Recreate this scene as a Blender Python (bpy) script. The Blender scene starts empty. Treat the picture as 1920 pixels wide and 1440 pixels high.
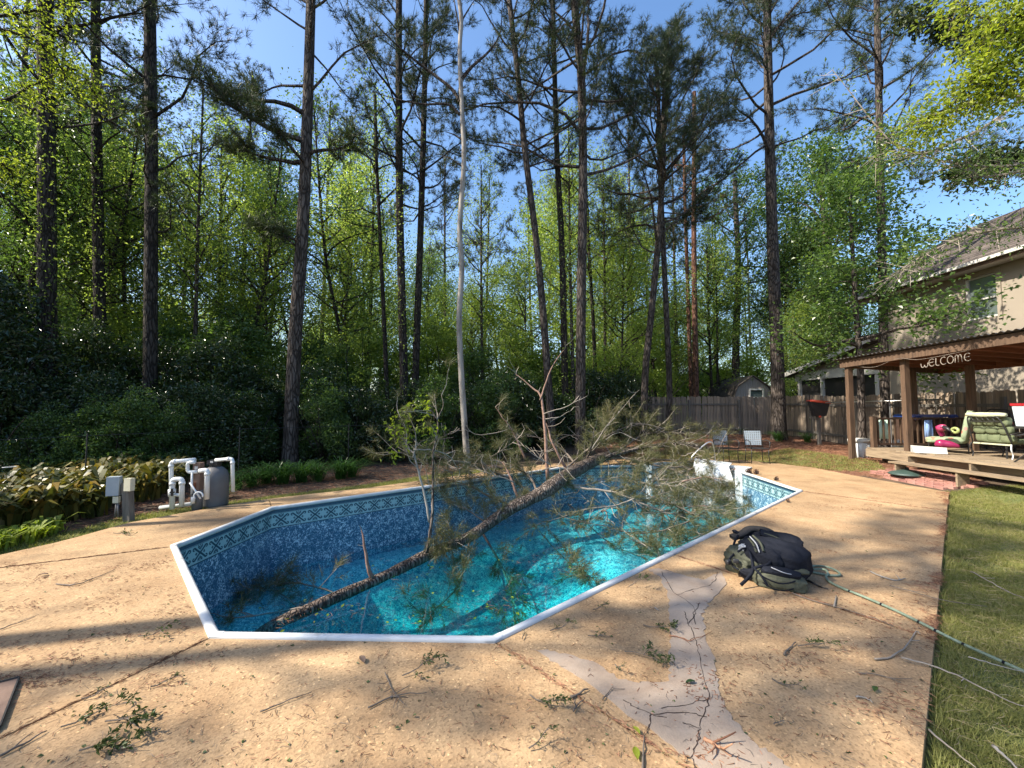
import bpy, bmesh, math, random
import numpy as np
from mathutils import Vector, Matrix
C = bpy.context.scene.collection
SC = bpy.context.scene
R = math.radians
# ------------------------------------------------------------ camera
PITCH = R(3.2); F = 803.0; EYE = 1.6
cd = bpy.data.cameras.new('camera'); cam = bpy.data.objects.new('camera', cd); C.objects.link(cam)
cam.location = (0, 0, EYE); cam.rotation_euler = (R(90) + PITCH, 0, 0)
cd.sensor_width = 36; cd.lens = F / 1920 * 36; cd.clip_start = 0.05; cd.clip_end = 900
SC.camera = cam
# ------------------------------------------------------------ sky and sun
SUN = Vector((-1.0, -0.22, 1.02)).normalized()
el = math.asin(SUN.z); az = math.atan2(SUN.x, SUN.y)
w = bpy.data.worlds.new('World'); SC.world = w; w.use_nodes = True
nt = w.node_tree; bg = nt.nodes['Background']
sky = nt.nodes.new('ShaderNodeTexSky'); sky.sky_type = 'NISHITA'; sky.sun_disc = False
sky.sun_elevation = el; sky.sun_rotation = az; sky.air_density = 1.0; sky.dust_density = 1.6; sky.ozone_density = 1.6
hs_ = nt.nodes.new('ShaderNodeHueSaturation'); hs_.inputs['Saturation'].default_value = 1.17; nt.links.new(sky.outputs[0], hs_.inputs['Color'])
nt.links.new(hs_.outputs[0], bg.inputs[0]); bg.inputs[1].default_value = 0.15
sd = bpy.data.lights.new('sun', 'SUN'); so = bpy.data.objects.new('sun', sd); C.objects.link(so)
sd.energy = 5.0; sd.angle = R(0.55); sd.color = (1.0, 0.92, 0.78)
so.rotation_euler = SUN.to_track_quat('Z', 'Y').to_euler(); so.location = (-20, -5, 30)
SC.view_settings.view_transform = 'Standard'; SC.view_settings.look = 'None'
SC.view_settings.gamma = 1; SC.view_settings.exposure = 1.08
SC.view_settings.use_curve_mapping = False
SC.cycles.max_bounces = 8; SC.cycles.diffuse_bounces = 3; SC.cycles.glossy_bounces = 3
SC.cycles.transmission_bounces = 6; SC.cycles.transparent_max_bounces = 8; SC.cycles.volume_bounces = 0
SC.cycles.caustics_reflective = False; SC.cycles.caustics_refractive = False
# ------------------------------------------------------------ helpers
def ray(px, py):
    dx = (px - 960) / F; dy = (720 - py) / F
    return Vector((dx, math.cos(PITCH) - dy * math.sin(PITCH), math.sin(PITCH) + dy * math.cos(PITCH)))
def P(px, py, Y):
    r = ray(px, py); s = Y / r.y
    return Vector((r.x * s, Y, EYE + r.z * s))
def PX(px, py, X):
    r = ray(px, py); s = X / r.x
    return Vector((X, r.y * s, EYE + r.z * s))
def G(px, py, z=0.0):
    r = ray(px, py); s = (z - EYE) / r.z
    return Vector((r.x * s, r.y * s, z))
def ss(t):
    t = np.clip(t, 0, 1); return t * t * (3 - 2 * t)
def terr(x, y):
    a = 0.36 * ss((np.asarray(y, float) - 12.8) / 6.5)
    b = 0.26 * ss((np.asarray(x, float) - 8.3) / 1.3) * ss((np.asarray(y, float) - 5.5) / 3)
    return -0.07 + np.maximum(a, b)
def GT(px, py):
    z = 0.0
    for _ in range(12):
        p = G(px, py, z); z = 0.5 * z + 0.5 * float(terr(p.x, p.y))
    return G(px, py, z)
def tag(o, label=None, cat=None, group=None, kind=None):
    if label: o['label'] = label
    if cat: o['category'] = cat
    if group: o['group'] = group
    if kind: o['kind'] = kind
    return o
def thing(name, label, cat, loc=(0, 0, 0), rz=0, group=None):
    o = bpy.data.objects.new(name, None); C.objects.link(o); o.location = loc; o.rotation_euler = (0, 0, rz)
    o.empty_display_size = 0.1
    return tag(o, label, cat, group)
def nrm(a):
    return a / np.maximum(np.linalg.norm(a, axis=-1, keepdims=True), 1e-9)
class Geo:
    def __init__(s): s.v = []; s.t = []; s.q = []; s.n = 0
    def add(s, v, t=None, q=None):
        v = np.asarray(v, np.float32).reshape(-1, 3)
        if t is not None and len(t): s.t.append(np.asarray(t, np.int32).reshape(-1, 3) + s.n)
        if q is not None and len(q): s.q.append(np.asarray(q, np.int32).reshape(-1, 4) + s.n)
        s.v.append(v); s.n += len(v); return s
    def mesh(s, name, mat, smooth=False):
        me = bpy.data.meshes.new(name)
        v = np.concatenate(s.v) if s.v else np.zeros((0, 3), np.float32)
        t = np.concatenate(s.t) if s.t else np.zeros((0, 3), np.int32)
        q = np.concatenate(s.q) if s.q else np.zeros((0, 4), np.int32)
        me.vertices.add(len(v)); me.vertices.foreach_set('co', v.ravel())
        li = np.concatenate([t.ravel(), q.ravel()]).astype(np.int32)
        me.loops.add(len(li)); me.loops.foreach_set('vertex_index', li)
        st = np.concatenate([np.arange(len(t)) * 3, len(t) * 3 + np.arange(len(q)) * 4]).astype(np.int32)
        me.polygons.add(len(st)); me.polygons.foreach_set('loop_start', st)
        me.polygons.foreach_set('use_smooth', np.full(len(st), smooth))
        me.update(calc_edges=True)
        if mat: me.materials.append(mat)
        return me
    def build(s, name, mat, parent=None, smooth=False):
        o = bpy.data.objects.new(name, s.mesh(name, mat, smooth)); C.objects.link(o)
        if parent is not None: o.parent = parent
        return o
    # shapes
    def box(s, c, d, rz=0, rx=0, taper=1.0):
        x, y, z = d[0] / 2, d[1] / 2, d[2] / 2
        v = np.array([[-x, -y, -z], [x, -y, -z], [x, y, -z], [-x, y, -z], [-x * taper, -y * taper, z], [x * taper, -y * taper, z], [x * taper, y * taper, z], [-x * taper, y * taper, z]])
        m = np.array(Matrix.Rotation(rz, 3, 'Z') @ Matrix.Rotation(rx, 3, 'X'))
        return s.add(v @ m.T + np.array(c), q=[[0, 3, 2, 1], [4, 5, 6, 7], [0, 1, 5, 4], [1, 2, 6, 5], [2, 3, 7, 6], [3, 0, 4, 7]])
    def beam(s, a, b, w_, h_, up=(0, 0, 1)):
        a = np.array(a, float); b = np.array(b, float); d = b - a; d /= np.linalg.norm(d)
        sdir = np.cross(d, up)
        if np.linalg.norm(sdir) < 1e-4: sdir = np.array([1., 0, 0])
        sdir /= np.linalg.norm(sdir); u = np.cross(sdir, d)
        v = [p + sdir * i * w_ / 2 + u * j * h_ / 2 for p in (a, b) for i, j in ((-1, -1), (1, -1), (1, 1), (-1, 1))]
        return s.add(v, q=[[0, 1, 2, 3], [7, 6, 5, 4], [0, 4, 5, 1], [1, 5, 6, 2], [2, 6, 7, 3], [3, 7, 4, 0]])
    def tube(s, pts, r, n=6, cap=True):
        pts = np.asarray([tuple(p) for p in pts], float); m = len(pts)
        r = np.broadcast_to(np.asarray(r, float), (m,))
        d = nrm(np.gradient(pts, axis=0))
        ref = np.array([0, 0, 1.0]) if abs(d[0][2]) < 0.9 else np.array([1.0, 0, 0])
        u = np.empty((m, 3)); cur = np.cross(d[0], ref); cur /= np.linalg.norm(cur)
        for i in range(m):
            cur = cur - d[i] * np.dot(cur, d[i]); cur /= max(np.linalg.norm(cur), 1e-9); u[i] = cur
        w2 = np.cross(d, u); a = np.arange(n) * 2 * math.pi / n
        v = pts[:, None] + r[:, None, None] * (np.cos(a)[None, :, None] * u[:, None] + np.sin(a)[None, :, None] * w2[:, None])
        i = np.arange(m - 1)[:, None] * n; j = np.arange(n)[None]; k = (j + 1) % n
        q = np.stack([i + j, i + k, i + n + k, i + n + j], -1).reshape(-1, 4)
        v = v.reshape(-1, 3); t = []
        if cap:
            v = np.concatenate([v, pts[:1], pts[-1:]]); c0 = m * n
            t = [[c0, (x + 1) % n, x] for x in range(n)] + [[c0 + 1, (m - 1) * n + x, (m - 1) * n + (x + 1) % n] for x in range(n)]
        return s.add(v, t=t, q=q)
    def sticks(s, a, b, r0, r1):
        a = np.asarray(a, float); b = np.asarray(b, float); M = len(a)
        if M == 0: return s
        d = nrm(b - a); ref = np.where(np.abs(d[:, 2:3]) < 0.9, [[0, 0, 1.0]], [[1.0, 0, 0]])
        u = nrm(np.cross(d, ref)); w2 = np.cross(d, u); vs = []
        for p, rr in ((a, r0), (b, r1)):
            rr = np.broadcast_to(np.asarray(rr, float), (M,))[:, None]
            for an in (0, 2.094, 4.189): vs.append(p + rr * (math.cos(an) * u + math.sin(an) * w2))
        v = np.stack(vs, 1).reshape(-1, 3); base = np.arange(M)[:, None] * 6
        q = np.concatenate([base + np.array(x) for x in ([0, 1, 4, 3], [1, 2, 5, 4], [2, 0, 3, 5])])
        return s.add(v, q=q)
    def leaves(s, rg, pos, size, flat=0.5, aspect=0.55, dirs=None, fold=0.18):
        M = len(pos); pos = np.asarray(pos, float)
        if M == 0: return s
        size = np.broadcast_to(size, (M,)) * rg.uniform(0.45, 1.5, M)
        n = nrm(rg.normal(size=(M, 3)) * [1, 1, 1] + np.array([0, 0, flat * 2.2]))
        d = rg.normal(size=(M, 3)) if dirs is None else np.asarray(dirs) + rg.normal(size=(M, 3)) * 0.25
        d[:, 2] -= 0.25 if dirs is None else 0
        d = nrm(d - n * np.sum(d * n, 1, keepdims=True)); sdir = np.cross(n, d)
        L = size[:, None]; W = L * aspect / 2
        a = pos; b = pos + d * L * 0.5 + sdir * W + n * L * fold; c = pos + d * L - n * L * 0.12; e = pos + d * L * 0.5 - sdir * W + n * L * fold
        v = np.stack([a, b, c, e], 1).reshape(-1, 3); k = np.arange(M)[:, None] * 4
        return s.add(v, t=np.concatenate([k + [0, 1, 2], k + [0, 2, 3]]))
    def needles(s, rg, pos, dirs, length, n=14, spread=0.75, wd=0.008, droop=0.0):
        pos = np.asarray(pos, float); M = len(pos)
        if M == 0: return s
        dirs = nrm(np.asarray(dirs, float))
        p = np.repeat(pos, n, 0) + np.repeat(dirs, n, 0) * rg.uniform(-0.5, 0.15, (M * n, 1)) * length
        d = nrm(np.repeat(dirs, n, 0) + rg.normal(size=(M * n, 3)) * spread); d[:, 2] -= droop; d = nrm(d)
        L = length * rg.uniform(0.6, 1.15, (M * n, 1)); sdir = nrm(np.cross(d, rg.normal(size=(M * n, 3))))
        v = np.stack([p - sdir * wd / 2, p + sdir * wd / 2, p + d * L], 1).reshape(-1, 3)
        return s.add(v, t=np.arange(M * n * 3).reshape(-1, 3))
    def blades(s, rg, pos, h, lean=0.5, wd=0.005, seg=1, out=None):
        pos = np.asarray(pos, float); M = len(pos)
        if M == 0: return s
        h = np.broadcast_to(h, (M,)) * rg.uniform(0.6, 1.3, M); a = rg.uniform(0, 6.283, M)
        dr = np.stack([np.cos(a), np.sin(a), np.zeros(M)], 1) if out is None else out
        sd_ = np.cross(dr, [0, 0, 1.0]); l = (lean * rg.uniform(0.3, 1.3, M) * h)[:, None]; H = h[:, None]
        p0 = pos; p1 = pos + dr * l * 0.35 + np.array([0, 0, 1.0]) * H * 0.6; p2 = pos + dr * l + np.array([0, 0, 1.0]) * H * (1.0 if seg == 1 else 0.85)
        if seg == 1:
            v = np.stack([p0 - sd_ * wd, p0 + sd_ * wd, p2], 1).reshape(-1, 3); return s.add(v, t=np.arange(M * 3).reshape(-1, 3))
        p3 = pos + dr * l * 1.7 + np.array([0, 0, 1.0]) * H * 0.72
        v = np.stack([p0 - sd_ * wd * .6, p0 + sd_ * wd * .6, p1 + sd_ * wd, p1 - sd_ * wd, p2 + sd_ * wd * .9, p2 - sd_ * wd * .9, p3], 1).reshape(-1, 3)
        k = np.arange(M)[:, None] * 7
        return s.add(v, q=np.concatenate([k + [0, 1, 2, 3], k + [3, 2, 4, 5]]), t=k + [5, 4, 6])
    def lathe(s, prof, c=(0, 0, 0), n=24, sy=1.0):
        prof = np.asarray(prof, float); m = len(prof); a = np.arange(n) * 2 * math.pi / n
        v = np.stack([prof[:, 0][:, None] * np.cos(a), prof[:, 0][:, None] * np.sin(a) * sy, np.repeat(prof[:, 1][:, None], n, 1)], -1).reshape(-1, 3) + np.array(c, float)
        i = np.arange(m - 1)[:, None] * n; j = np.arange(n)[None]; k = (j + 1) % n
        return s.add(v, q=np.stack([i + j, i + k, i + n + k, i + n + j], -1).reshape(-1, 4))
    def blob(s, c, r, n=2.6, rot=None, nu=28, nv=18, bump=0.0, seed=0, m=None, freq=6):
        u = np.linspace(0, 2 * math.pi, nu, endpoint=False); v = np.linspace(-math.pi / 2, math.pi / 2, nv)
        e = 2.0 / n; f = lambda x: np.sign(x) * np.abs(x) ** e
        U, V = np.meshgrid(u, v)
        p = np.stack([f(np.cos(V)) * f(np.cos(U)), f(np.cos(V)) * f(np.sin(U)), f(np.sin(V))], -1)
        if bump:
            q = p * freq
            d = np.sin(q[..., 0] * 1.7 + seed + 1.3 * np.sin(q[..., 1] * 1.1 + seed)) + np.sin(q[..., 1] * 2.1 + seed * 2 + np.sin(q[..., 2] * 1.9)) + np.sin(q[..., 2] * 2.7 + q[..., 0] + seed)
            p = p * (1 + bump * d[..., None])
        p = (p * np.array(r)).reshape(-1, 3)
        if rot is not None: p = p @ np.array(rot).T
        p = p + np.array(c); i = np.arange(nv - 1)[:, None] * nu; j = np.arange(nu)[None]; k = (j + 1) % nu
        return s.add(p, q=np.stack([i + j, i + k, i + nu + k, i + nu + j], -1).reshape(-1, 4))
    def prism(s, poly, z0, z1):
        bm = bmesh.new(); vs = [bm.verts.new((p[0], p[1], z1)) for p in poly]
        es = [bm.edges.new((vs[i], vs[(i + 1) % len(vs)])) for i in range(len(vs))]
        bmesh.ops.triangle_fill(bm, edges=es, use_beauty=True); bm.verts.index_update()
        tris = [[v.index for v in f.verts] for f in bm.faces]
        n = len(poly); top = np.array([(p[0], p[1], z1) for p in poly]); bot = top.copy(); bot[:, 2] = z0
        T = []
        for f in tris:
            a, b, c = (top[i] for i in f)
            if np.cross(b - a, c - a)[2] < 0: f = f[::-1]
            T.append(f); T.append([x + n for x in f[::-1]])
        bm.free()
        ar = sum(poly[i][0] * poly[(i + 1) % n][1] - poly[(i + 1) % n][0] * poly[i][1] for i in range(n))
        q = [[i, i + n, (i + 1) % n + n, (i + 1) % n] if ar > 0 else [i, (i + 1) % n, (i + 1) % n + n, i + n] for i in range(n)]
        return s.add(np.concatenate([top, bot]), t=T, q=q)
def offset_poly(poly, d):
    """move every edge outward by d (negative: inward)"""
    n = len(poly); p = [Vector((q[0], q[1])) for q in poly]
    ar = sum(p[i].x * p[(i + 1) % n].y - p[(i + 1) % n].x * p[i].y for i in range(n)); sg = 1 if ar > 0 else -1
    out = []
    for i in range(n):
        a, b, c = p[i - 1], p[i], p[(i + 1) % n]
        e1 = (b - a).normalized(); e2 = (c - b).normalized()
        n1 = Vector((e1.y, -e1.x)) * sg; n2 = Vector((e2.y, -e2.x)) * sg
        m = (n1 + n2); l = m.length
        m = n1 if l < 1e-6 else m / l
        out.append(b + m * d / max(0.35, m.dot(n1)))
    return out
def inside(poly, x, y):
    x = np.asarray(x, float); y = np.asarray(y, float); r = np.zeros(x.shape, bool); n = len(poly)
    for i in range(n):
        x0, y0 = poly[i][0], poly[i][1]; x1, y1 = poly[(i + 1) % n][0], poly[(i + 1) % n][1]
        c = ((y0 > y) != (y1 > y)) & (x < (x1 - x0) * (y - y0) / ((y1 - y0) if y1 != y0 else 1e-9) + x0)
        r ^= c
    return r
def edge_dist(poly, x, y):
    d = np.full(np.shape(x), 1e9)
    for i in range(len(poly)):
        a = np.array(poly[i][:2], float); b = np.array(poly[(i + 1) % len(poly)][:2], float); e = b - a; L = e @ e
        t = np.clip(((x - a[0]) * e[0] + (y - a[1]) * e[1]) / L, 0, 1)
        d = np.minimum(d, np.hypot(x - a[0] - t * e[0], y - a[1] - t * e[1]))
    return d
def bez(pts, n=8):
    """Catmull-Rom through pts"""
    p = [np.array(tuple(q), float) for q in pts]; p = [2 * p[0] - p[1]] + p + [2 * p[-1] - p[-2]]; out = []
    for i in range(1, len(p) - 2):
        for k in range(n):
            t = k / n
            out.append(0.5 * ((2 * p[i]) + (-p[i - 1] + p[i + 1]) * t + (2 * p[i - 1] - 5 * p[i] + 4 * p[i + 1] - p[i + 2]) * t * t + (-p[i - 1] + 3 * p[i] - 3 * p[i + 1] + p[i + 2]) * t ** 3))
    out.append(p[-2]); return np.array(out)
def lerp_r(r0, r1, n): return np.linspace(r0, r1, n)
# ------------------------------------------------------------ materials
def new_mat(name):
    m = bpy.data.materials.new(name); m.use_nodes = True; return m, m.node_tree, m.node_tree.nodes['Principled BSDF']
def ramp(nt, fac, cols, poss=None):
    r = nt.nodes.new('ShaderNodeValToRGB'); e = r.color_ramp.elements
    poss = poss or [i / (len(cols) - 1) for i in range(len(cols))]
    while len(e) < len(cols): e.new(0.5)
    for i, (c, p) in enumerate(zip(cols, poss)): e[i].position = p; e[i].color = (*c, 1)
    nt.links.new(fac, r.inputs[0]); return r.outputs[0]
def noise(nt, scale, detail=4, rough=0.55, vec=None, stretch=None, dist=0):
    tc = nt.nodes.new('ShaderNodeTexCoord'); out = tc.outputs['Object'] if vec is None else vec
    if stretch:
        mp = nt.nodes.new('ShaderNodeMapping'); mp.inputs['Scale'].default_value = stretch; nt.links.new(out, mp.inputs[0]); out = mp.outputs[0]
    n = nt.nodes.new('ShaderNodeTexNoise'); n.inputs['Scale'].default_value = scale; n.inputs['Detail'].default_value = detail
    n.inputs['Roughness'].default_value = rough; n.inputs['Distortion'].default_value = dist
    nt.links.new(out, n.inputs['Vector']); return n.outputs[0]
def mixc(nt, fac, a, b, mode='MIX'):
    m = nt.nodes.new('ShaderNodeMix'); m.data_type = 'RGBA'; m.blend_type = mode
    for s_, v in ((m.inputs[0], fac), (m.inputs[6], a), (m.inputs[7], b)):
        if isinstance(v, (int, float)): s_.default_value = v
        elif isinstance(v, tuple): s_.default_value = (*v, 1)
        else: nt.links.new(v, s_)
    return m.outputs[2]
def math_(nt, op, a, b=None, clamp=False):
    m = nt.nodes.new('ShaderNodeMath'); m.operation = op; m.use_clamp = clamp
    for s_, v in ((m.inputs[0], a), (m.inputs[1], b)):
        if v is None: continue
        if isinstance(v, (int, float)): s_.default_value = v
        else: nt.links.new(v, s_)
    return m.outputs[0]
def bump(nt, bs, h, strength=0.4, dist=0.02):
    b = nt.nodes.new('ShaderNodeBump'); b.inputs['Strength'].default_value = strength; b.inputs['Distance'].default_value = dist
    nt.links.new(h, b.inputs['Height']); nt.links.new(b.outputs[0], bs.inputs['Normal'])
def pm(name, cols, scale=6, rough=0.7, bmp=0.3, bscale=None, stretch=None, metal=0, spec=0.5, bdist=0.01, isl=0.0, poss=None):
    m, nt, bs = new_mat(name)
    f = noise(nt, scale, stretch=stretch)
    f = math_(nt, 'MULTIPLY_ADD', f, 1.8); f.node.inputs[2].default_value = -0.4
    if isl:
        g = nt.nodes.new('ShaderNodeNewGeometry'); oi = nt.nodes.new('ShaderNodeObjectInfo')
        r_ = math_(nt, 'FRACT', math_(nt, 'ADD', g.outputs['Random Per Island'], oi.outputs['Random']))
        f = math_(nt, 'ADD', f, math_(nt, 'MULTIPLY', math_(nt, 'SUBTRACT', r_, 0.5), isl), True)
    c = ramp(nt, f, cols, poss); nt.links.new(c, bs.inputs['Base Color'])
    bs.inputs['Roughness'].default_value = rough; bs.inputs['Metallic'].default_value = metal
    bs.inputs['Specular IOR Level'].default_value = spec
    if bmp: bump(nt, bs, noise(nt, bscale or scale * 3, 6, stretch=stretch), bmp, bdist)
    return m
def leafmat(name, cols, trans=0.45, rough=0.45, tcol=1.5, spec=0.4):
    m, nt, bs = new_mat(name); g = nt.nodes.new('ShaderNodeNewGeometry'); oi = nt.nodes.new('ShaderNodeObjectInfo')
    n = noise(nt, 0.55, 2)
    f = math_(nt, 'ADD', math_(nt, 'MULTIPLY', g.outputs['Random Per Island'], 0.55), math_(nt, 'MULTIPLY', n, 0.7))
    f = math_(nt, 'ADD', f, math_(nt, 'MULTIPLY', oi.outputs['Random'], 0.25)); f = math_(nt, 'SUBTRACT', f, 0.25, True)
    c = ramp(nt, f, cols); nt.links.new(c, bs.inputs['Base Color']); bs.inputs['Roughness'].default_value = rough
    bs.inputs['Specular IOR Level'].default_value = spec
    tr = nt.nodes.new('ShaderNodeBsdfTranslucent'); cc = mixc(nt, 1.0, c, (tcol * 0.97, tcol, tcol * 0.5), 'MULTIPLY'); nt.links.new(cc, tr.inputs[0])
    mx = nt.nodes.new('ShaderNodeMixShader'); mx.inputs[0].default_value = trans
    nt.links.new(bs.outputs[0], mx.inputs[1]); nt.links.new(tr.outputs[0], mx.inputs[2])
    nt.links.new(mx.outputs[0], nt.nodes['Material Output'].inputs[0]); return m
def barkmat(name, c0, c1, c2, scale=1.0):
    m, nt, bs = new_mat(name)
    v = nt.nodes.new('ShaderNodeTexVoronoi'); v.feature = 'DISTANCE_TO_EDGE'; v.inputs['Scale'].default_value = 13 * scale
    tc = nt.nodes.new('ShaderNodeTexCoord'); mp = nt.nodes.new('ShaderNodeMapping'); mp.inputs['Scale'].default_value = (1, 1, 0.22)
    nt.links.new(tc.outputs['Object'], mp.inputs[0])
    wv = nt.nodes.new('ShaderNodeVectorMath'); wv.operation = 'ADD'; nz = nt.nodes.new('ShaderNodeTexNoise'); nz.inputs['Scale'].default_value = 5
    nt.links.new(mp.outputs[0], nz.inputs['Vector']); sc_ = nt.nodes.new('ShaderNodeVectorMath'); sc_.operation = 'SCALE'; sc_.inputs['Scale'].default_value = 0.18
    nt.links.new(nz.outputs['Color'], sc_.inputs[0]); nt.links.new(mp.outputs[0], wv.inputs[0]); nt.links.new(sc_.outputs[0], wv.inputs[1])
    nt.links.new(wv.outputs[0], v.inputs['Vector'])
    e = math_(nt, 'MULTIPLY', v.outputs['Distance'], 5.0, True)
    n = noise(nt, 7, 5, stretch=(1, 1, 0.4)); base = ramp(nt, n, [c1, c2], [0.35, 0.65])
    c = mixc(nt, e, c0, base); nt.links.new(c, bs.inputs['Base Color']); bs.inputs['Roughness'].default_value = 0.9
    bs.inputs['Specular IOR Level'].default_value = 0.2
    bump(nt, bs, math_(nt, 'ADD', e, math_(nt, 'MULTIPLY', n, 0.5)), 0.8, 0.03); return m
M = {}
M['bark'] = barkmat('pine_bark', (0.022, 0.017, 0.014), (0.075, 0.06, 0.05), (0.14, 0.115, 0.10))
M['bark_dark'] = barkmat('dark_bark', (0.014, 0.011, 0.009), (0.045, 0.036, 0.03), (0.085, 0.07, 0.058))
M['bark_red'] = barkmat('red_bark', (0.04, 0.02, 0.014), (0.16, 0.075, 0.05), (0.26, 0.14, 0.1))
M['bark_fallen'] = barkmat('fallen_bark', (0.03, 0.022, 0.018), (0.14, 0.105, 0.085), (0.26, 0.21, 0.175), 1.6)
M['bark_smooth'] = pm('smooth_bark', [(0.06, 0.055, 0.045), (0.16, 0.145, 0.12), (0.09, 0.08, 0.065)], 5, 0.85, 0.4)
M['snag'] = pm('bare_wood', [(0.06, 0.048, 0.04), (0.2, 0.175, 0.15), (0.33, 0.3, 0.265), (0.22, 0.19, 0.16)], 2.6, 0.85, 0.6, stretch=(2, 2, 0.45), poss=[0.2, 0.32, 0.6, 1])
M['twig'] = pm('twig', [(0.07, 0.055, 0.04), (0.2, 0.16, 0.13)], 9, 0.85, 0.2)
M['twig_pale'] = pm('pale_twig', [(0.16, 0.13, 0.1), (0.36, 0.31, 0.26)], 9, 0.85, 0.2)
M['twig_red'] = pm('flaking_twig', [(0.16, 0.08, 0.055), (0.34, 0.22, 0.17)], 14, 0.85, 0.3)
M['needle'] = leafmat('pine_needles', [(0.022, 0.036, 0.014), (0.04, 0.06, 0.022), (0.085, 0.105, 0.04)], 0.25, 0.5, 1.3)
M['needle_fresh'] = leafmat('fallen_pine_needles', [(0.045, 0.052, 0.02), (0.105, 0.11, 0.045), (0.28, 0.235, 0.12)], 0.25, 0.5, 1.3)
M['leaf_light'] = leafmat('light_leaves', [(0.075, 0.115, 0.026), (0.18, 0.24, 0.06), (0.35, 0.40, 0.14)], 0.55, 0.4, 2.15, 0.5)
M['leaf_mid'] = leafmat('mid_leaves', [(0.03, 0.062, 0.018), (0.08, 0.14, 0.036), (0.18, 0.25, 0.08)], 0.42, 0.34, 1.8, 0.6)
M['leaf_dark'] = leafmat('dark_glossy_leaves', [(0.014, 0.03, 0.009), (0.03, 0.058, 0.015), (0.065, 0.10, 0.026)], 0.18, 0.3, 1.3, 0.6)
M['leaf_yellow'] = leafmat('yellow_green_leaves', [(0.14, 0.2, 0.02), (0.24, 0.3, 0.035), (0.36, 0.38, 0.06)], 0.5, 0.5, 1.5)
M['leaf_sprig'] = leafmat('sprig_leaves', [(0.035, 0.06, 0.018), (0.07, 0.10, 0.03), (0.14, 0.16, 0.06)], 0.2, 0.5, 1.2)
M['leaf_bed'] = leafmat('broad_bed_leaves', [(0.03, 0.035, 0.01), (0.07, 0.08, 0.018), (0.2, 0.16, 0.035), (0.38, 0.21, 0.055)], 0.25, 0.38, 1.4)
M['blade'] = leafmat('liriope_blades', [(0.02, 0.06, 0.012), (0.045, 0.11, 0.02), (0.08, 0.16, 0.03)], 0.3, 0.4, 1.5)
M['lawn_blade'] = leafmat('lawn_blades', [(0.09, 0.105, 0.03), (0.21, 0.22, 0.06), (0.42, 0.37, 0.16)], 0.35, 0.6, 1.3, 0.2)
M['straw'] = pm('pine_straw', [(0.10, 0.04, 0.02), (0.22, 0.095, 0.05), (0.36, 0.19, 0.11)], 4, 0.8, 0, isl=0.9)
M['lawn_dry'] = pm('dry_stems', [(0.25, 0.19, 0.09), (0.42, 0.34, 0.19)], 4, 0.8, 0, isl=0.9)
M['pvc'] = pm('white_plastic_pipe', [(0.62, 0.64, 0.63), (0.74, 0.75, 0.74)], 9, 0.4, 0.05)
M['coping'] = pm('white_coping', [(0.3, 0.29, 0.27), (0.52, 0.53, 0.53), (0.64, 0.65, 0.65)], 5, 0.42, 0.1, poss=[0.12, 0.3, 1])
M['step_white'] = pm('white_fibreglass', [(0.66, 0.7, 0.72), (0.8, 0.83, 0.84)], 2.5, 0.3, 0.04)
M['joint'] = pm('joint_dirt', [(0.05, 0.022, 0.014), (0.12, 0.055, 0.035)], 20, 0.95, 0.4)
M['steel'] = pm('steel_rail', [(0.5, 0.5, 0.48), (0.62, 0.62, 0.6)], 6, 0.28, 0, metal=0.9)
M['black_plastic'] = pm('black_plastic', [(0.012, 0.012, 0.014), (0.03, 0.03, 0.032)], 8, 0.42, 0.05)
M['black_metal'] = pm('black_metal', [(0.02, 0.02, 0.022), (0.05, 0.048, 0.045)], 14, 0.45, 0.1, metal=0.3)
M['grey_metal'] = pm('grey_box_paint', [(0.26, 0.31, 0.35), (0.36, 0.41, 0.45)], 6, 0.45, 0.05)
M['beige_box'] = pm('beige_plastic', [(0.52, 0.49, 0.36), (0.62, 0.59, 0.45)], 6, 0.5, 0.05)
M['tank'] = pm('grey_tank', [(0.10, 0.10, 0.105), (0.17, 0.165, 0.165)], 3, 0.5, 0.1)
M['weathered'] = pm('weathered_fence_wood', [(0.075, 0.06, 0.048), (0.22, 0.175, 0.135), (0.38, 0.29, 0.21)], 3.2, 0.92, 0.5, stretch=(9, 9, 0.5), isl=0.55)
M['post_wood'] = pm('weathered_post', [(0.09, 0.08, 0.07), (0.2, 0.18, 0.155)], 5, 0.9, 0.5, stretch=(6, 6, 0.5))
M['cedar'] = pm('pergola_lumber', [(0.045, 0.026, 0.016), (0.10, 0.058, 0.034), (0.15, 0.09, 0.054)], 4, 0.75, 0.3, stretch=(5, 5, 0.6))
M['cedar_red'] = pm('stained_lumber', [(0.12, 0.04, 0.02), (0.24, 0.095, 0.045)], 4, 0.7, 0.3, stretch=(1, 6, 6))
M['lumber'] = pm('pale_deck_lumber', [(0.13, 0.095, 0.062), (0.25, 0.185, 0.12), (0.34, 0.26, 0.17)], 4, 0.75, 0.3, stretch=(6, 0.7, 6), isl=0.3)
M['dark_stain'] = pm('dark_stained_wood', [(0.03, 0.016, 0.01), (0.07, 0.035, 0.022)], 5, 0.7, 0.2)
M['corrugated'] = pm('corrugated_roof_sheet', [(0.05, 0.045, 0.045), (0.11, 0.10, 0.095)], 4, 0.6, 0.1)
M['stucco'] = pm('beige_stucco', [(0.27, 0.23, 0.185), (0.31, 0.265, 0.21)], 1.2, 0.92, 0.0)
M['trim'] = pm('white_trim', [(0.5, 0.48, 0.44), (0.62, 0.6, 0.56)], 3, 0.6, 0.05)
M['trim_dark'] = pm('brown_fascia', [(0.09, 0.05, 0.032), (0.13, 0.075, 0.05)], 3, 0.6, 0.05)
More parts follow.
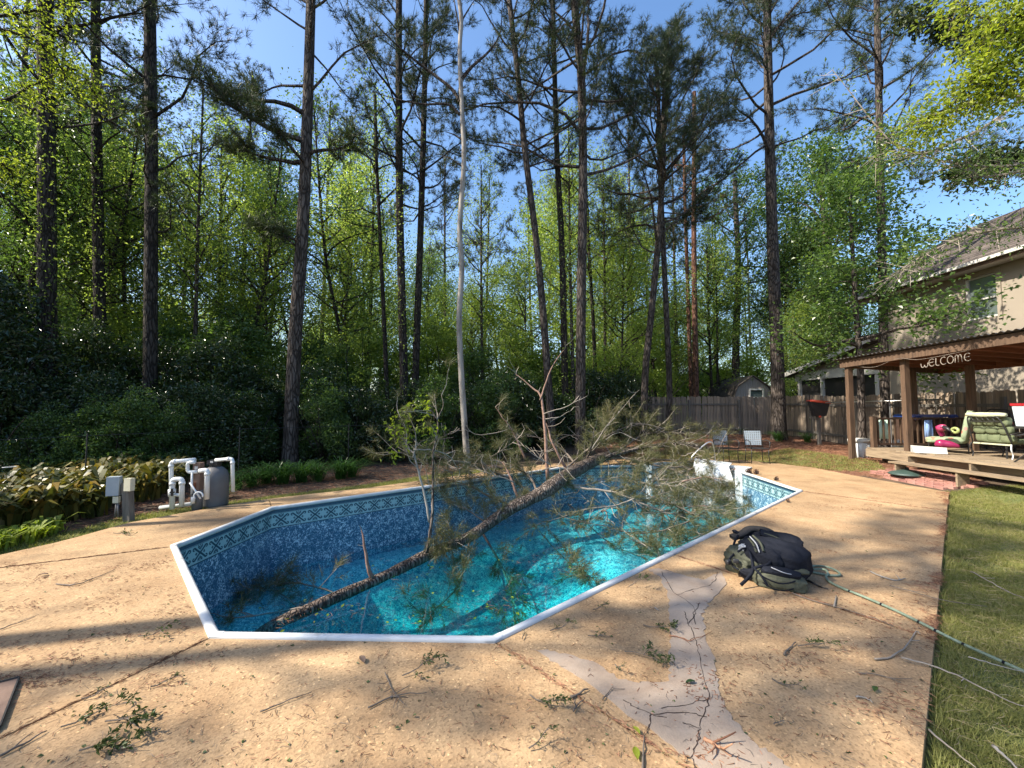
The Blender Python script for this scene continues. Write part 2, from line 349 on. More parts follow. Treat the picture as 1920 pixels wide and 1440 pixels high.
M['shed'] = pm('faded_shed_siding', [(0.26, 0.22, 0.2), (0.42, 0.36, 0.33)], 4, 0.9, 0.3, stretch=(4, 4, 0.5), isl=0.3)
M['shingle'] = pm('roof_shingles', [(0.045, 0.036, 0.032), (0.095, 0.078, 0.068), (0.15, 0.12, 0.105)], 2.5, 0.95, 0.6, bscale=25, isl=0.7)
M['screen'] = pm('porch_screen', [(0.015, 0.014, 0.014), (0.03, 0.028, 0.027)], 3, 0.6, 0)
M['olive'] = pm('olive_nylon', [(0.035, 0.038, 0.022), (0.075, 0.078, 0.048)], 7, 0.75, 0.8, bscale=14, bdist=0.02)
M['black_nylon'] = pm('black_nylon', [(0.006, 0.007, 0.011), (0.014, 0.016, 0.024)], 7, 0.8, 0.8, bscale=14, bdist=0.02, spec=0.15)
M['brown_mesh'] = pm('padded_mesh', [(0.014, 0.012, 0.011), (0.028, 0.024, 0.022)], 12, 0.8, 0.5, bscale=150)
M['grey_nylon'] = pm('pale_grey_nylon', [(0.3, 0.31, 0.33), (0.42, 0.43, 0.46)], 8, 0.6, 0.2)
M['brick'] = pm('red_paver', [(0.2, 0.085, 0.07), (0.33, 0.16, 0.13), (0.42, 0.23, 0.18)], 5, 0.9, 0.5, isl=0.6)
M['green_cush'] = pm('green_cushion', [(0.10, 0.125, 0.065), (0.17, 0.195, 0.105)], 5, 0.85, 0.2)
M['cream_cush'] = pm('cream_cushion_edge', [(0.42, 0.44, 0.3), (0.5, 0.52, 0.36)], 5, 0.85, 0.2)
M['magenta'] = pm('magenta_vinyl', [(0.2, 0.012, 0.06), (0.3, 0.02, 0.09)], 5, 0.3, 0.05)
M['pink'] = pm('pink_vinyl', [(0.36, 0.04, 0.11), (0.48, 0.07, 0.16)], 5, 0.3, 0.05)
M['lime'] = pm('lime_vinyl', [(0.26, 0.31, 0.11), (0.34, 0.4, 0.15)], 5, 0.3, 0.05)
M['blue'] = pm('blue_plastic', [(0.01, 0.03, 0.14), (0.018, 0.05, 0.22)], 4, 0.35, 0.05)
M['light_blue'] = pm('light_blue_cloth', [(0.2, 0.33, 0.62), (0.3, 0.45, 0.75)], 4, 0.8, 0.1)
M['mint'] = pm('mint_towel', [(0.5, 0.72, 0.6), (0.62, 0.82, 0.7)], 4, 0.9, 0.2)
M['red'] = pm('red_plastic', [(0.28, 0.015, 0.02), (0.38, 0.025, 0.03)], 4, 0.35, 0.05)
M['orange_red'] = pm('orange_red_plastic', [(0.55, 0.06, 0.03), (0.7, 0.1, 0.05)], 4, 0.4, 0.05)
M['cooler'] = pm('cooler_plastic', [(0.5, 0.58, 0.64), (0.6, 0.68, 0.74)], 4, 0.4, 0.05)
M['base_green'] = pm('dark_green_resin', [(0.025, 0.05, 0.042), (0.05, 0.08, 0.07)], 6, 0.55, 0.2)
M['sling'] = pm('brown_sling', [(0.10, 0.065, 0.045), (0.17, 0.11, 0.08)], 8, 0.7, 0.3)
M['rope'] = pm('green_rope', [(0.10, 0.15, 0.11), (0.23, 0.28, 0.21)], 30, 0.75, 0.8, bscale=120)
M['rope_pale'] = M['rope']
M['crack'] = pm('crack_dark', [(0.02, 0.016, 0.013), (0.06, 0.035, 0.028)], 20, 1, 0)
M['net'] = pm('brown_net', [(0.14, 0.085, 0.06), (0.22, 0.14, 0.1)], 10, 0.8, 0.3)
M['rust'] = pm('rusty_metal', [(0.14, 0.045, 0.02), (0.25, 0.09, 0.04)], 10, 0.85, 0.4)
M['tarp'] = pm('green_tarp', [(0.09, 0.12, 0.07), (0.16, 0.2, 0.12)], 5, 0.6, 0.2)
# flowered cushion
m, nt, bs = new_mat('flowered_cushion'); v = nt.nodes.new('ShaderNodeTexVoronoi'); v.inputs['Scale'].default_value = 7
tc = nt.nodes.new('ShaderNodeTexCoord'); nt.links.new(tc.outputs['Object'], v.inputs['Vector'])
fl = ramp(nt, v.outputs['Distance'], [(1, 1, 1), (0, 0, 0)], [0.28, 0.36]); cc = ramp(nt, v.outputs['Color'], [(0.5, 0.16, 0.1), (0.2, 0.4, 0.18), (0.55, 0.2, 0.2)], [0.2, 0.5, 0.8])
nt.links.new(mixc(nt, fl, (0.27, 0.33, 0.21), cc), bs.inputs['Base Color']); bs.inputs['Roughness'].default_value = 0.85; M['flowered'] = m
# exposed-aggregate concrete
def aggregate(name, cols, speck=0.5, stain=True):
    m, nt, bs = new_mat(name); tc = nt.nodes.new('ShaderNodeTexCoord'); geo = nt.nodes.new('ShaderNodeNewGeometry')
    big = ramp(nt, noise(nt, 0.9, 6, 0.65, vec=geo.outputs['Position']), cols, [0.3, 0.5, 0.68])
    v = nt.nodes.new('ShaderNodeTexVoronoi'); v.inputs['Scale'].default_value = 95; nt.links.new(geo.outputs['Position'], v.inputs['Vector']); v.inputs['Randomness'].default_value = 1.0
    pc = ramp(nt, v.outputs['Color'], [(0.42, 0.36, 0.3), (0.8, 0.72, 0.62), (1.05, 0.95, 0.84), (1.2, 1.07, 0.92), (1.9, 1.75, 1.5)], [0.0, 0.2, 0.5, 0.86, 0.96])
    c = mixc(nt, speck, big, pc, 'MULTIPLY')
    st = ramp(nt, noise(nt, 2.3, 7, 0.7, vec=geo.outputs['Position'], dist=0.6), [(0.78, 0.7, 0.64), (1, 1, 1), (1.05, 1.03, 1)], [0.3, 0.55, 0.8])
    c = mixc(nt, 0.8, c, st, 'MULTIPLY')
    nt.links.new(c, bs.inputs['Base Color']); bs.inputs['Roughness'].default_value = 0.88; bs.inputs['Specular IOR Level'].default_value = 0.3
    h = math_(nt, 'ADD', v.outputs['Distance'], noise(nt, 200, 3, vec=geo.outputs['Position'])); bump(nt, bs, h, 0.35, 0.003); return m
M['agg'] = aggregate('exposed_aggregate', [(0.25, 0.18, 0.112), (0.35, 0.256, 0.158), (0.43, 0.322, 0.203)], 0.9)
M['patch'] = aggregate('grey_mortar', [(0.23, 0.18, 0.14), (0.31, 0.25, 0.2), (0.38, 0.315, 0.255)], 0.15)
# liner
def liner(name, dark, mid, light, sc_=1.0, th=(0.46, 0.53, 0.6)):
    m, nt, bs = new_mat(name); geo = nt.nodes.new('ShaderNodeNewGeometry')
    n1 = noise(nt, 26 * sc_, 3, 0.6, vec=geo.outputs['Position'], dist=1.6); n2 = noise(nt, 9 * sc_, 2, vec=geo.outputs['Position'])
    f = math_(nt, 'ADD', math_(nt, 'MULTIPLY', n1, 0.8), math_(nt, 'MULTIPLY', n2, 0.2))
    nt.links.new(ramp(nt, f, [dark, mid, light], list(th)), bs.inputs['Base Color']); bs.inputs['Roughness'].default_value = 0.35; return m
M['liner'] = liner('blue_pebble_liner', (0.03, 0.11, 0.2), (0.08, 0.22, 0.34), (0.55, 0.7, 0.78))
M['liner_floor'] = liner('floor_liner', (0.045, 0.22, 0.34), (0.2, 0.46, 0.55), (0.75, 0.84, 0.86), 1.0, (0.42, 0.5, 0.58))
M['band_light'] = pm('pale_aqua_band', [(0.28, 0.46, 0.5), (0.36, 0.54, 0.57)], 4, 0.35, 0)
M['band_dark'] = pm('dark_teal_print', [(0.012, 0.06, 0.1), (0.02, 0.085, 0.13)], 8, 0.35, 0)
M['band_navy'] = pm('navy_border', [(0.015, 0.05, 0.11), (0.05, 0.13, 0.2)], 30, 0.35, 0)
# water
m, nt, bs = new_mat('pool_water'); nt.nodes.remove(bs); out = nt.nodes['Material Output']
tr = nt.nodes.new('ShaderNodeBsdfTransparent'); tr.inputs[0].default_value = (0.48, 0.9, 0.93, 1)
gl = nt.nodes.new('ShaderNodeBsdfGlossy'); gl.inputs['Roughness'].default_value = 0.01; gl.inputs[0].default_value = (1, 1, 1, 1)
fr = nt.nodes.new('ShaderNodeLayerWeight'); fr_o = math_(nt, 'ADD', math_(nt, 'MULTIPLY', math_(nt, 'POWER', fr.outputs['Facing'], 4.2), 0.92), 0.06)
b = nt.nodes.new('ShaderNodeBump'); b.inputs['Strength'].default_value = 0.06; b.inputs['Distance'].default_value = 0.02
nt.links.new(noise(nt, 5, 2), b.inputs['Height']); nt.links.new(b.outputs[0], gl.inputs['Normal']); nt.links.new(b.outputs[0], fr.inputs['Normal'])
mx = nt.nodes.new('ShaderNodeMixShader'); nt.links.new(fr_o, mx.inputs[0]); nt.links.new(tr.outputs[0], mx.inputs[1]); nt.links.new(gl.outputs[0], mx.inputs[2])
nt.links.new(mx.outputs[0], out.inputs[0])
va = nt.nodes.new('ShaderNodeVolumeAbsorption'); va.inputs[0].default_value = (0.05, 0.86, 0.865, 1); va.inputs[1].default_value = 0.85
nt.links.new(va.outputs[0], out.inputs['Volume']); M['water'] = m
# glass
m, nt, bs = new_mat('window_glass'); bs.inputs['Base Color'].default_value = (0.16, 0.2, 0.2, 1); bs.inputs['Roughness'].default_value = 0.08
bs.inputs['Specular IOR Level'].default_value = 1.0; bs.inputs['Metallic'].default_value = 0.35; M['glass'] = m
# ground with regions
m, nt, bs = new_mat('ground_soil'); at = nt.nodes.new('ShaderNodeVertexColor'); at.layer_name = 'region'
sp = nt.nodes.new('ShaderNodeSeparateColor'); nt.links.new(at.outputs[0], sp.inputs[0])
soil = ramp(nt, noise(nt, 2.2, 8, 0.7), [(0.03, 0.022, 0.014), (0.07, 0.045, 0.028), (0.12, 0.075, 0.045)], [0.3, 0.5, 0.7])
lawn = ramp(nt, noise(nt, 1.7, 8, 0.7), [(0.05, 0.065, 0.02), (0.11, 0.13, 0.035), (0.2, 0.18, 0.07)], [0.32, 0.5, 0.7])
mulch = ramp(nt, noise(nt, 5, 8, 0.75), [(0.07, 0.028, 0.015), (0.16, 0.07, 0.04), (0.26, 0.14, 0.085)], [0.3, 0.5, 0.7])
nf = noise(nt, 6, 4); 
lf = math_(nt, 'ADD', sp.outputs[0], math_(nt, 'MULTIPLY', math_(nt, 'SUBTRACT', nf, 0.5), 0.5), True)
mf = math_(nt, 'ADD', sp.outputs[1], math_(nt, 'MULTIPLY', math_(nt, 'SUBTRACT', nf, 0.5), 0.5), True)
nt.links.new(mixc(nt, lf, mixc(nt, mf, soil, mulch), lawn), bs.inputs['Base Color']); bs.inputs['Roughness'].default_value = 0.95
bump(nt, bs, noise(nt, 30, 6), 0.7, 0.03); M['ground'] = m
# ============================================================ POOL GEOMETRY
V2 = lambda p: Vector((p[0], p[1]))
pa, pb, pc, pd, pe, pf, pg, ph = [V2(G(*q)) for q in ((400, 1193), (925, 1202), (1502, 921), (1388, 884), (1216, 873), (1072, 874.5), (510, 953), (325, 1025))]
ax = (pc - pb).normalized()                       # long axis of the pool
pd2 = pd + ax * 1.05; pe2 = pe + ax * 1.05
POOL = [pa, pb, pc, pd, pe, pf, pg, ph]
HOLE = [pa, pb, pc, pd, pd2, pe2, pe, pf, pg, ph]
def ext(p, q, y=None, x=None):
    d = q - p
    t = (y - p.y) / d.y if y is not None else (x - p.x) / d.x
    return p + d * t
g2 = lambda *q: V2(G(*q))
j1 = ext(pa, g2(0, 1385), y=-3); j2 = ext(ph, g2(0, 1065), x=-9); j3 = ext(pb, g2(1290, 1440), y=-3)
j4s = pb + (pc - pb) * ((g2(1275, 1043) - pb).dot(ax) / (pc - pb).length); j4e = g2(1755, 1200)
re0 = g2(1780, 923); re1 = g2(1732, 1440); reb = ext(re0, re1, y=-3); j4e = ext(re0, re1, y=j4e.y); j5e = ext(re0, re1, y=g2(1776, 958).y)
def isect(p, q, r, s_):
    d1 = q - p; d2 = s_ - r; den = d1.x * d2.y - d1.y * d2.x; t = ((r.x - p.x) * d2.y - (r.y - p.y) * d2.x) / den
    return p + d1 * t
j3 = isect(pb, g2(1290, 1440), re0, re1)
OUT_L = [Vector((-9, 3.3)), Vector((-6.6, 3.7))] + [g2(*q) for q in ((0, 1040), (100, 1018), (150, 1005), (240, 980), (350, 960), (420, 948), (504, 935))]
OUT_B = [g2(*q) for q in ((504, 935), (590, 925), (679, 916), (800, 899), (900, 886), (1000, 873), (1075, 866), (1160, 862))]
OUT_R = [g2(*q) for q in ((1250, 860), (1330, 861), (1400, 863))]
OUT_C = [g2(*q) for q in ((1400, 863), (1450, 868), (1526, 877), (1600, 891), (1690, 907))] + [re0]
# ------------------------------------------------------------ ground
def axis_vals(lo, hi, fine0, fine1, step, mid):
    v = list(np.arange(fine0, fine1 + 1e-6, step)); x = fine0
    s_ = step
    while x > lo: s_ = min(s_ * 1.35, 12 if x < fine0 - mid else 0.8); x -= s_; v.insert(0, x)
    x = fine1; s_ = step
    while x < hi: s_ = min(s_ * 1.35, 12 if x > fine1 + mid else 0.8); x += s_; v.append(x)
    return np.array(v)
gx = axis_vals(-260, 260, -7.5, 9.5, 0.1, 20); gy = axis_vals(-60, 420, 1.5, 15.5, 0.1, 16)
X, Y = np.meshgrid(gx, gy); Z = terr(X, Y)
rg = np.random.default_rng(3)
und = 0.03 * np.sin(X * 1.3 + 2 * np.sin(Y * .7)) * np.sin(Y * 1.1 + X * .4)
near_deck = edge_dist([pa, pb, pc, pd, pe, pf, pg, ph], X, Y) < 3
Z = Z + np.where(near_deck, und * 0.3, und)
dk_all = [j1, reb, re0] + OUT_C[::-1][1:] + OUT_R[::-1] + OUT_B[::-1] + OUT_L[::-1] + [Vector((-9, -3))]
low = inside(offset_poly(HOLE, 0.13), X, Y)
Z = np.where(inside(dk_all, X, Y), np.minimum(Z, -0.06), Z); Z = np.where(low, -3.0, Z)
ny, nx = X.shape; idx = np.arange(nx * ny).reshape(ny, nx)
q = np.stack([idx[:-1, :-1], idx[:-1, 1:], idx[1:, 1:], idx[1:, :-1]], -1).reshape(-1, 4)
ge = Geo(); ge.add(np.stack([X, Y, Z], -1).reshape(-1, 3), q=q); ground = ge.build('ground', M['ground'], smooth=True); tag(ground, kind='structure')
LAWN_R = [re0 + Vector((.05, 0)), Vector((8.4, 8.6)), Vector((12.5, 6.5)), Vector((14, -3)), reb]
LAWN_B = [V2(GT(*q)) for q in ((1180, 862), (1250, 845), (1330, 843), (1480, 842), (1560, 853), (1640, 866), (1665, 884), (1526, 879), (1400, 866), (1250, 864))]
LAWN_L = OUT_L[1:] + OUT_B[1:6] + [V2(G(*q)) for q in ((900, 876), (780, 890), (679, 905), (504, 925), (420, 936), (330, 948), (230, 962), (150, 985), (60, 1000), (0, 1010))] + [Vector((-8, 4.2))]
MULCH = [Vector(q) for q in ((3, 12.6), (3, 21), (12.7, 21), (12.7, 11), (9.0, 8.4), (8.5, 10.5))]
lawn = (inside(LAWN_R, X, Y) | inside(LAWN_B, X, Y) | inside(LAWN_L, X, Y)).astype(float); mul = inside(MULCH, X, Y).astype(float)
ca = ground.data.color_attributes.new('region', 'FLOAT_COLOR', 'POINT')
ca.data.foreach_set('color', np.stack([lawn.ravel(), mul.ravel(), lawn.ravel() * 0, lawn.ravel() * 0 + 1], -1).astype(np.float32).ravel())
# ------------------------------------------------------------ deck slabs
deck = thing('concrete_deck', None, None); tag(deck, kind='structure')
slabs = [[ph, pa, j1, Vector((-9, -3)), j2], [pa, pb, j3, reb, j1], [pb, j4s, j4e, j3], [j4s, pc, j5e, j4e],
         [pc, pd, pd2] + OUT_C + [j5e], [pf] + OUT_B[-2:] + OUT_R + [pd2, pe2, pe], [pg] + OUT_B[:-1] + [pf], [ph, j2] + OUT_L + [pg]]
for s_ in slabs:
    ge = Geo(); pl = offset_poly(s_, -0.007); ge.prism(pl, -0.13, 0.0); o = ge.build('slab', M['agg'], deck)
# grey mortar patch with cracks
patch = thing('mortar_patch', None, None); tag(patch, kind='structure')
def jag(pts, amp=0.012, n=7, seed=0):
    rr = random.Random(seed); out = []
    for i in range(len(pts)):
        a, b = pts[i], pts[(i + 1) % len(pts)]
        for k in range(n):
            t = k / n; p = a + (b - a) * t
            if k: p = p + Vector((rr.uniform(-amp, amp), rr.uniform(-amp, amp)))
            out.append(p)
    return out
pp = [(1002, 1218), (1040, 1222), (1120, 1245), (1160, 1275), (1200, 1280), (1255, 1278), (1256, 1240), (1258, 1190), (1255, 1150), (1252, 1110), (1235, 1080), (1215, 1068), (1235, 1066), (1290, 1082), (1320, 1088), (1350, 1072), (1362, 1096), (1330, 1130), (1316, 1150),
      (1322, 1190), (1340, 1240), (1345, 1280), (1360, 1330), (1395, 1375), (1440, 1412), (1480, 1440), (1560, 1500), (1400, 1520), (1330, 1450), (1240, 1385), (1140, 1310), (1060, 1255)]
ge = Geo(); ge.prism(jag([g2(*q) for q in pp], 0.014, 7, 4), -0.01, 0.005); ge.build('mortar', M['patch'], patch)
cracks = [[(1240, 1072), (1262, 1110), (1300, 1135), (1305, 1150), (1290, 1170), (1300, 1185), (1308, 1215), (1312, 1240), (1325, 1290), (1330, 1310), (1322, 1340), (1312, 1365), (1308, 1395), (1295, 1420), (1285, 1418)],
          [(1345, 1072), (1340, 1088), (1330, 1098), (1300, 1105), (1270, 1115)], [(1325, 1345), (1290, 1335), (1222, 1338), (1218, 1350), (1214, 1375)], [(1222, 1338), (1190, 1325), (1168, 1312)],
          [(1222, 1340), (1250, 1345)], [(1312, 1365), (1280, 1355)], [(1330, 1310), (1300, 1318), (1240, 1328)], [(1290, 1170), (1285, 1155), (1282, 1145)], [(1297, 1421), (1302, 1440)], [(1305, 1170), (1300, 1150), (1312, 1130)]]
ge = Geo(); rr = random.Random(2)
for c in cracks:
    p = []
    for i in range(len(c) - 1):
        a, b = G(*c[i], 0.006), G(*c[i + 1], 0.006)
        for k in range(5): p.append(a + (b - a) * k / 5 + Vector((rr.uniform(-.008, .008), rr.uniform(-.008, .008), 0)))
    p.append(G(*c[-1], 0.006)); p = np.array([tuple(x) for x in p]); d = nrm(np.gradient(p, axis=0)); s_ = np.cross(d, [0, 0, 1.0])
    wd = np.array([[rr.uniform(.0012, .0042)] for _ in p]); v = np.concatenate([p - s_ * wd, p + s_ * wd]); n = len(p)
    ge.add(v, q=[[i, i + 1, i + 1 + n, i + n] for i in range(n - 1)])
tag(ge.build('crack', M['crack'], patch), kind='stuff')
# ------------------------------------------------------------ pool shell
pool = thing('swimming_pool', 'eight sided in-ground pool with white coping and blue patterned liner, mostly drained', 'pool', (0, 0, 0))
def wall_strip(ge, path, z0, z1, off=0.0, closed=False):
    n = len(path); pts = path
    v = [(p.x, p.y, z) for z in (z0, z1) for p in pts]
    ge.add(v, q=[[i, i + 1, i + 1 + n, i + n] for i in range(n - 1)])
inner = offset_poly(POOL, 0.0)
order = [4, 5, 6, 7, 0, 1, 2, 3]                                  # e f g h a b c d : open at the steps
ge = Geo(); wall_strip(ge, [inner[i] for i in order], -2.4, -0.02); ge.build('liner_wall', M['liner'], pool)
def strip(name, z0, z1, mat, off):
    pl = offset_poly(POOL, -off); ge = Geo(); wall_strip(ge, [pl[i] for i in order], z0, z1); return ge.build(name, M[mat], pool)
strip('liner_border', -0.315, -0.085, 'band_light', 0.003); strip('border_stripe', -0.085, -0.03, 'band_navy', 0.004); strip('border_stripe', -0.325, -0.312, 'band_dark', 0.005); strip('border_stripe', -0.095, -0.089, 'band_dark', 0.006)
# printed scroll motif
cell = []                                                        # polylines in a unit cell, x -1..1, y -1..1
for sx in (-1, 1):
    for sy in (-1, 1):
        sp = [(0, 0), (.25, .25), (.48, .52), (.62, .68)]
        for k in range(9):
            a = R(130 - k * 32); rr_ = .17 - k * .009; sp.append((.76 + rr_ * math.cos(a), .58 + rr_ * 1.15 * math.sin(a)))
        cell.append([(sx * x, sy * y) for x, y in sp])
for sy in (-1, 1):
    for d_ in (0.42, 0.62): cell.append([(-.3, sy * (d_ + .34)), (0, sy * d_), (.3, sy * (d_ + .34))])
    cell.append([(-.06, sy * .93), (.06, sy * .93)])
for sx in (-1, 1): cell.append([(sx * .5 - .1, 0), (sx * .5, .13), (sx * .5 + .1, 0), (sx * .5, -.13), (sx * .5 - .1, 0)])
ge = Geo(); pl = offset_poly(POOL, -0.006); zc = -0.2; hz = 0.1
for k in range(len(order) - 1):
    a, b = pl[order[k]], pl[order[k + 1]]; L = (b - a).length; d = (b - a) / L; n = max(1, round(L / 0.26)); cw = L / n
    for i in range(n):
        mid = (i + 0.5) * cw
        for c in cell:
            p = np.array(c, float) * [cw / 2 * .96, hz]; t = nrm(np.gradient(p, axis=0)); s_ = np.stack([-t[:, 1], t[:, 0]], 1)
            wd = 0.011 if len(c) > 6 else 0.007
            if len(c) > 6: wd = np.interp(np.arange(len(c)), [0, 3, len(c) - 1], [0.012, 0.012, 0.006])[:, None]
            pts = np.concatenate([p - s_ * wd, p + s_ * wd]); m_ = len(c)
            v = [(a.x + d.x * (mid + x), a.y + d.y * (mid + x), zc + y) for x, y in pts]
            ge.add(v, q=[[j, j + 1, j + 1 + m_, j + m_] for j in range(m_ - 1)])
tag(ge.build('border_print', M['band_dark'], pool), kind='stuff')
# floor
fx, fy = np.meshgrid(np.arange(-5, 7.5, 0.12), np.arange(2.5, 12.6, 0.12))
ed = edge_dist(POOL, fx, fy); s_ax = (fx - pa.x) * ax.x + (fy - pa.y) * ax.y
deep = ss((ed - 0.25) / 1.1) * (1 - ss((s_ax - 4.2) / 2.4))
fz = -1.13 - 0.75 * deep + 0.015 * np.sin(fx * 3 + fy)
keep = inside(offset_poly(POOL, 0.12), fx, fy); n_y, n_x = fx.shape; idx = np.arange(n_x * n_y).reshape(n_y, n_x)
q = np.stack([idx[:-1, :-1], idx[:-1, 1:], idx[1:, 1:], idx[1:, :-1]], -1).reshape(-1, 4)
q = q[keep.ravel()[q].all(1)]; ge = Geo(); ge.add(np.stack([fx, fy, fz], -1).reshape(-1, 3), q=q); ge.build('pool_floor', M['liner_floor'], pool, True)
# coping: one piece per stretch, with joint clips
prof = [(0.03, 0.0), (0.03, 0.014), (0.02, 0.024), (-0.015, 0.026), (-0.035, 0.014), (-0.04, -0.008), (-0.036, -0.026), (-0.022, -0.03)]
rings = [offset_poly(POOL, o_) for o_, z_ in prof]
for k in range(len(order) - 1):
    i0, i1 = order[k], order[k + 1]; L = (POOL[i1] - POOL[i0]).length; nseg = 3 if L > 5 else 1
    for sgi in range(nseg):
        t0, t1 = sgi / nseg, (sgi + 1) / nseg; e0 = 0.0006; v = []
        for t in (t0 + e0, t1 - e0):
            for (o_, z_), rg_ in zip(prof, rings):
                p = rg_[i0] + (rg_[i1] - rg_[i0]) * t; v.append((p.x, p.y, z_))
        m_ = len(prof); ge = Geo(); ge.add(v, q=[[j, j + 1, j + 1 + m_, j + m_] for j in range(m_ - 1)]); ge.build('coping', M['coping'], pool, True)
        if nseg > 1 and sgi or (i0 in (7, 0) and False):
            for_t = t0; v = []
            dl = 0.03 / L
            for t in (for_t - dl, for_t + dl):
                for (o_, z_), rg_ in zip(prof, rings):
                    p = rg_[i0] + (rg_[i1] - rg_[i0]) * t; v.append((p.x, p.y, z_ + 0.003))
            ge = Geo(); ge.add(v, q=[[j, j + 1, j + 1 + m_, j + m_] for j in range(m_ - 1)]); ge.build('coping_clip', M['coping'], pool, True)
for i in (5, 6, 7, 0, 1, 2):                                     # corner sleeves
    v = []; m_ = len(prof)
    for (j0, j1_) in ((i, (i - 1) % 8), (i, i), (i, (i + 1) % 8)):
        for (o_, z_), rg_ in zip(prof, rings):
            a = rg_[j0]; d = (rg_[j1_] - a); p = a + (d.normalized() * 0.07 if d.length > 0 else d); o2 = 0.003
            v.append((p.x, p.y, z_ + o2))
    ge = Geo(); ge.add(v, q=[[j, j + 1, j + 1 + m_, j + m_] for j in range(m_ - 1)] + [[j + m_, j + 1 + m_, j + 1 + 2 * m_, j + 2 * m_] for j in range(m_ - 1)]); ge.build('coping_corner', M['coping'], pool, True)
# white step unit at the far end
st = thing('pool_steps', 'white moulded step recess at the far right end of the pool under pine branches', 'pool steps', (0, 0, 0))
e_in = pe; d_in = pd; nvec = Vector((ax.x, ax.y)); tv = (pd - pe).normalized()
ge = Geo(); back = []
for k in range(13):
    t = k / 12; a = pe2.lerp(pd2, t) - nvec * 0.28 * (1 - math.sin(math.pi * t)) ** 1.0; back.append(a)
path = [pe] + back + [pd]; wall_strip(ge, path, -1.3, 0.03); ge.build('side_wall', M['step_white'], st, True)
ge = Geo()
outp = offset_poly([pe, pd, pd2, pe2], 0.09)
rim = [pe + Vector((-0.09 * tv.x, -0.09 * tv.y))] + [b_ + nvec * 0.09 for b_ in back] + [pd + tv * 0.09]
n_ = len(path); v = [(p.x, p.y, 0.034) for p in path] + [(p.x, p.y, 0.034) for p in rim] + [(p.x, p.y, 0.0) for p in rim]
ge.add(v, q=[[i, i + 1, i + 1 + n_, i + n_] for i in range(n_ - 1)] + [[i + n_, i + 1 + n_, i + 1 + 2 * n_, i + 2 * n_] for i in range(n_ - 1)]); ge.build('rim', M['coping'], st)
for k in range(4):
    dpt = 1.0 - 0.26 * k; z = -0.27 - 0.26 * k
    q0 = [pe + nvec * (dpt - .27) + tv * .02, pd + nvec * (dpt - .27) - tv * .02, pd + nvec * (1.0) - tv * .02, pe + nvec * 1.0 + tv * .02]
    ge = Geo(); ge.prism(q0, z - 0.25, z); ge.build('tread', M['step_white'], st)
for p0, sgn in ((pe, 1), (pd, -1)):
    c = p0 + tv * sgn * 0.03 - nvec * 0.03; ge = Geo(); ge.box((c.x, c.y, -0.63), (0.16, 0.16, 1.33), rz=math.atan2(tv.y, tv.x)); ge.build('pillar', M['step_white'], st)
    c = p0 - tv * sgn * 0.03 + nvec * 0.02; ge = Geo(); ge.box((c.x, c.y, 0.025), (0.26, 0.24, 0.05), rz=math.atan2(tv.y, tv.x)); ge.build('cap', M['coping'], st)
# folded white steps flange lying broken over the recess
ge = Geo(); c1, c2 = pe.lerp(pd, .45) + nvec * .35, pe.lerp(pd, .8) + nvec * .55
ge.add([(c1.x, c1.y, .03), (c2.x, c2.y, .05), (c2.x + .25, c2.y + .3, .1), (c1.x + .2, c1.y + .35, .2), (c2.x + .05, c2.y - .15, -.35), (c1.x + .1, c1.y - .1, -.4)], q=[[0, 1, 2, 3], [4, 1, 0, 5]])
ge.build('broken_panel', M['step_white'], st)
# water
ge = Geo(); ge.prism(offset_poly(POOL, 0.05), -3.2, -1.0); water = ge.build('water', M['water']); tag(water, kind='structure')
# hand rail by the steps
rl = thing('pool_handrail', 'bent steel grab rail standing at the pool steps among the branches', 'handrail', (0, 0, 0))
a, b = P(1297, 872, 12.2), P(1341, 868, 12.2)
ge = Geo(); ge.tube(bez([a, P(1298, 856, 12.2), P(1322, 833, 12.2), P(1333, 829, 12.2), P(1337, 834, 12.2), P(1340, 852, 12.2), b], 6), 0.021, 8); ge.build('rail_tube', M['steel'], rl, True)
for p in (a, b):
    ge = Geo(); ge.lathe([(0, .0), (.045, .0), (.04, .015), (.022, .02)], (p.x, p.y, 0), 12); ge.build('flange', M['steel'], rl, True)
# ------------------------------------------------------------ brick patio
bp = thing('brick_patio', None, None); tag(bp, kind='structure')
poly = [V2(GT(*q)) for q in ((1622, 887), (1690, 877), (1870, 908), (1765, 919))]
xs = [p.x for p in poly]; ys = [p.y for p in poly]; mesh_b = []
for k in range(3):
    ge = Geo(); ge.box((0, 0, 0), (0.096, 0.192, 0.05), taper=0.97); mesh_b.append(ge.mesh('brick', M['brick']))
rr = random.Random(4); nb = 0
for i, x in enumerate(np.arange(min(xs), max(xs), 0.102)):
    for y in np.arange(min(ys) - .1 * (i % 2), max(ys), 0.2):
        if inside(poly, [x], [y])[0] and nb < 290 and not inside(dk_all, [x - .06], [y])[0]:
            o = bpy.data.objects.new('brick', mesh_b[nb % 3]); C.objects.link(o); o.parent = bp; nb += 1
            o.location = (x, y, float(terr(x, y)) + rr.uniform(0, .008)); o.rotation_euler = (0, rr.uniform(-.02, .02) - .05, rr.uniform(-.03, .03))
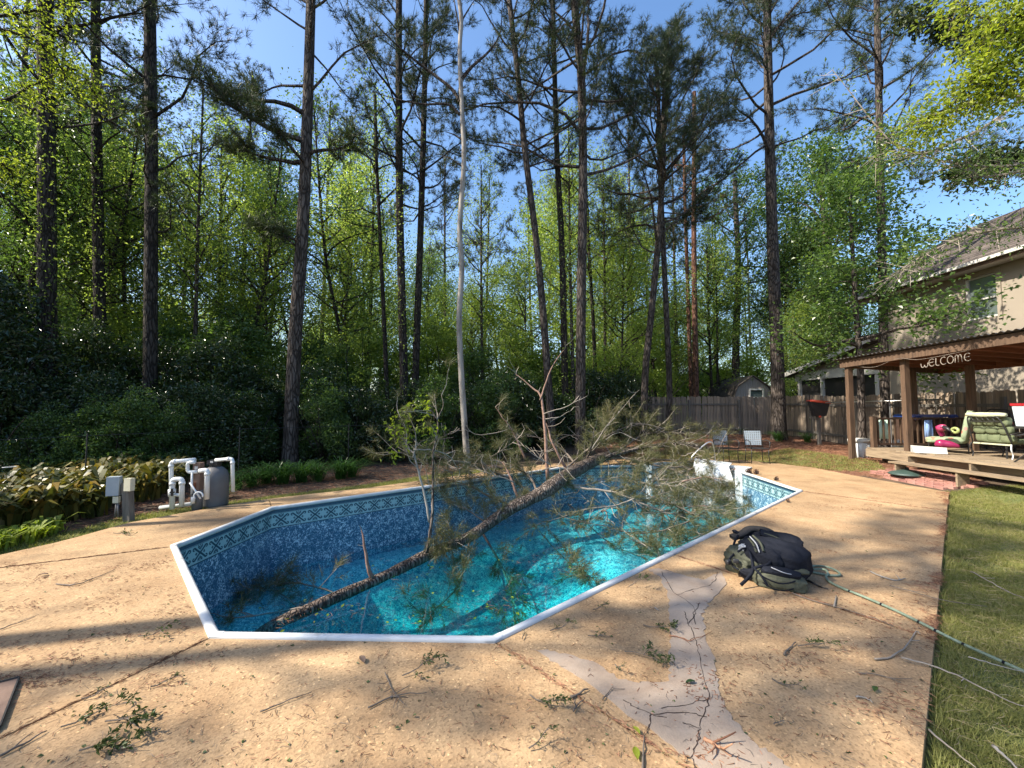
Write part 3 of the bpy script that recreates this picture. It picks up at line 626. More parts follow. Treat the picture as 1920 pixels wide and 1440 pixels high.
# ------------------------------------------------------------ fences
def picket_mesh(h, k):
    rr = random.Random(k); ge = Geo(); w_ = 0.068; e = 0.03; h = h + rr.uniform(-.025, .02)
    pr = [(-w_, 0), (w_, 0), (w_, h - e), (w_ - e, h), (-w_ + e, h), (-w_, h - e)]
    v = [(x, -0.009, z) for x, z in pr] + [(x, 0.009, z) for x, z in pr]; n = 6
    bmf = [[i, (i + 1) % n, (i + 1) % n + n, i + n] for i in range(n)]
    ge.add(v, q=bmf + [[0, 5, 2, 1][::1], [5, 4, 3, 2], [6, 7, 8, 11], [11, 8, 9, 10]]); return ge.mesh('picket', M['weathered'])
PK = [picket_mesh(1.84, k) for k in range(6)]
def fence(label, a, b, side, z_off=0.0, hole=None):
    f = thing('wooden_fence', label, 'fence', (a[0], a[1], float(terr(*a))))
    a = np.array(a, float); b = np.array(b, float); L = np.linalg.norm(b - a); d = (b - a) / L; nrm_ = np.array([-d[1], d[0]]) * side; rz = math.atan2(d[1], d[0]); rr = random.Random(int(L * 10))
    base = np.array(f.location)
    for i in range(int(L / 0.143)):
        p = a + d * (i + .5) * 0.143 ; o = bpy.data.objects.new('picket', PK[rr.randrange(6)]); C.objects.link(o); o.parent = f
        o.location = (p[0] - base[0], p[1] - base[1], float(terr(*p)) + 0.03 + z_off - base[2]); o.rotation_euler = (rr.uniform(-.02, .02), rr.uniform(-.012, .012), rz + rr.uniform(-.02, .02))
    for i in range(int(L / 2.4) + 1):
        p0 = a + d * min(i * 2.4 + 0.3, L) + nrm_ * 0.07; z = float(terr(*p0)) - base[2]; ge = Geo(); ge.box((p0[0] - base[0], p0[1] - base[1], z + .84), (.09, .09, 1.72), rz=rz); ge.build('post', M['post_wood'], f)
    for h in (0.3, 1.48):
        for i in range(int(L / 2.4)):
            p0 = a + d * (i * 2.4 + .3) + nrm_ * 0.035; p1 = a + d * min(i * 2.4 + 2.69, L) + nrm_ * 0.035; ge = Geo()
            ge.beam((p0[0] - base[0], p0[1] - base[1], float(terr(*p0)) + h - base[2]), (p1[0] - base[0], p1[1] - base[1], float(terr(*p1)) + h - base[2]), .04, .09); ge.build('rail', M['post_wood'], f)
    return f
fence('grey weathered picket fence across the back of the yard in front of the shed', (3.6, 21.2), (12.75, 21.0), -1)
fence('grey weathered picket fence running beside the pergola and beige house', (12.9, 21.0), (12.75, 4.5), -1)
# thin black wire fence in front of the left bushes
wf = thing('wire_fence', 'thin dark rail on posts stretched in front of the left hedge', 'fence', (0, 0, 0))
wp = [(-8.2, 5.4), (-7.3, 7.4), (-6.2, 9.8), (-4.4, 11.6), (-2.0, 12.9)]
for i in range(4): ge = Geo(); ge.tube([(*wp[i], 1.12), (*wp[i + 1], 1.12)], .005, 5); ge.build('rail', M['black_metal'], wf)
for p in wp: ge = Geo(); ge.tube([(*p, -.1), (*p, 1.16)], .012, 6); ge.build('post', M['black_metal'], wf)
# ------------------------------------------------------------ shed
sh = thing('garden_shed', 'weathered barn shaped shed with a small white window beyond the back fence', 'shed', (0, 0, 0))
sY = 25.5; cx = (1412 - 960) / F * sY; hw = 1.32; zb = 0.25; k_ = sY / F; sec = [(-hw, 1.75), (-hw * .72, 2.85), (0, 3.5), (hw * .72, 2.85), (hw, 1.75)]
npl = 18
for i in range(npl):                                              # vertical siding boards
    x0, x1 = -hw + 2 * hw * i / npl, -hw + 2 * hw * (i + 1) / npl - .012
    f_ = lambda x: np.interp(x, [s_[0] for s_ in sec], [s_[1] for s_ in sec]) - .03
    for z0, z1f in (((zb, None),) if not (1405 < 960 + (cx + (x0 + x1) / 2) / k_ < 1432) else ((zb, 1.8), (2.72, None))):
        v = [(cx + x0, sY, z0), (cx + x1, sY, z0), (cx + x1, sY, z1f or f_(x1)), (cx + x0, sY, z1f or f_(x0))]; v += [(x, y + .02, z) for x, y, z in v]
        ge = Geo(); ge.add(v, q=[[0, 1, 2, 3], [7, 6, 5, 4], [0, 4, 5, 1], [1, 5, 6, 2], [2, 6, 7, 3], [3, 7, 4, 0]]); ge.build('siding_board', M['shed'], sh)
ge = Geo(); ge.box((cx + 0.02, sY + 1.6, 1.1), (2 * hw - .1, 3.1, 1.8)); ge.build('body', M['shed'], sh)
ge = Geo(); ge.add([(cx + x, sY + .04, z) for x, z in ((-hw + .05, 1.1), (hw - .05, 1.1), (hw - .05, 1.75), (hw * .7, 2.8), (0, 3.42), (-hw * .7, 2.8), (-hw + .05, 1.75))], q=[[0, 1, 2, 6], [6, 2, 3, 5]], t=[[5, 3, 4]]); ge.build('gable_backing', M['screen'], sh)
for s_ in (-1, 1):
    for (x0, z0), (x1, z1) in ((sec[2], sec[3]), (sec[3], (hw + .08, 1.65))):
        ge = Geo(); v = [(cx + s_ * x, y, z + dz) for dz in (0, .05) for x, y, z in ((x0, sY - .12, z0), (x1, sY - .12, z1), (x1, sY + 3.4, z1), (x0, sY + 3.4, z0))]
        ge.add(v, q=[[0, 1, 2, 3], [7, 6, 5, 4], [0, 4, 5, 1], [1, 5, 6, 2], [2, 6, 7, 3], [3, 7, 4, 0]]); ge.build('roof_panel', M['shingle'], sh)
wn = bpy.data.objects.new('window', None); C.objects.link(wn); wn.parent = sh
wx = (1418 - 960) / F * sY - 0.0; ge = Geo(); ge.box((wx, sY - .0, 2.2), (.72, .03, .75)); ge.build('pane', M['glass'], wn)
ge = Geo()
for c, d in (((wx - .4, sY - .03, 2.25), (.09, .05, 1.0)), ((wx + .4, sY - .03, 2.25), (.09, .05, 1.0)), ((wx, sY - .032, 2.7), (.71, .05, .09)), ((wx, sY - .034, 2.22), (.71, .04, .05))): ge.box(c, d)
ge.build('frame', M['trim'], wn)
# ------------------------------------------------------------ house
hs = thing('beige_house', 'two-storey beige stucco house with dark shingle roof behind the fence on the right', 'house', (0, 0, 0))
HX = 15.0; y_c = 17.1; ez = 6.0
def wall_quad(ge, x, y0, y1, z0, z1, th=.18): ge.box((x + th / 2, (y0 + y1) / 2, (z0 + z1) / 2), (th, abs(y1 - y0), z1 - z0))
wy0, wy1, wz0, wz1 = 13.05, 13.98, 4.45, 5.82
ge = Geo(); wall_quad(ge, HX, 2, wy0, 0, ez); wall_quad(ge, HX, wy1, y_c, 0, ez); wall_quad(ge, HX, wy0, wy1, 0, wz0); wall_quad(ge, HX, wy0, wy1, wz1, ez)
ge.box((HX + 4.5, y_c - .09, 3), (8.6, .18, 6)); ge.build('wall', M['stucco'], hs)
ge = Geo(); ge.add([(HX + .02, y_c, 6), (19, y_c, 8.9), (23, y_c, 6)], t=[[0, 2, 1]]); ge.build('gable', M['stucco'], hs)
wn = bpy.data.objects.new('window', None); C.objects.link(wn); wn.parent = hs
ge = Geo(); ge.box((HX + .09, (wy0 + wy1) / 2, (wz0 + wz1) / 2), (.02, wy1 - wy0, wz1 - wz0)); ge.build('pane', M['glass'], wn)
ge = Geo()
for yy in (wy0 + .03, wy1 - .03): ge.box((HX + .06, yy, (wz0 + wz1) / 2), (.06, .06, wz1 - wz0))
for zz in (wz0 + .03, wz1 - .03, (wz0 + wz1) / 2 - .06): ge.box((HX + .062, (wy0 + wy1) / 2, zz), (.05, wy1 - wy0 - .13, .045))
ge.build('frame', M['trim'], wn)
for y0, y1 in ((wy0 - .12, wy0 - .0), (wy1 + .0, wy1 + .12)): ge = Geo(); ge.box((HX - .02, (y0 + y1) / 2, (wz0 + wz1) / 2), (.04, .12, wz1 - wz0 + .2)); ge.build('window_casing', M['stucco'], hs)
ge = Geo(); ge.box((HX - .01, 7.2, 4.5), (.06, 9.0, .16)); ge.build('stucco_band', M['stucco'], hs)
# roof: courses of shingles on the near slope, hip end
rx0, rz0, rx1, rz1 = HX - .5, ez + .15, 19.0, 9.05; ncr = 24
for i in range(ncr):
    t0, t1 = i / ncr, (i + 1) / ncr; xa, za = rx0 + (rx1 - rx0) * t0, rz0 + (rz1 - rz0) * t0; xb, zb_ = rx0 + (rx1 - rx0) * t1, rz0 + (rz1 - rz0) * t1
    ye0, ye1 = 18.3 - 0.3 * t0, 18.3 - 0.3 * t1; ge = Geo()
    ge.add([(xa, 1.5, za + .03), (xa, ye0, za + .03), (xb + .02, ye1, zb_ + .012), (xb + .02, 1.5, zb_ + .012), (xa, 1.5, za), (xa, ye0, za)], q=[[0, 3, 2, 1], [4, 0, 1, 5]]); ge.build('shingle_course', M['shingle'], hs)
ge = Geo(); ge.add([(rx0, 1.5, rz0 - .02), (rx0, 18.3, rz0 - .02), (19, 18, 9.02), (19, 1.5, 9.02), (23.5, 1.5, rz0), (23.5, 18.3, rz0)], q=[[0, 1, 2, 3], [3, 2, 5, 4]], t=[[1, 5, 2]]); ge.build('roof_deck', M['shingle'], hs)
ge = Geo(); ge.box((HX - .25, 10, ez + .02), (.5, 16.6, .04)); ge.build('soffit', M['trim'], hs)
ge = Geo(); ge.box((HX - .51, 10, ez + .09), (.03, 16.6, .2)); ge.build('fascia', M['trim_dark'], hs)
ge = Geo(); ge.box((HX - .57, 10, ez + .14), (.1, 16.6, .1)); ge.build('gutter', M['trim'], hs)
# screened porch wing
po = thing('screened_porch', 'low porch with dark screens, white posts and shingle roof beyond the fence', 'porch', (0, 0, 0))
PXX = 14.9; y0p, y1p = 17.3, 22.2
ge = Geo(); ge.box((PXX + .06, (y0p + y1p) / 2, 2.1), (.02, y1p - y0p, 1.9)); ge.build('screen', M['screen'], po)
ge = Geo(); ge.box((PXX + 2.5, y1p - .02, 2.1), (4.9, .02, 1.9)); ge.build('screen', M['screen'], po)
for y in (y0p + .1, 18.9, 20.5, y1p - .08): ge = Geo(); ge.box((PXX, y, 2.1), (.14, .14, 2.6)); ge.build('post', M['trim'], po)
ge = Geo(); ge.box((PXX, (y0p + y1p) / 2, 1.12), (.06, y1p - y0p - .3, .1)); ge.build('rail', M['trim'], po)
ge = Geo(); ge.box((PXX - .02, (y0p + y1p) / 2, 3.2), (.16, y1p - y0p + .3, .42)); ge.build('beam', M['trim'], po)
ge = Geo(); v = [(PXX - .5, y0p - .2, 4.45), (PXX - .5, y1p + .7, 3.35), (PXX + 5, y1p + .7, 3.35), (PXX + 5, y0p - .2, 4.45)]; v += [(x, y, z - .14) for x, y, z in v]
ge.add(v, q=[[0, 3, 2, 1], [4, 5, 6, 7], [0, 1, 5, 4], [1, 2, 6, 5], [2, 3, 7, 6], [3, 0, 4, 7]]); ge.build('roof', M['shingle'], po)
ge = Geo(); ge.beam((PXX - .52, y0p - .2, 4.36), (PXX - .52, y1p + .7, 3.26), .04, .2); ge.build('fascia', M['trim'], po)
ge = Geo(); ge.add([(PXX, y0p, 3.4), (PXX, y1p, 3.4), (PXX, y0p, 4.3)], t=[[0, 1, 2]]); ge.build('gable', M['stucco'], po)
# ------------------------------------------------------------ wooden platform and pergola
DZ = 0.56
pt = thing('wooden_platform', 'low wooden platform with steps, rail and balusters under the pergola', 'platform', (0, 0, 0))
x0, x1, y0, y1 = 9.42, 12.3, 5.2, 11.45; rr = random.Random(8); n = 44
for i in range(n):
    y = y0 + (y1 - y0) * (i + .5) / n; ge = Geo(); ge.box(((x0 + x1) / 2, y, DZ - .019), (x1 - x0, (y1 - y0) / n - .007, .036)); ge.build('deck_board', M['lumber'], pt)
ge = Geo(); ge.box((x0 + .01, (y0 + y1) / 2, DZ - .14), (.04, y1 - y0, .2)); ge.build('front_fascia', M['lumber'], pt)
ge = Geo(); ge.box(((x0 + x1) / 2, y1 + .02, DZ - .14), (x1 - x0, .04, .2)); ge.build('side_fascia', M['lumber'], pt)
ge = Geo(); ge.box((10.9, 8.3, .3), (2.6, 5.8, .2)); ge.build('joists', M['dark_stain'], pt)
sx = 9.0; syo = 10.05
for i, (xx, z) in enumerate(((9.22, DZ - .015), (8.9, DZ - .19))):
    ge = Geo(); ge.box((xx, (4.6 + syo) / 2, z - .02), (.3, syo - 4.6, .038)); ge.build('step_tread', M['lumber'], pt)
for y in (9.9, 8.55, 7.2, 6.0):
    zt = float(terr(8.9, y)); ge = Geo(); ge.box((8.9, y, (zt + DZ - .23) / 2), (.24, .04, DZ - .23 - zt)); ge.build('step_support', M['lumber'], pt)
    ge = Geo(); ge.box((9.16, y, (DZ - .19 + DZ - .055) / 2 - .01), (.2, .04, .12)); ge.build('step_support', M['lumber'], pt)
def rail(xa, xb, yy, axis='x'):
    L = xb - xa
    for z, w_ in ((DZ + .76, .09), (DZ + .09, .06)):
        ge = Geo(); c = ((xa + xb) / 2, yy, z) if axis == 'x' else (yy, (xa + xb) / 2, z); d = (L, w_, .045) if axis == 'x' else (w_, L, .045); ge.box(c, d); ge.build('rail', M['dark_stain'], pt)
    for i in range(int(L / .15) + 1):
        t = xa + .06 + i * .15
        if t > xb: break
        ge = Geo(); c = (t, yy, DZ + .42) if axis == 'x' else (yy, t, DZ + .42); ge.box(c, (.035, .035, .64)); ge.build('baluster', M['cedar'], pt)
rail(9.62, 12.25, 11.38); rail(6.2, 11.3, 12.22, 'y')
ge = Geo(); ge.box((9.56, 11.38, DZ + .4), (.1, .1, .82)); ge.build('rail_post', M['cedar'], pt)
pgl = thing('pergola', 'brown timber pergola with corrugated roof over the wooden platform', 'pergola', (0, 0, 0))
posts = [(P(1598, 850, 11.95), 2.83), (P(1705, 862, 10.42), 2.9), (P(1717, 835, 11.9), 2.75), (P(1822, 760, 10.5), 2.75)]
pc_ = [(p.x, p.y, h) for p, h in posts] + [(9.7, 6.6, 2.98), (12.1, 6.6, 2.75)]
for x, y, h in pc_:
    z = float(terr(x, y)) - .05; ge = Geo(); ge.box((x, y, (z + h - .1) / 2), (.125, .125, h - .1 - z)); ge.build('post', M['cedar'], pgl)
fa, fb = (9.32, 12.1), (9.72, 5.8)
ge = Geo(); ge.beam((fa[0], fa[1], 2.83), (fb[0], fb[1], 2.98), .05, .2); ge.build('front_beam', M['cedar'], pgl)
ge = Geo(); ge.beam((12.1, 12.1, 2.66), (12.1, 5.8, 2.72), .05, .18); ge.build('back_beam', M['cedar_red'], pgl)
ge = Geo(); ge.beam((9.36, 12.12, 2.82), (12.1, 12.12, 2.66), .05, .16); ge.build('side_beam', M['cedar'], pgl)
for i in range(12):
    y = 11.7 - i * .52; ge = Geo(); t = (12.1 - y) / 6.3; ge.beam((9.4 + .4 * t, y, 2.86 + .15 * t), (12.1, y, 2.7 + .06 * t), .04, .12); ge.build('rafter', M['cedar_red'], pgl)
nw = 240; ys_ = np.linspace(12.25, 5.7, nw); wv = .018 * np.sin(np.arange(nw) * math.pi / 2.0 * .9); v = []
for xi, (xx, zo) in enumerate(((-.14, 0), (2.95, -.24))):
    for y, h in zip(ys_, wv):
        t = (12.1 - y) / 6.3; v.append((9.32 + .4 * t + xx if xi == 0 else 12.35, y, 2.97 + .15 * t + h + zo * (1 if xi else 0)))
ge = Geo(); ge.add(v, q=[[i, i + nw, i + 1 + nw, i + 1] for i in range(nw - 1)]); ge.build('corrugated_roof', M['corrugated'], pgl, True)
ge = Geo(); v = [(9.36, 12.1, 2.925), (9.74, 5.8, 3.075), (12.25, 5.8, 2.8), (12.25, 12.1, 2.72)]; ge.add(v, q=[[0, 1, 2, 3]]); ge.build('ceiling_board', M['cedar_red'], pgl)
# WELCOME letters hanging under the front beam
wl = thing('welcome_sign', 'pale cut-out letters reading WELCOME hung under the pergola beam', 'sign', (0, 0, 0))
def arc(cx, cy, rx, ry, a0, a1, n=9): return [(cx + rx * math.cos(R(a0 + (a1 - a0) * i / n)), cy + ry * math.sin(R(a0 + (a1 - a0) * i / n))) for i in range(n + 1)]
LT = {'W': [arc(.28, .45, .26, .45, 165, 330), arc(.78, .45, .26, .45, 195, 375)], 'E': [arc(.45, .5, .42, .48, 45, 320, 12), [(.05, .5), (.65, .55)]],
      'L': [[(.15, 1.0), (.1, .3)] + arc(.4, .25, .3, .25, 190, 300, 5)], 'C': [arc(.45, .5, .42, .48, 50, 315, 12)], 'O': [arc(.45, .5, .4, .48, 0, 360, 14)],
      'M': [[(.05, 0), (.08, .6)] + arc(.27, .6, .19, .38, 180, 0, 6) + [(.48, .05)], [(.48, .05), (.5, .6)] + arc(.7, .6, .19, .38, 180, 0, 6) + [(.95, 0)]]}
wds = {'W': 1.1, 'E': .85, 'L': .7, 'C': .85, 'O': .95, 'M': 1.15}
tot = sum(wds[c] for c in 'WELCOME'); tx = 0; pA, pB = PX(1727, 690, 9.42), PX(1822, 676, 9.52)
for ch in 'WELCOME':
    ge = Geo(); sc_w = 1 / tot
    for st_ in LT[ch]:
        pts = []
        for (u, v_) in st_:
            t = (tx + u * .95) * sc_w; p = pA.lerp(pB, t); pts.append((p.x, p.y, p.z + v_ * .17))
        ge.tube(pts, .008, 5)
    ge.build('letter', M['twig_pale'], wl, True); tx += wds[ch]
ge = Geo(); a_, b_ = P(1600, 676, 11.9), P(1690, 690, 10.6); ge.tube(bez([(9.36, 11.9, 2.78), (9.4, 11.1, 2.66), (9.4, 10.4, 2.8), tuple(pA + Vector((0, 0, .2))), tuple(pB + Vector((0, 0, .22)))], 6), .004, 4); ge.build('cord', M['twig_pale'], wl)
# ============================================================ TREES
def nrm1(v): return v / max(np.linalg.norm(v), 1e-9)
def limb_path(rg, p0, az, L, up, n=7, curve=0.25, wig=0.05):
    d = np.array([math.cos(az) * math.cos(up), math.sin(az) * math.cos(up), math.sin(up)]); pts = [np.array(p0, float)]
    for i in range(n - 1):
        d = nrm1(d + np.array([0, 0, curve / n]) + rg.normal(size=3) * wig * 1.6); pts.append(pts[-1] + d * L / (n - 1))
    return np.array(pts)
def at_path(p, t):
    x = t * (len(p) - 1); i = int(min(x, len(p) - 2)); f = x - i
    return p[i] * (1 - f) + p[i + 1] * f, nrm1(p[i + 1] - p[i])
def grow(rg, tw, p0, az, L, up, r0, kind, o):
    """one limb with side twigs into tw (wood); returns leaf / tuft positions and directions"""
    pos, dirs = [], []
    path = limb_path(rg, p0, az, L, up, o.get('seg', 7), o.get('curve', .25), o.get('wig', .07))
    tw.tube(path, lerp_r(r0, max(r0 * .16, .004), len(path)), o.get('sides', 5), False)
    ns = max(3, int(L * o.get('dens', 3.2)))
    A, B, ra = [], [], []
    for k in range(ns):
        t = rg.uniform(o.get('t0', .3), 1.0) if k else 1.0
        q, d = at_path(path, t); l = L * o.get('sub', .32) * rg.uniform(.4, 1.1) * (1.15 - .6 * t)
        a2 = math.atan2(d[1], d[0]) + rg.choice([-1, 1]) * rg.uniform(.4, 1.2) if k else math.atan2(d[1], d[0])
        u2 = math.asin(max(-1, min(1, d[2]))) * .6 + rg.normal() * .3 + o.get('subup', .12)
        sp = limb_path(rg, q, a2, max(l, .25), u2, 4, o.get('curve', .25), o.get('wig', .07) * 1.5)
        A += [sp[0], sp[1], sp[2]]; B += [sp[1], sp[2], sp[3]]; rs = max(r0 * .3 * (1.2 - t), .006); ra += [rs, rs * .7, rs * .45]
        m = o.get('nt', 4)
        for j in range(m):
            tt = rg.uniform(.35, 1) if j else 1; x, dd = at_path(sp, tt)
            if kind == 'pine':
                off = rg.normal(size=3) * .12 * (j > 0); e = x + off; pos.append(e); dirs.append(nrm1(dd + off * 3 + [0, 0, .15]))
                if j: A.append(x - 0); B.append(e); ra.append(.005)
            else: pos.append(x + rg.normal(size=3) * o.get('scat', .22)); dirs.append(dd)
    tw.sticks(A, B, ra, np.array(ra) * .65)
    return pos, dirs
def trunk_tube(ge, pts, r0, r1, H=None, sides=12, flare=True, n=5):
    p = bez(pts, n); z = p[:, 2]; t = (z - z[0]) / max(z[-1] - z[0], .01); r = r0 + (r1 - r0) * t
    if flare: r = r * (1 + .35 * np.exp(-(z - z[0]) / .35))
    ge.tube(p, r, sides, False); return p
def tree_parts(kind, p, rg, o):
    """wood and foliage geometry of a crown round the trunk path p"""
    tw, fo = Geo(), Geo(); z = p[:, 2]; zt = z[-1]; zb = o['zb']; pos, dirs = [], []
    def at_z(h): return np.array([np.interp(h, z, p[:, 0]), np.interp(h, z, p[:, 1]), h])
    for i in range(o['n']):
        u = ((i + rg.uniform(0, 1)) / o['n']) ** o.get('pw', .9); h = zb + (zt - zb) * u
        prof = o['prof'](u); L = o['L'] * prof * rg.uniform(.65, 1.2); az = i * 2.4 + rg.normal() * .5
        up = o['up0'] + (o['up1'] - o['up0']) * u + rg.normal() * .12
        a, b = grow(rg, tw, at_z(h), az, L, up, o.get('r', .03) * L ** .7 * (.7 + .3 * prof), kind, o); pos += a; dirs += b
    for (h, az, L, up) in o.get('extra', []):
        a, b = grow(rg, tw, at_z(h), az, L, up, .045 * L ** .6, kind, dict(o, dens=o.get('xd', 5), sub=.4)); pos += a; dirs += b
    for i in range(o.get('stubs', 0)):
        h = rg.uniform(1.5, zb); sp = limb_path(rg, at_z(h), rg.uniform(0, 6.28), rg.uniform(.3, 1.6), rg.uniform(-.2, .6), 5, .1, .12); tw.tube(sp, lerp_r(.022, .006, 5), 4, False)
    pos = np.array(pos); dirs = np.array(dirs)
    if kind == 'pine':
        fo.needles(rg, pos, dirs, o.get('nl', .24), o.get('nn', 13), .8, o.get('nw', .012))
    else:
        m = o.get('lm', 9); P_ = np.repeat(pos, m, 0) + rg.normal(size=(len(pos) * m, 3)) * o.get('cl', .2)
        fo.leaves(rg, P_, o.get('ls', .1), o.get('flat', .5), o.get('asp', .6))
    return tw, fo
pine_prof = lambda u: (0.55 + .9 * math.sin(math.pi * min(1, u * .8 + .2))) * (1 - .55 * u)
round_prof = lambda u: .35 + .75 * math.sin(math.pi * min(1, .15 + u * .85))
PINE = dict(n=32, L=2.7, up0=.15, up1=.85, prof=pine_prof, dens=4.6, nt=6, sub=.34, zb=7, r=.019, nn=17, nl=.21, wig=.13, curve=.4, t0=.38)
DEC = dict(n=22, L=2.6, up0=.35, up1=1.0, prof=round_prof, dens=3.2, nt=4, sub=.42, zb=3, r=.023, lm=11, cl=.22, ls=.095, curve=.35, wig=.14)
def make_tree(name, label, cat, kind, pts, r0, r1, bark, leaf, o, seed, group=None):
    rg = np.random.default_rng(seed); base = Vector(pts[0])
    t = thing(name, label, cat, tuple(base), group=group)
    ge = Geo(); rel = [(p[0] - base.x, p[1] - base.y, p[2] - base.z) for p in pts]; p = trunk_tube(ge, rel, r0, r1); ge.build('trunk', M[bark], t, True)
    if kind != 'bare':
        tw, fo = tree_parts(kind, p, rg, o); tw.build('branches', M[bark], t); fo.build('crown', M[leaf], t)
    return t, p
def px_trunk(pix, Y, H, base_z=None, dy=0):
    """pix: (x, y) from the base upwards, all at distance Y; carried on straight to height H"""
    pts = [P(x, y, Y + dy * i) for i, (x, y) in enumerate(pix)]
    z0 = float(terr(pts[0].x, Y)) - .1
    if pts[0].z > z0 + .1:
        d = (pts[1] - pts[0]); k = (z0 - pts[0].z) / d.z; k = max(k, -3); q = pts[0] + Vector((d.x * k * .5, 0, 0)); q.z = z0; pts = [q] + pts
    else: pts[0].z = z0
    d = pts[-1] - pts[-2]; d = d / d.z; top = pts[-1]
    n = 3
    for i in range(1, n + 1):
        h = (H - top.z) * i / n; pts.append(top + Vector((d.x * h * .6, d.y * h * .6 + .05 * math.sin(i * 2) * h * .3, h)))
    return pts
def lean(pix, Y): return pix
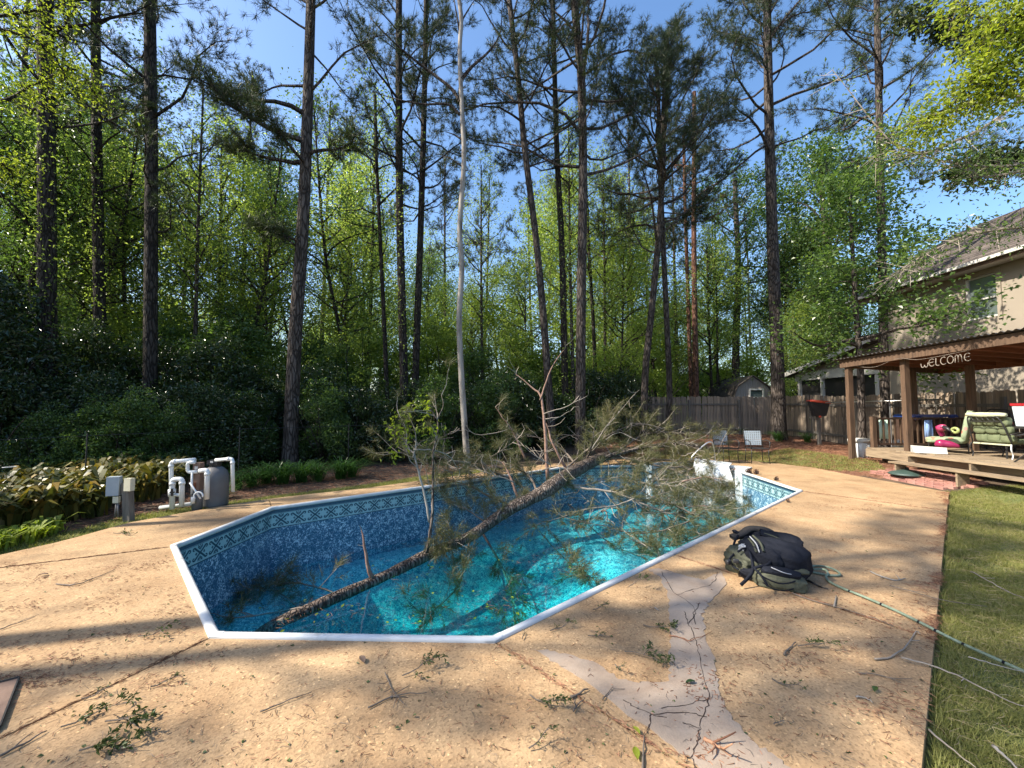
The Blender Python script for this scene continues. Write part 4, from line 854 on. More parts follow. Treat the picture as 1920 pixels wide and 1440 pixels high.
HERO = [  # name, label, kind, pixels base->top, distance, r0, r1, H, bark, leaf, overrides
 ('pine_tree', 'thick dark pine trunk nearest the left edge of the photo, wrapped in yellow-green vine leaves', 'pine', [(90, 870), (88, 620), (88, 350), (85, 0)], 11.5, .25, .17, 21, 'bark_dark', 'needle', dict(zb=9, n=26)),
 ('pine_tree', 'slimmer dark pine second from the left, rising straight behind the hedge', 'pine', [(192, 860), (188, 640), (182, 300), (179, 0)], 14.5, .21, .13, 23, 'bark_dark', 'needle', dict(zb=8.5)),
 ('pine_tree', 'thin grey pine close behind the second dark trunk with whorls of bare limbs', 'pine', [(212, 830), (211, 500), (214, 260)], 20, .17, .12, 17, 'bark', 'needle', dict(zb=8, n=20, nn=8)),
 ('pine_tree', 'straight dark pine with clear trunk standing right of the two left pines', 'pine', [(282, 850), (282, 640), (284, 300), (281, 0)], 12.6, .205, .16, 23, 'bark_dark', 'needle', dict(zb=6.8, n=30)),
 ('pine_tree', 'tall grey-brown pine leaning right beside the grass clumps, its base in full view', 'pine', [(543, 873), (553, 640), (568, 420), (577, 200), (583, 0)], 12.2, .225, .11, 22, 'bark', 'needle', dict(zb=10.5, n=24, extra=[(6.6, 3.3, 1.3, .15), (6.4, 3.0, .9, .1), (9.0, 3.0, 2.4, .25), (9.6, 3.3, 3.0, .2), (10.4, 3.6, 2.6, .4), (8.9, 5.0, 1.6, .1), (9.2, .0, 1.8, .0)], xd=14)),
 ('pine_tree', 'dark vine-clad pine, left one of the close pair left of the bare white trunk', 'pine', [(758, 800), (757, 700), (750, 420), (748, 200), (748, 0)], 16, .19, .13, 23, 'bark_dark', 'needle', dict(zb=9)),
 ('pine_tree', 'dark pine leaning slightly right, right one of the close pair left of the white trunk', 'pine', [(776, 800), (781, 640), (788, 450), (794, 250), (797, 120)], 17, .18, .11, 20, 'bark_dark', 'needle', dict(zb=9)),
 ('pine_tree', 'dark pine trunk curving left as it rises, right of the bare white trunk', 'pine', [(1034, 800), (1026, 690), (1016, 560), (1003, 430), (984, 280), (972, 150), (955, 0)], 15, .16, .09, 21, 'bark', 'needle', dict(zb=10, L=2.6)),
 ('pine_tree', 'dark pine trunk with leafy vine, between the leaning pine and the stout grey pine', 'pine', [(1060, 780), (1058, 660), (1053, 450), (1044, 280), (1038, 60)], 17.5, .17, .1, 22, 'bark_dark', 'needle', dict(zb=11, L=2.6)),
 ('pine_tree', 'stout grey pine near the middle forking into big spreading limbs overhead', 'pine', [(1088, 840), (1088, 780), (1090, 560), (1093, 330), (1090, 150), (1080, 40)], 14.6, .2, .15, 20, 'bark', 'needle', dict(zb=9.6, n=36, L=4.0, up0=.45, up1=.9, dens=5.6, nn=20)),
 ('pine_tree', 'grey pine bending left low down, left of the fence end', 'pine', [(1208, 815), (1210, 700), (1222, 580), (1236, 430), (1243, 300)], 18, .175, .12, 18, 'bark', 'needle', dict(zb=7.6, n=38, L=4.2, up0=.4, up1=.9, dens=5.4, nn=20)),
 ('pine_tree', 'slim straight pine beside the bent pine, in front of the back fence', 'pine', [(1254, 808), (1255, 720), (1250, 600), (1244, 470), (1240, 380)], 18.6, .15, .11, 17, 'bark', 'needle', dict(zb=10, n=18, L=3.2)),
 ('pine_tree', 'reddish pine trunk behind the back fence, right one of two touching trunks', 'pine', [(1306, 760), (1303, 620), (1301, 430), (1302, 260)], 24, .19, .13, 20, 'bark_red', 'needle', dict(zb=12, n=18)),
 ('pine_tree', 'brown pine trunk behind the back fence, left one of two touching trunks', 'pine', [(1297, 760), (1292, 620), (1286, 430)], 25, .15, .1, 18, 'bark_red', 'needle', dict(zb=12, n=16)),
 ('pine_tree', 'tall pine in front of the fence right of the shed, roots in red mulch', 'pine', [(1461, 812), (1456, 640), (1449, 470), (1442, 220), (1438, 0)], 18.2, .31, .15, 24, 'bark', 'needle', dict(zb=12.5, n=36, L=4.2, dens=5.4, nn=20, extra=[(11.5, .3, 2.4, .5), (12.5, 3.4, 3.0, .3), (13, .9, 2.6, .5)])),
 ('pine_tree', 'straight slender pine against open blue sky near the house roof', 'pine', [(1658, 700), (1655, 560), (1651, 330), (1646, 100), (1644, 0)], 14.2, .16, .1, 18, 'bark', 'needle', dict(zb=9.3, n=26, L=3.0)),
 ('dead_tree', 'bare white barkless trunk with a few crooked dead limbs in the centre', 'bare', [(875, 850), (870, 780), (865, 700), (861, 600), (866, 500), (862, 430), (870, 300), (867, 220), (862, 100), (865, 40), (861, 0)], 12.6, .105, .07, 14.8, 'snag', None, {}),
 ('hardwood_tree', 'thin dark hardwood rising left of the close pair of vine-clad pines', 'dec', [(727, 780), (720, 600), (712, 430), (706, 300)], 17, .11, .07, 14.5, 'bark_dark', 'leaf_mid', dict(zb=7, n=16, ls=.11, lm=5)),
 ('hardwood_tree', 'slim hardwood trunk beyond the stout grey pine with light leaves', 'dec', [(1117, 740), (1113, 620), (1106, 500), (1102, 430)], 21, .12, .08, 14, 'bark_dark', 'leaf_light', dict(zb=6, n=18)),
 ('hardwood_tree', 'stout pale hardwood trunk standing behind the barn shaped shed', 'dec', [(1379, 760), (1380, 640), (1384, 500), (1380, 400)], 28, .3, .16, 17, 'bark', 'leaf_mid', dict(zb=7, n=26, L=4.0, ls=.17, lm=8)),
 ('hardwood_tree', 'broad leafy green tree with dense crown behind the porch', 'dec', [(1560, 740), (1556, 560), (1545, 420)], 25, .22, .12, 16.5, 'bark', 'leaf_mid', dict(zb=4.5, n=40, L=4.4, ls=.19, lm=11, cl=.4)),
]
rgx = np.random.default_rng(11)
for k, (nm, lb, kind, pix, Yd, r0, r1, H, bark, leaf, ov) in enumerate(HERO):
    r0, r1 = r0 * .88, r1 * .86; pts = px_trunk(pix, Yd, H); o = dict(PINE if kind == 'pine' else DEC); o.update(ov)
    t, p = make_tree(nm, lb, 'tree', kind, [tuple(q) for q in pts], r0, r1, bark, leaf, o, 100 + k)
    if kind == 'bare':
        ge = Geo(); B = t.location
        for c, r_ in (([(862, 190), (845, 165), (800, 130), (750, 90), (700, 40), (690, 20)], .06), ([(864, 150), (885, 125), (918, 95), (938, 60), (942, 0)], .06), ([(862, 215), (840, 196), (790, 195), (740, 185), (700, 172)], .045),
                      ([(862, 60), (855, 20), (848, -20)], .04), ([(864, 42), (880, 15), (893, -5)], .03), ([(866, 262), (850, 252), (835, 247)], .03), ([(866, 312), (846, 298), (828, 292)], .025), ([(868, 322), (880, 318)], .02)):
            pts2 = bez([P(x, y, Yd + rgx.uniform(-.1, .1) * i) - B for i, (x, y) in enumerate(c)], 4); ge.tube(pts2, lerp_r(r_, .008, len(pts2)), 6, False)
        ge.build('branches', M['bark'], t)
    if k in (0, 1, 5, 8):                                         # climbing vine on the trunk
        rg = np.random.default_rng(k); h = rg.uniform(1, 10.5, 900 if k < 2 else 500); a = rg.uniform(0, 6.28, len(h)); rr_ = r0 * 1.05 + np.abs(rg.normal(size=len(h))) * .16
        c = np.stack([np.interp(h, p[:, 2], p[:, 0]) + np.cos(a) * rr_, np.interp(h, p[:, 2], p[:, 1]) + np.sin(a) * rr_, h], 1)
        fo = Geo(); fo.leaves(rg, np.repeat(c, 2, 0) + rg.normal(size=(len(c) * 2, 3)) * .08, .085, .3); fo.build('vine', M['leaf_light'], t)
# ---------------------------------------------- background trees: a few shapes, copied
def variant(kind, bark, leaf, H, r0, o, seed):
    rg = np.random.default_rng(seed); ge = Geo(); lx, ly = rg.normal(size=2) * .35
    pts = [(0, 0, -.2), (lx * .3, ly * .2, H * .25), (lx, ly, H * .55), (lx * 1.3, ly * 1.6, H)]
    p = trunk_tube(ge, pts, r0, r0 * .3, sides=9); tw, fo = tree_parts(kind, p, rg, o)
    return [('trunk', ge.mesh('trunk', M[bark], True)), ('branches', tw.mesh('branches', M[bark])), ('crown', fo.mesh('crown', M[leaf]))]
def place(var, name, label, cat, loc, rz, sc, group, szz=None):
    t = thing(name, label, cat, loc, rz, group); t.scale = (sc, sc, szz or sc)
    for n_, me in var:
        o = bpy.data.objects.new(n_, me); C.objects.link(o); o.parent = t
    return t
VL = [variant('dec', 'bark_dark', 'leaf_light', 11, .1, dict(DEC, n=32, zb=2.2, L=2.7, ls=.10, lm=13, cl=.28), 21),
      variant('dec', 'bark', 'leaf_light', 13, .12, dict(DEC, n=34, zb=4, L=2.6, ls=.105, lm=12, cl=.28), 22),
      variant('dec', 'bark_dark', 'leaf_mid', 12, .12, dict(DEC, n=36, zb=2.5, L=3.0, ls=.11, lm=13, cl=.3), 23),
      variant('dec', 'bark', 'leaf_light', 9, .08, dict(DEC, n=30, zb=1.2, L=2.6, ls=.10, lm=14, cl=.28), 24)]
VP = [variant('pine', 'bark', 'needle', 22, .17, dict(PINE, zb=11, n=28, nn=12, L=2.8, nw=.02), 31), variant('pine', 'bark_dark', 'needle', 19, .14, dict(PINE, zb=8, n=28, nn=12, L=2.6, nw=.02), 32)]
VL.append(variant('dec', 'bark', 'leaf_light', 17.5, .12, dict(DEC, n=30, zb=6, L=2.3, ls=.10, lm=7, cl=.3, up0=.5, up1=1.1), 25)); VL.append(variant('dec', 'bark_dark', 'leaf_mid', 16, .11, dict(DEC, n=26, zb=4.5, L=2.5, ls=.11, lm=7, cl=.32, up0=.4), 26))
rr = random.Random(77)
def blocked(x, y): return (x > 11.5 and y < 23) or (4.5 < x < 24 and y < 22)
GL = 'light green hardwoods in the wood beyond the pool'; GP = 'slender pines deep in the wood beyond the pool'
LL = 'slender light green hardwood standing in the wood beyond the pool'; LP = 'slender pine standing deep in the wood beyond the pool'
for (pxx, Y, v, sc) in [(30, 16, 2, 1.0), (140, 19, 0, 1.1), (250, 18, 1, .9), (420, 20, 0, 1.2), (480, 25, 2, 1.25), (520, 18, 3, 1.0), (620, 19, 3, 1.0), (650, 24, 1, 1.1), (690, 28, 0, 1.1), (800, 30, 2, 1.0),
                        (820, 23, 3, .8), (900, 21, 3, .8), (940, 25, 0, .9), (985, 19, 3, .85), (1010, 28, 1, 1.15), (1070, 24, 0, 1.15), (1130, 27, 3, 1.1), (1160, 22, 3, .95), (1180, 30, 1, 1.2), (1230, 25, 0, .95), (1275, 29, 3, 1.1),
                        (1335, 27, 0, 1.0), (1330, 34, 1, 1.1), (1400, 32, 0, 1.0), (1470, 27, 2, .95), (1520, 31, 0, 1.0), (1500, 24.5, 3, .8), (1560, 26, 3, .9), (1600, 29, 0, 1.0), (380, 27, 1, 1.3), (290, 24, 0, 1.3), (180, 26, 1, 1.3), (90, 22, 2, 1.3), (0, 21, 0, 1.3), (-60, 15, 2, 1.1),
                        (365, 15.5, 4, .85), (455, 17, 5, .85), (655, 18, 5, .85), (690, 21, 4, .9), (905, 19.5, 4, .8), (1075, 19.5, 4, .8), (1135, 21.5, 4, .9), (1345, 28, 4, .9), (225, 17, 5, .95), (135, 15.5, 5, .95), (560, 24, 5, 1.0), (40, 15, 5, 1.0), (1500, 28, 4, .8)]:
    v = 2 if pxx < 300 and v in (0, 3) else v
    p = P(pxx, 720, Y); place(VL[v], 'hardwood_tree', LL, 'tree', (p.x, Y, float(terr(p.x, Y)) - .1), rr.uniform(0, 6.28), sc * rr.uniform(.9, 1.1), GL)
for i in range(46):                                              # further rows
    Y = rr.uniform(32, 62); x = rr.uniform(-1.25, .82) * Y; place(VL[rr.randrange(4)], 'hardwood_tree', LL, 'tree', (x, Y, .2), rr.uniform(0, 6.28), rr.uniform(.95, 1.3), GL)
for (pxx, Y, v, sc) in [(20, 18, 0, 1), (55, 25, 1, 1), (130, 24, 1, 1), (150, 30, 0, 1.1), (335, 28, 0, 1.0), (400, 31, 1, 1), (445, 24, 0, .95), (500, 30, 1, 1.1), (640, 27, 1, 1), (600, 33, 0, 1.1), (835, 34, 0, 1.0), (905, 31, 1, 1.0),
                        (1000, 30, 1, .9), (1065, 34, 0, 1), (1150, 33, 1, 1), (1190, 27, 0, .9), (1225, 31, 1, 1), (1270, 26, 0, .85), (1340, 36, 1, 1), (1410, 38, 0, .9), (1475, 36, 1, .8), (1515, 29, 1, .72), (660, 38, 0, 1)]:
    p = P(pxx, 720, Y); place(VP[v], 'pine_tree', LP, 'tree', (p.x, Y, float(terr(p.x, Y)) - .1), rr.uniform(0, 6.28), sc * rr.uniform(.92, 1.08), GP)
# trees left of the picture that dapple the deck
for (x, y, v, sc, kd) in [(-11, 1.3, 0, .98, 'p'), (-13.8, 0.4, 0, 1.02, 'p'), (-22.5, 7.5, 1, 1, 'p'), (-20, -1.2, 2, 1.25, 'l'), (-24, 3, 0, 1.1, 'p'), (-15, -4.5, 1, 1.0, 'p'), (-18, 8.8, 2, 1.2, 'l'), (-9.6, -2.6, 1, .85, 'l')]:
    if kd == 'p': place(VP[v], 'pine_tree', LP.replace('deep in', 'at the left edge of'), 'tree', (x, y, -.1), rr.uniform(0, 6.28), sc, 'pines standing to the left of the pool')
    else: place(VL[v], 'hardwood_tree', LL.replace('in the wood beyond', 'to the left of'), 'tree', (x, y, -.1), rr.uniform(0, 6.28), sc, 'hardwoods standing to the left of the pool')
# far edge of the wood as one mass
fo = Geo(); rg = np.random.default_rng(5); n = 60000; a = rg.uniform(-1.0, .95, n); Yf = rg.uniform(66, 80, n)
hgt = (7 + 3.5 * np.sin(a * 9) + 2 * np.sin(a * 31 + 1)) * rg.uniform(0, 1, n) ** .8 + .2; fo.leaves(rg, np.stack([a * Yf * 1.2, Yf, hgt], 1), .75, .4, .8)
tag(fo.build('far_wood', M['leaf_mid']), 'hazy green edge of the wood far behind the nearer trees', 'wood', kind='stuff')
# ---------------------------------------------- dark evergreen shrubs of the hedge
def shrub_var(seed, R_, H, n, ls, leaf, dens=1.0, wood='bark_dark'):
    rg = np.random.default_rng(seed); tw, fo = Geo(), Geo()
    for i in range(9):
        a = rg.uniform(0, 6.28); pth = limb_path(rg, (rg.normal() * .1, rg.normal() * .1, 0), a, H * rg.uniform(.6, .95), rg.uniform(.9, 1.4), 6, .2, .1); tw.tube(pth, lerp_r(.035, .008, 6), 5, False)
    nl = 26; lob = []
    for i in range(nl):
        u = rg.uniform(0, 1); a = rg.uniform(0, 6.28); z = H * (.12 + .83 * u); r = R_ * (.95 - .55 * u ** 2) * rg.uniform(.3, .85); lob.append((math.cos(a) * r, math.sin(a) * r, z, rg.uniform(.35, .6) * R_ * .62))
    for (x, y, z, r) in lob:
        m = int(n / nl); d = nrm(rg.normal(size=(m, 3))); q = np.array([x, y, z]) + d * r * rg.uniform(.55, 1.08, (m, 1)) * [1, 1, .85]; q[:, 2] = np.maximum(q[:, 2], .03)
        fo.leaves(rg, q, ls, .45, .5, dirs=d * .6 + rg.normal(size=(m, 3)) * .5)
    return [('stems', tw.mesh('stems', M[wood])), ('foliage', fo.mesh('foliage', M[leaf]))]
VS = [shrub_var(41, 1.7, 3.2, 11000, .095, 'leaf_dark'), shrub_var(42, 1.9, 3.9, 13000, .10, 'leaf_dark'), shrub_var(43, 1.5, 2.3, 9000, .08, 'leaf_dark'), shrub_var(44, 1.6, 3.4, 9000, .10, 'leaf_mid')]
VS_h = 1
SL = 'dark glossy evergreen shrub packed into the hedge behind the pool'; SG = 'evergreen shrubs of the hedge'
for (pxx, Y, v, sc) in [(-120, 9.5, 1, 1.1), (-40, 10.5, 1, 1.15), (30, 12.2, 1, 1.1), (20, 9.6, 2, 1.0), (100, 10.8, 2, 1.05), (130, 12.8, 1, 1.1), (190, 10.6, 2, 1.0), (215, 13.4, 1, 1.0), (280, 11.4, 2, 1.15), (300, 13.8, 0, 1.1), (360, 11.2, 2, 1.0), (385, 13.0, 1, 1.0), (440, 11.8, 0, .95),
                        (470, 13.6, 0, 1.15), (520, 14.6, 1, .9), (600, 14.4, 0, .9), (640, 13.4, 2, 1.0), (690, 13.2, 0, .82), (740, 14.6, 2, 1.15), (790, 14.2, 0, .85), (850, 15.4, 2, 1.2), (910, 15.2, 0, .82), (960, 16, 2, 1.15), (1010, 16.5, 0, .8), (1060, 17.3, 2, 1.1), (1120, 18.2, 2, 1.15), (1165, 19.3, 2, 1.1), (1190, 21.8, 0, .8)]:
    p = P(pxx, 720, Y); place(VS[v], 'evergreen_shrub', SL, 'shrub', (p.x, Y, float(terr(p.x, Y)) - .05), rr.uniform(0, 6.28), sc * rr.uniform(.82, 1.08), SG, sc * rr.uniform(.72, 1.2))
for i, (pxx, Y, sc) in enumerate([(90, 9.6, .5), (180, 9.9, .55), (250, 10, .6), (320, 10.3, .5), (475, 12.3, .6), (610, 12.6, .7), (820, 13.6, .75), (930, 14.4, .8)]):
    p = P(pxx, 720, Y); place(VS[3], 'leafy_shrub', 'x', 'shrub', (p.x, Y, -.08), rr.uniform(0, 6.28), sc, 'mid-green shrubs in front of the hedge')
VU = [shrub_var(45, 2.0, 4.6, 9000, .12, 'leaf_light'), shrub_var(46, 1.7, 3.8, 8000, .11, 'leaf_mid'), shrub_var(47, 2.1, 5.2, 9000, .12, 'leaf_light')]
for i, (pxx, Y, sc) in enumerate([(60, 17, 1.1), (160, 16, 1.0), (240, 17.5, 1.15), (320, 18, 1.25), (370, 16.5, .95), (450, 18.5, 1.2), (500, 17, 1.0), (585, 18, 1.05), (640, 20, 1.2), (680, 17.5, .95), (740, 21, 1.1), (810, 19, 1.0), (835, 22, 1.25), (890, 18, .95), (930, 21, 1.2), (975, 19.5, 1.0), (1040, 21, 1.1), (1080, 23, 1.3), (1130, 21, .95), (1165, 24, 1.25),
                                  (1215, 24, 1.0), (1250, 27, 1.2), (1290, 28, 1.1), (1340, 30, 1.3), (1395, 31, 1.2), (1480, 30, 1.1), (1530, 27, 1.0), (1440, 33, 1.3), (20, 14.5, 1.0), (105, 20, 1.3), (275, 21, 1.4), (410, 22, 1.4)]):
    p = P(pxx, 720, Y); place(VU[i % 3], 'understory_bush', 'light leafy bush growing under the tall trees beyond the hedge', 'bush', (p.x, Y, float(terr(p.x, Y)) - .1), rr.uniform(0, 6.28), sc * rr.uniform(.9, 1.15), 'light bushes under the tall trees')
for (pxx, Y, sc, lb) in [(430, 16, 1.5, 'tall mid-green shrub rising above the hedge behind the filter tank'), (330, 16.5, 1.45, 'tall mid-green shrub behind the hedge right of the straight dark pine'), (120, 15, 1.5, 'tall shaded shrub behind the hedge between the left dark trunks'), (630, 17, 1.1, 'mid-green shrub behind the hedge right of the leaning grey pine'),
                     (1690, 17.2, .7, 'small flowering green shrub in front of the screened porch'), (1475, 25, .7, 'green shrub beside the shed wall behind the fence')]:
    p = P(pxx, 720, Y); place(VS[3], 'leafy_shrub', lb, 'shrub', (p.x, Y, float(terr(p.x, Y)) - .05), rr.uniform(0, 6.28), sc, None)
# ---------------------------------------------- dogwood by the pergola and overhanging branches
o = dict(DEC, n=22, zb=3.2, L=2.6, up0=.0, up1=.7, ls=.12, lm=9, cl=.2, flat=1.0, dens=5, nt=5, r=.013, prof=lambda u: 1.0 - .55 * u, curve=.15,
         extra=[(3.7, -.9, 3.2, .02), (3.5, 3.4, 2.4, .1)])
make_tree('dogwood_tree', 'spreading tree with layered leafy branches rising behind the pergola post', 'tree', 'dec', [tuple(q) for q in px_trunk([(1616, 800), (1613, 690), (1606, 600), (1600, 500), (1596, 420)], 13.6, 8.6)], .115, .04, 'bark', 'leaf_mid', o, 301)
def over_tree(label, base, H, limbs, leaf, seed, r0=.16, ls=.07, n=60, lm=8, cl=.16, bark='bark'):
    rg = np.random.default_rng(seed); B = Vector(base); t = thing('overhanging_tree', label, 'tree', base); ge = Geo(); pts = [(0, 0, -.1), (.05, .05, H * .4), (-.05, .1, H * .75), (0, .1, H)]
    trunk_tube(ge, pts, r0, .05); ge.build('trunk', M[bark], t, True); tw, fo = Geo(), Geo(); pos = []
    for L in limbs:
        c = bez([q - B for q in L], 5); tw.tube(c, lerp_r(.04, .006, len(c)), 5, False); nn = int(n * len(c) / 12); A, Bb = [], []
        for k in range(nn):
            q, d = at_path(c, rg.uniform(.15, 1)); dd = nrm1(d * .8 + rg.normal(size=3) * .55 + [0, 0, -.15]); e = q + dd * rg.uniform(.15, .6); A.append(q); Bb.append(e)
            for f in (.4, .7, 1): pos.append(q + (e - q) * f)
        tw.sticks(A, Bb, .007, .003)
    pos = np.array(pos); fo.leaves(rg, np.repeat(pos, lm, 0) + rg.normal(size=(len(pos) * lm, 3)) * cl, ls, .35, .45); tw.build('branches', M[bark], t); fo.build('crown', M[leaf], t); return t
over_tree('bright yellow-green branches hanging into the top right corner of the view', (9.2, 5.6, -.1), 9, [[P(2100, 100, 6), P(1960, 90, 6.1), P(1870, 50, 6.2), P(1790, 0, 6.4)], [P(2120, 120, 5.8), P(1960, 110, 6), P(1850, 130, 6.2), P(1790, 190, 6.4), P(1742, 222, 6.6)], [P(2120, 60, 5.9), P(1980, 40, 6), P(1900, 30, 6), P(1860, 60, 6.1)], [P(2100, 150, 6), P(1960, 135, 6), P(1880, 160, 6.2), P(1830, 150, 6.3)]], 'leaf_yellow', 51, lm=7, n=55)
over_tree('sparse budding branches reaching in from the right above the house roof', (11.2, 6.2, -.1), 9, [[P(2060, 60, 8), P(1900, 200, 8), P(1800, 260, 8), P(1690, 280, 8.2), P(1560, 130, 8.6)], [P(2060, 260, 8), P(1900, 310, 8.2), P(1760, 300, 8.4), P(1660, 260, 8.6)], [P(2060, 300, 8), P(1920, 320, 8), P(1840, 330, 8.1), P(1780, 300, 8.2)], [P(2060, 420, 8), P(1920, 425, 8), P(1820, 440, 8.2), P(1730, 480, 8.4), P(1670, 520, 8.5)], [P(2060, 200, 8), P(1900, 180, 8.2), P(1780, 210, 8.4), P(1690, 240, 8.6), P(1640, 300, 8.8)]], 'leaf_mid', 52, ls=.07, lm=3, n=60, cl=.14, bark='twig_pale')
over_tree('pine boughs drooping in from the right edge above the house', (12.6, 8.6, -.1), 10, [[P(2080, 300, 9), P(1960, 290, 9), P(1880, 300, 9.2), P(1800, 320, 9.4)], [P(2080, 100, 9), P(1940, 60, 9), P(1800, 60, 9.4), P(1700, 30, 9.8)]], 'needle', 53, ls=.14, lm=10, n=50, cl=.1)
over_tree('yellow-green hardwood branches lit by the sun in the top left corner', (-9.4, 5.0, -.1), 8, [[P(-150, 40, 7), P(0, 30, 7.4), P(60, 20, 7.8), P(150, 10, 8.2)], [P(-150, 200, 7), P(0, 190, 7.4), P(60, 160, 7.8), P(140, 130, 8.2), P(180, 180, 8.4)], [P(-150, 20, 7), P(20, 60, 7.4), P(90, 90, 7.6), P(130, 160, 7.8)], [P(-160, 330, 7), P(-20, 300, 7.2), P(30, 330, 7.6)]], 'leaf_yellow', 54, ls=.07, lm=4, n=40, cl=.14, bark='bark_dark')
# ============================================================ FALLEN PINE
fp = thing('fallen_pine', 'fallen pine tree lying across the pool with its trunk dipping into the water', 'fallen tree', (0, 0, 0))
rg = np.random.default_rng(900)
tr_px = [(400, 1230, 4.75, -1.45), (480, 1190, None, -1.10), (600, 1136, None, -1.0), (700, 1087, None, -0.96), (800, 1044, None, -0.92), (870, 1009, None, -0.78), (935, 970, None, -0.55), (1000, 932, None, -0.2), (1045, 903, None, 0.02), (1078, 884, 10.6, None), (1108, 866, 11.7, None), (1160, 850, 12.5, None), (1230, 836, 13.2, None), (1300, 834, 13.8, None), (1350, 846, 14.0, None)]
tpts = [P(x, y, Y) if Y and z is None else (P(x, y, Y) if Y else G(x, y, z)) for x, y, Y, z in tr_px]
tpts[0].z = -1.4
ge = Geo(); b_ = bez(tpts, 8); u = np.linspace(0, 1, len(b_)); r = np.interp(u, [0, .15, .4, .55, .72, .8, 1], [.06, .075, .10, .145, .16, .11, .04])
r = r * (1 + .07 * np.sin(u * 130) * np.sin(u * 61) + .05 * np.sin(u * 47 + 1)); b_ = b_ + np.stack([np.sin(u * 37), np.sin(u * 29 + 1), np.sin(u * 41 + 2)], 1) * .018; ge.tube(b_, r, 16); ge.build('trunk', M['bark_fallen'], fp, True)
def p_right(c):
    q = c[-1] if isinstance(c[-1], Vector) else P(*c[-1]); return q.x > 1.9 and q.y > 8.0
def px3(c): return [P(x, y, Y) for x, y, Y in c]
NP, ND = [], []
TW = Geo()
def bough(c, r0, mat='twig', twigs=10, tuft=3, t0=.25, tl=.5, name='limb', dead=False):
    if not dead: twigs = int(twigs * (1.8 if p_right(c) else .9)); tuft += 1
    p = bez(px3(c) if not isinstance(c[0], Vector) else c, 5); p = p + np.cumsum(rg.normal(size=p.shape) * .006, 0)
    ge = Geo(); ge.tube(p, lerp_r(r0, max(.004, r0 * .22), len(p)), 7, True); ge.build(name, M[mat], fp, True); A, B, Rr = [], [], []
    for k in range(twigs):
        t = rg.uniform(t0, 1) if k else 1; q, d = at_path(p, t); dd = nrm1(d * .7 + rg.normal(size=3) * .6 + [0, 0, .1]); L = tl * rg.uniform(.4, 1.2)
        sp = limb_path(rg, q, math.atan2(dd[1], dd[0]), L, math.asin(dd[2]), 4, .15, .16); A += [sp[0], sp[1], sp[2]]; B += [sp[1], sp[2], sp[3]]; Rr += [.009, .007, .005]
        if not dead:
            for j in range(tuft):
                x, dx = at_path(sp, rg.uniform(.45, 1) if j else 1); off = rg.normal(size=3) * .06 * (j > 0); NP.append(x + off); ND.append(nrm1(dx + off * 6))
    TW.sticks(A, B, Rr, np.array(Rr) * .7)
# upright limbs
bough([(1027, 900, 9.9), (1021, 807, 9.9), (1013, 747, 10), (998, 727, 10.1), (967, 700, 10.2)], .045, 'twig_red', 5, 0, .5, .5, dead=True)
bough([(1013, 750, 10), (1033, 693, 10), (1060, 653, 10.1)], .022, 'twig_red', 4, 0, .4, .4, dead=True)
bough([(1020, 776, 9.9), (1060, 765, 9.8), (1100, 745, 9.7)], .014, 'twig_pale', 3, 0, .4, .3, dead=True); bough([(1023, 785, 9.9), (1050, 780, 9.9), (1073, 768, 9.9)], .012, 'twig_pale', 2, 0, dead=True)
bough([(1068, 890, 10.6), (1050, 862, 10.5), (1033, 830, 10.5), (1028, 808, 10.6), (1022, 790, 10.6)], .042, 'twig_red', 4, 0, .3, .5, dead=True)
bough([(972, 935, 9.2), (960, 905, 9.3), (945, 875, 9.5), (935, 868, 9.6)], .035, 'twig_red', 6, 3)
bough([(985, 862, 10.4), (972, 830, 10.4), (958, 803, 10.4), (943, 785, 10.4), (928, 765, 10.4)], .03, 'twig_red', 8, 4)
bough([(958, 803, 10.4), (925, 812, 10.2), (893, 813, 10.1), (867, 787, 10)], .012, 'twig_pale', 4, 0, dead=True)
bough([(1093, 872, 11.6), (1110, 840, 11.5), (1115, 805, 11.5)], .04, 'bark', 6, 3); bough([(1110, 842, 11.2), (1130, 810, 11.2), (1152, 783, 11.2), (1193, 735, 11.2)], .014, 'twig_pale', 8, 0, .3, .4, dead=True)
bough([(1135, 825, 11.4), (1160, 812, 11.3), (1185, 818, 11.3)], .01, 'twig_pale', 3, 0, dead=True)
# sapling-like limbs at the left
bough([(800, 1036, 7.25), (810, 977, 7.3), (812, 915, 7.35), (811, 847, 7.4), (820, 790, 7.45), (802, 755, 7.5)], .032, 'bark_fallen', 12, 2, .1, .6, name='upright_limb')
bough([(820, 792, 7.45), (831, 765, 7.5), (829, 740, 7.5)], .012, 'twig', 2, 1)
bough([(805, 980, 7.5), (797, 935, 7.5), (782, 880, 7.5), (775, 857, 7.55), (761, 845, 7.6), (760, 810, 7.6), (747, 772, 7.7)], .024, 'snag', 7, 1, name='upright_limb')
bough([(775, 858, 7.5), (778, 830, 7.5), (775, 800, 7.5)], .014, 'snag', 4, 1)
bough([(776, 842, 7.5), (807, 842, 7.6), (840, 855, 7.8), (860, 880, 8.0)], .016, 'twig_pale', 6, 2)
bough([(697, 1082, 6.5), (691, 1055, 6.5), (683, 1015, 6.52), (677, 992, 6.55)], .036, 'twig_red', 2, 0, .6, .12, name='broken_stub', dead=True)
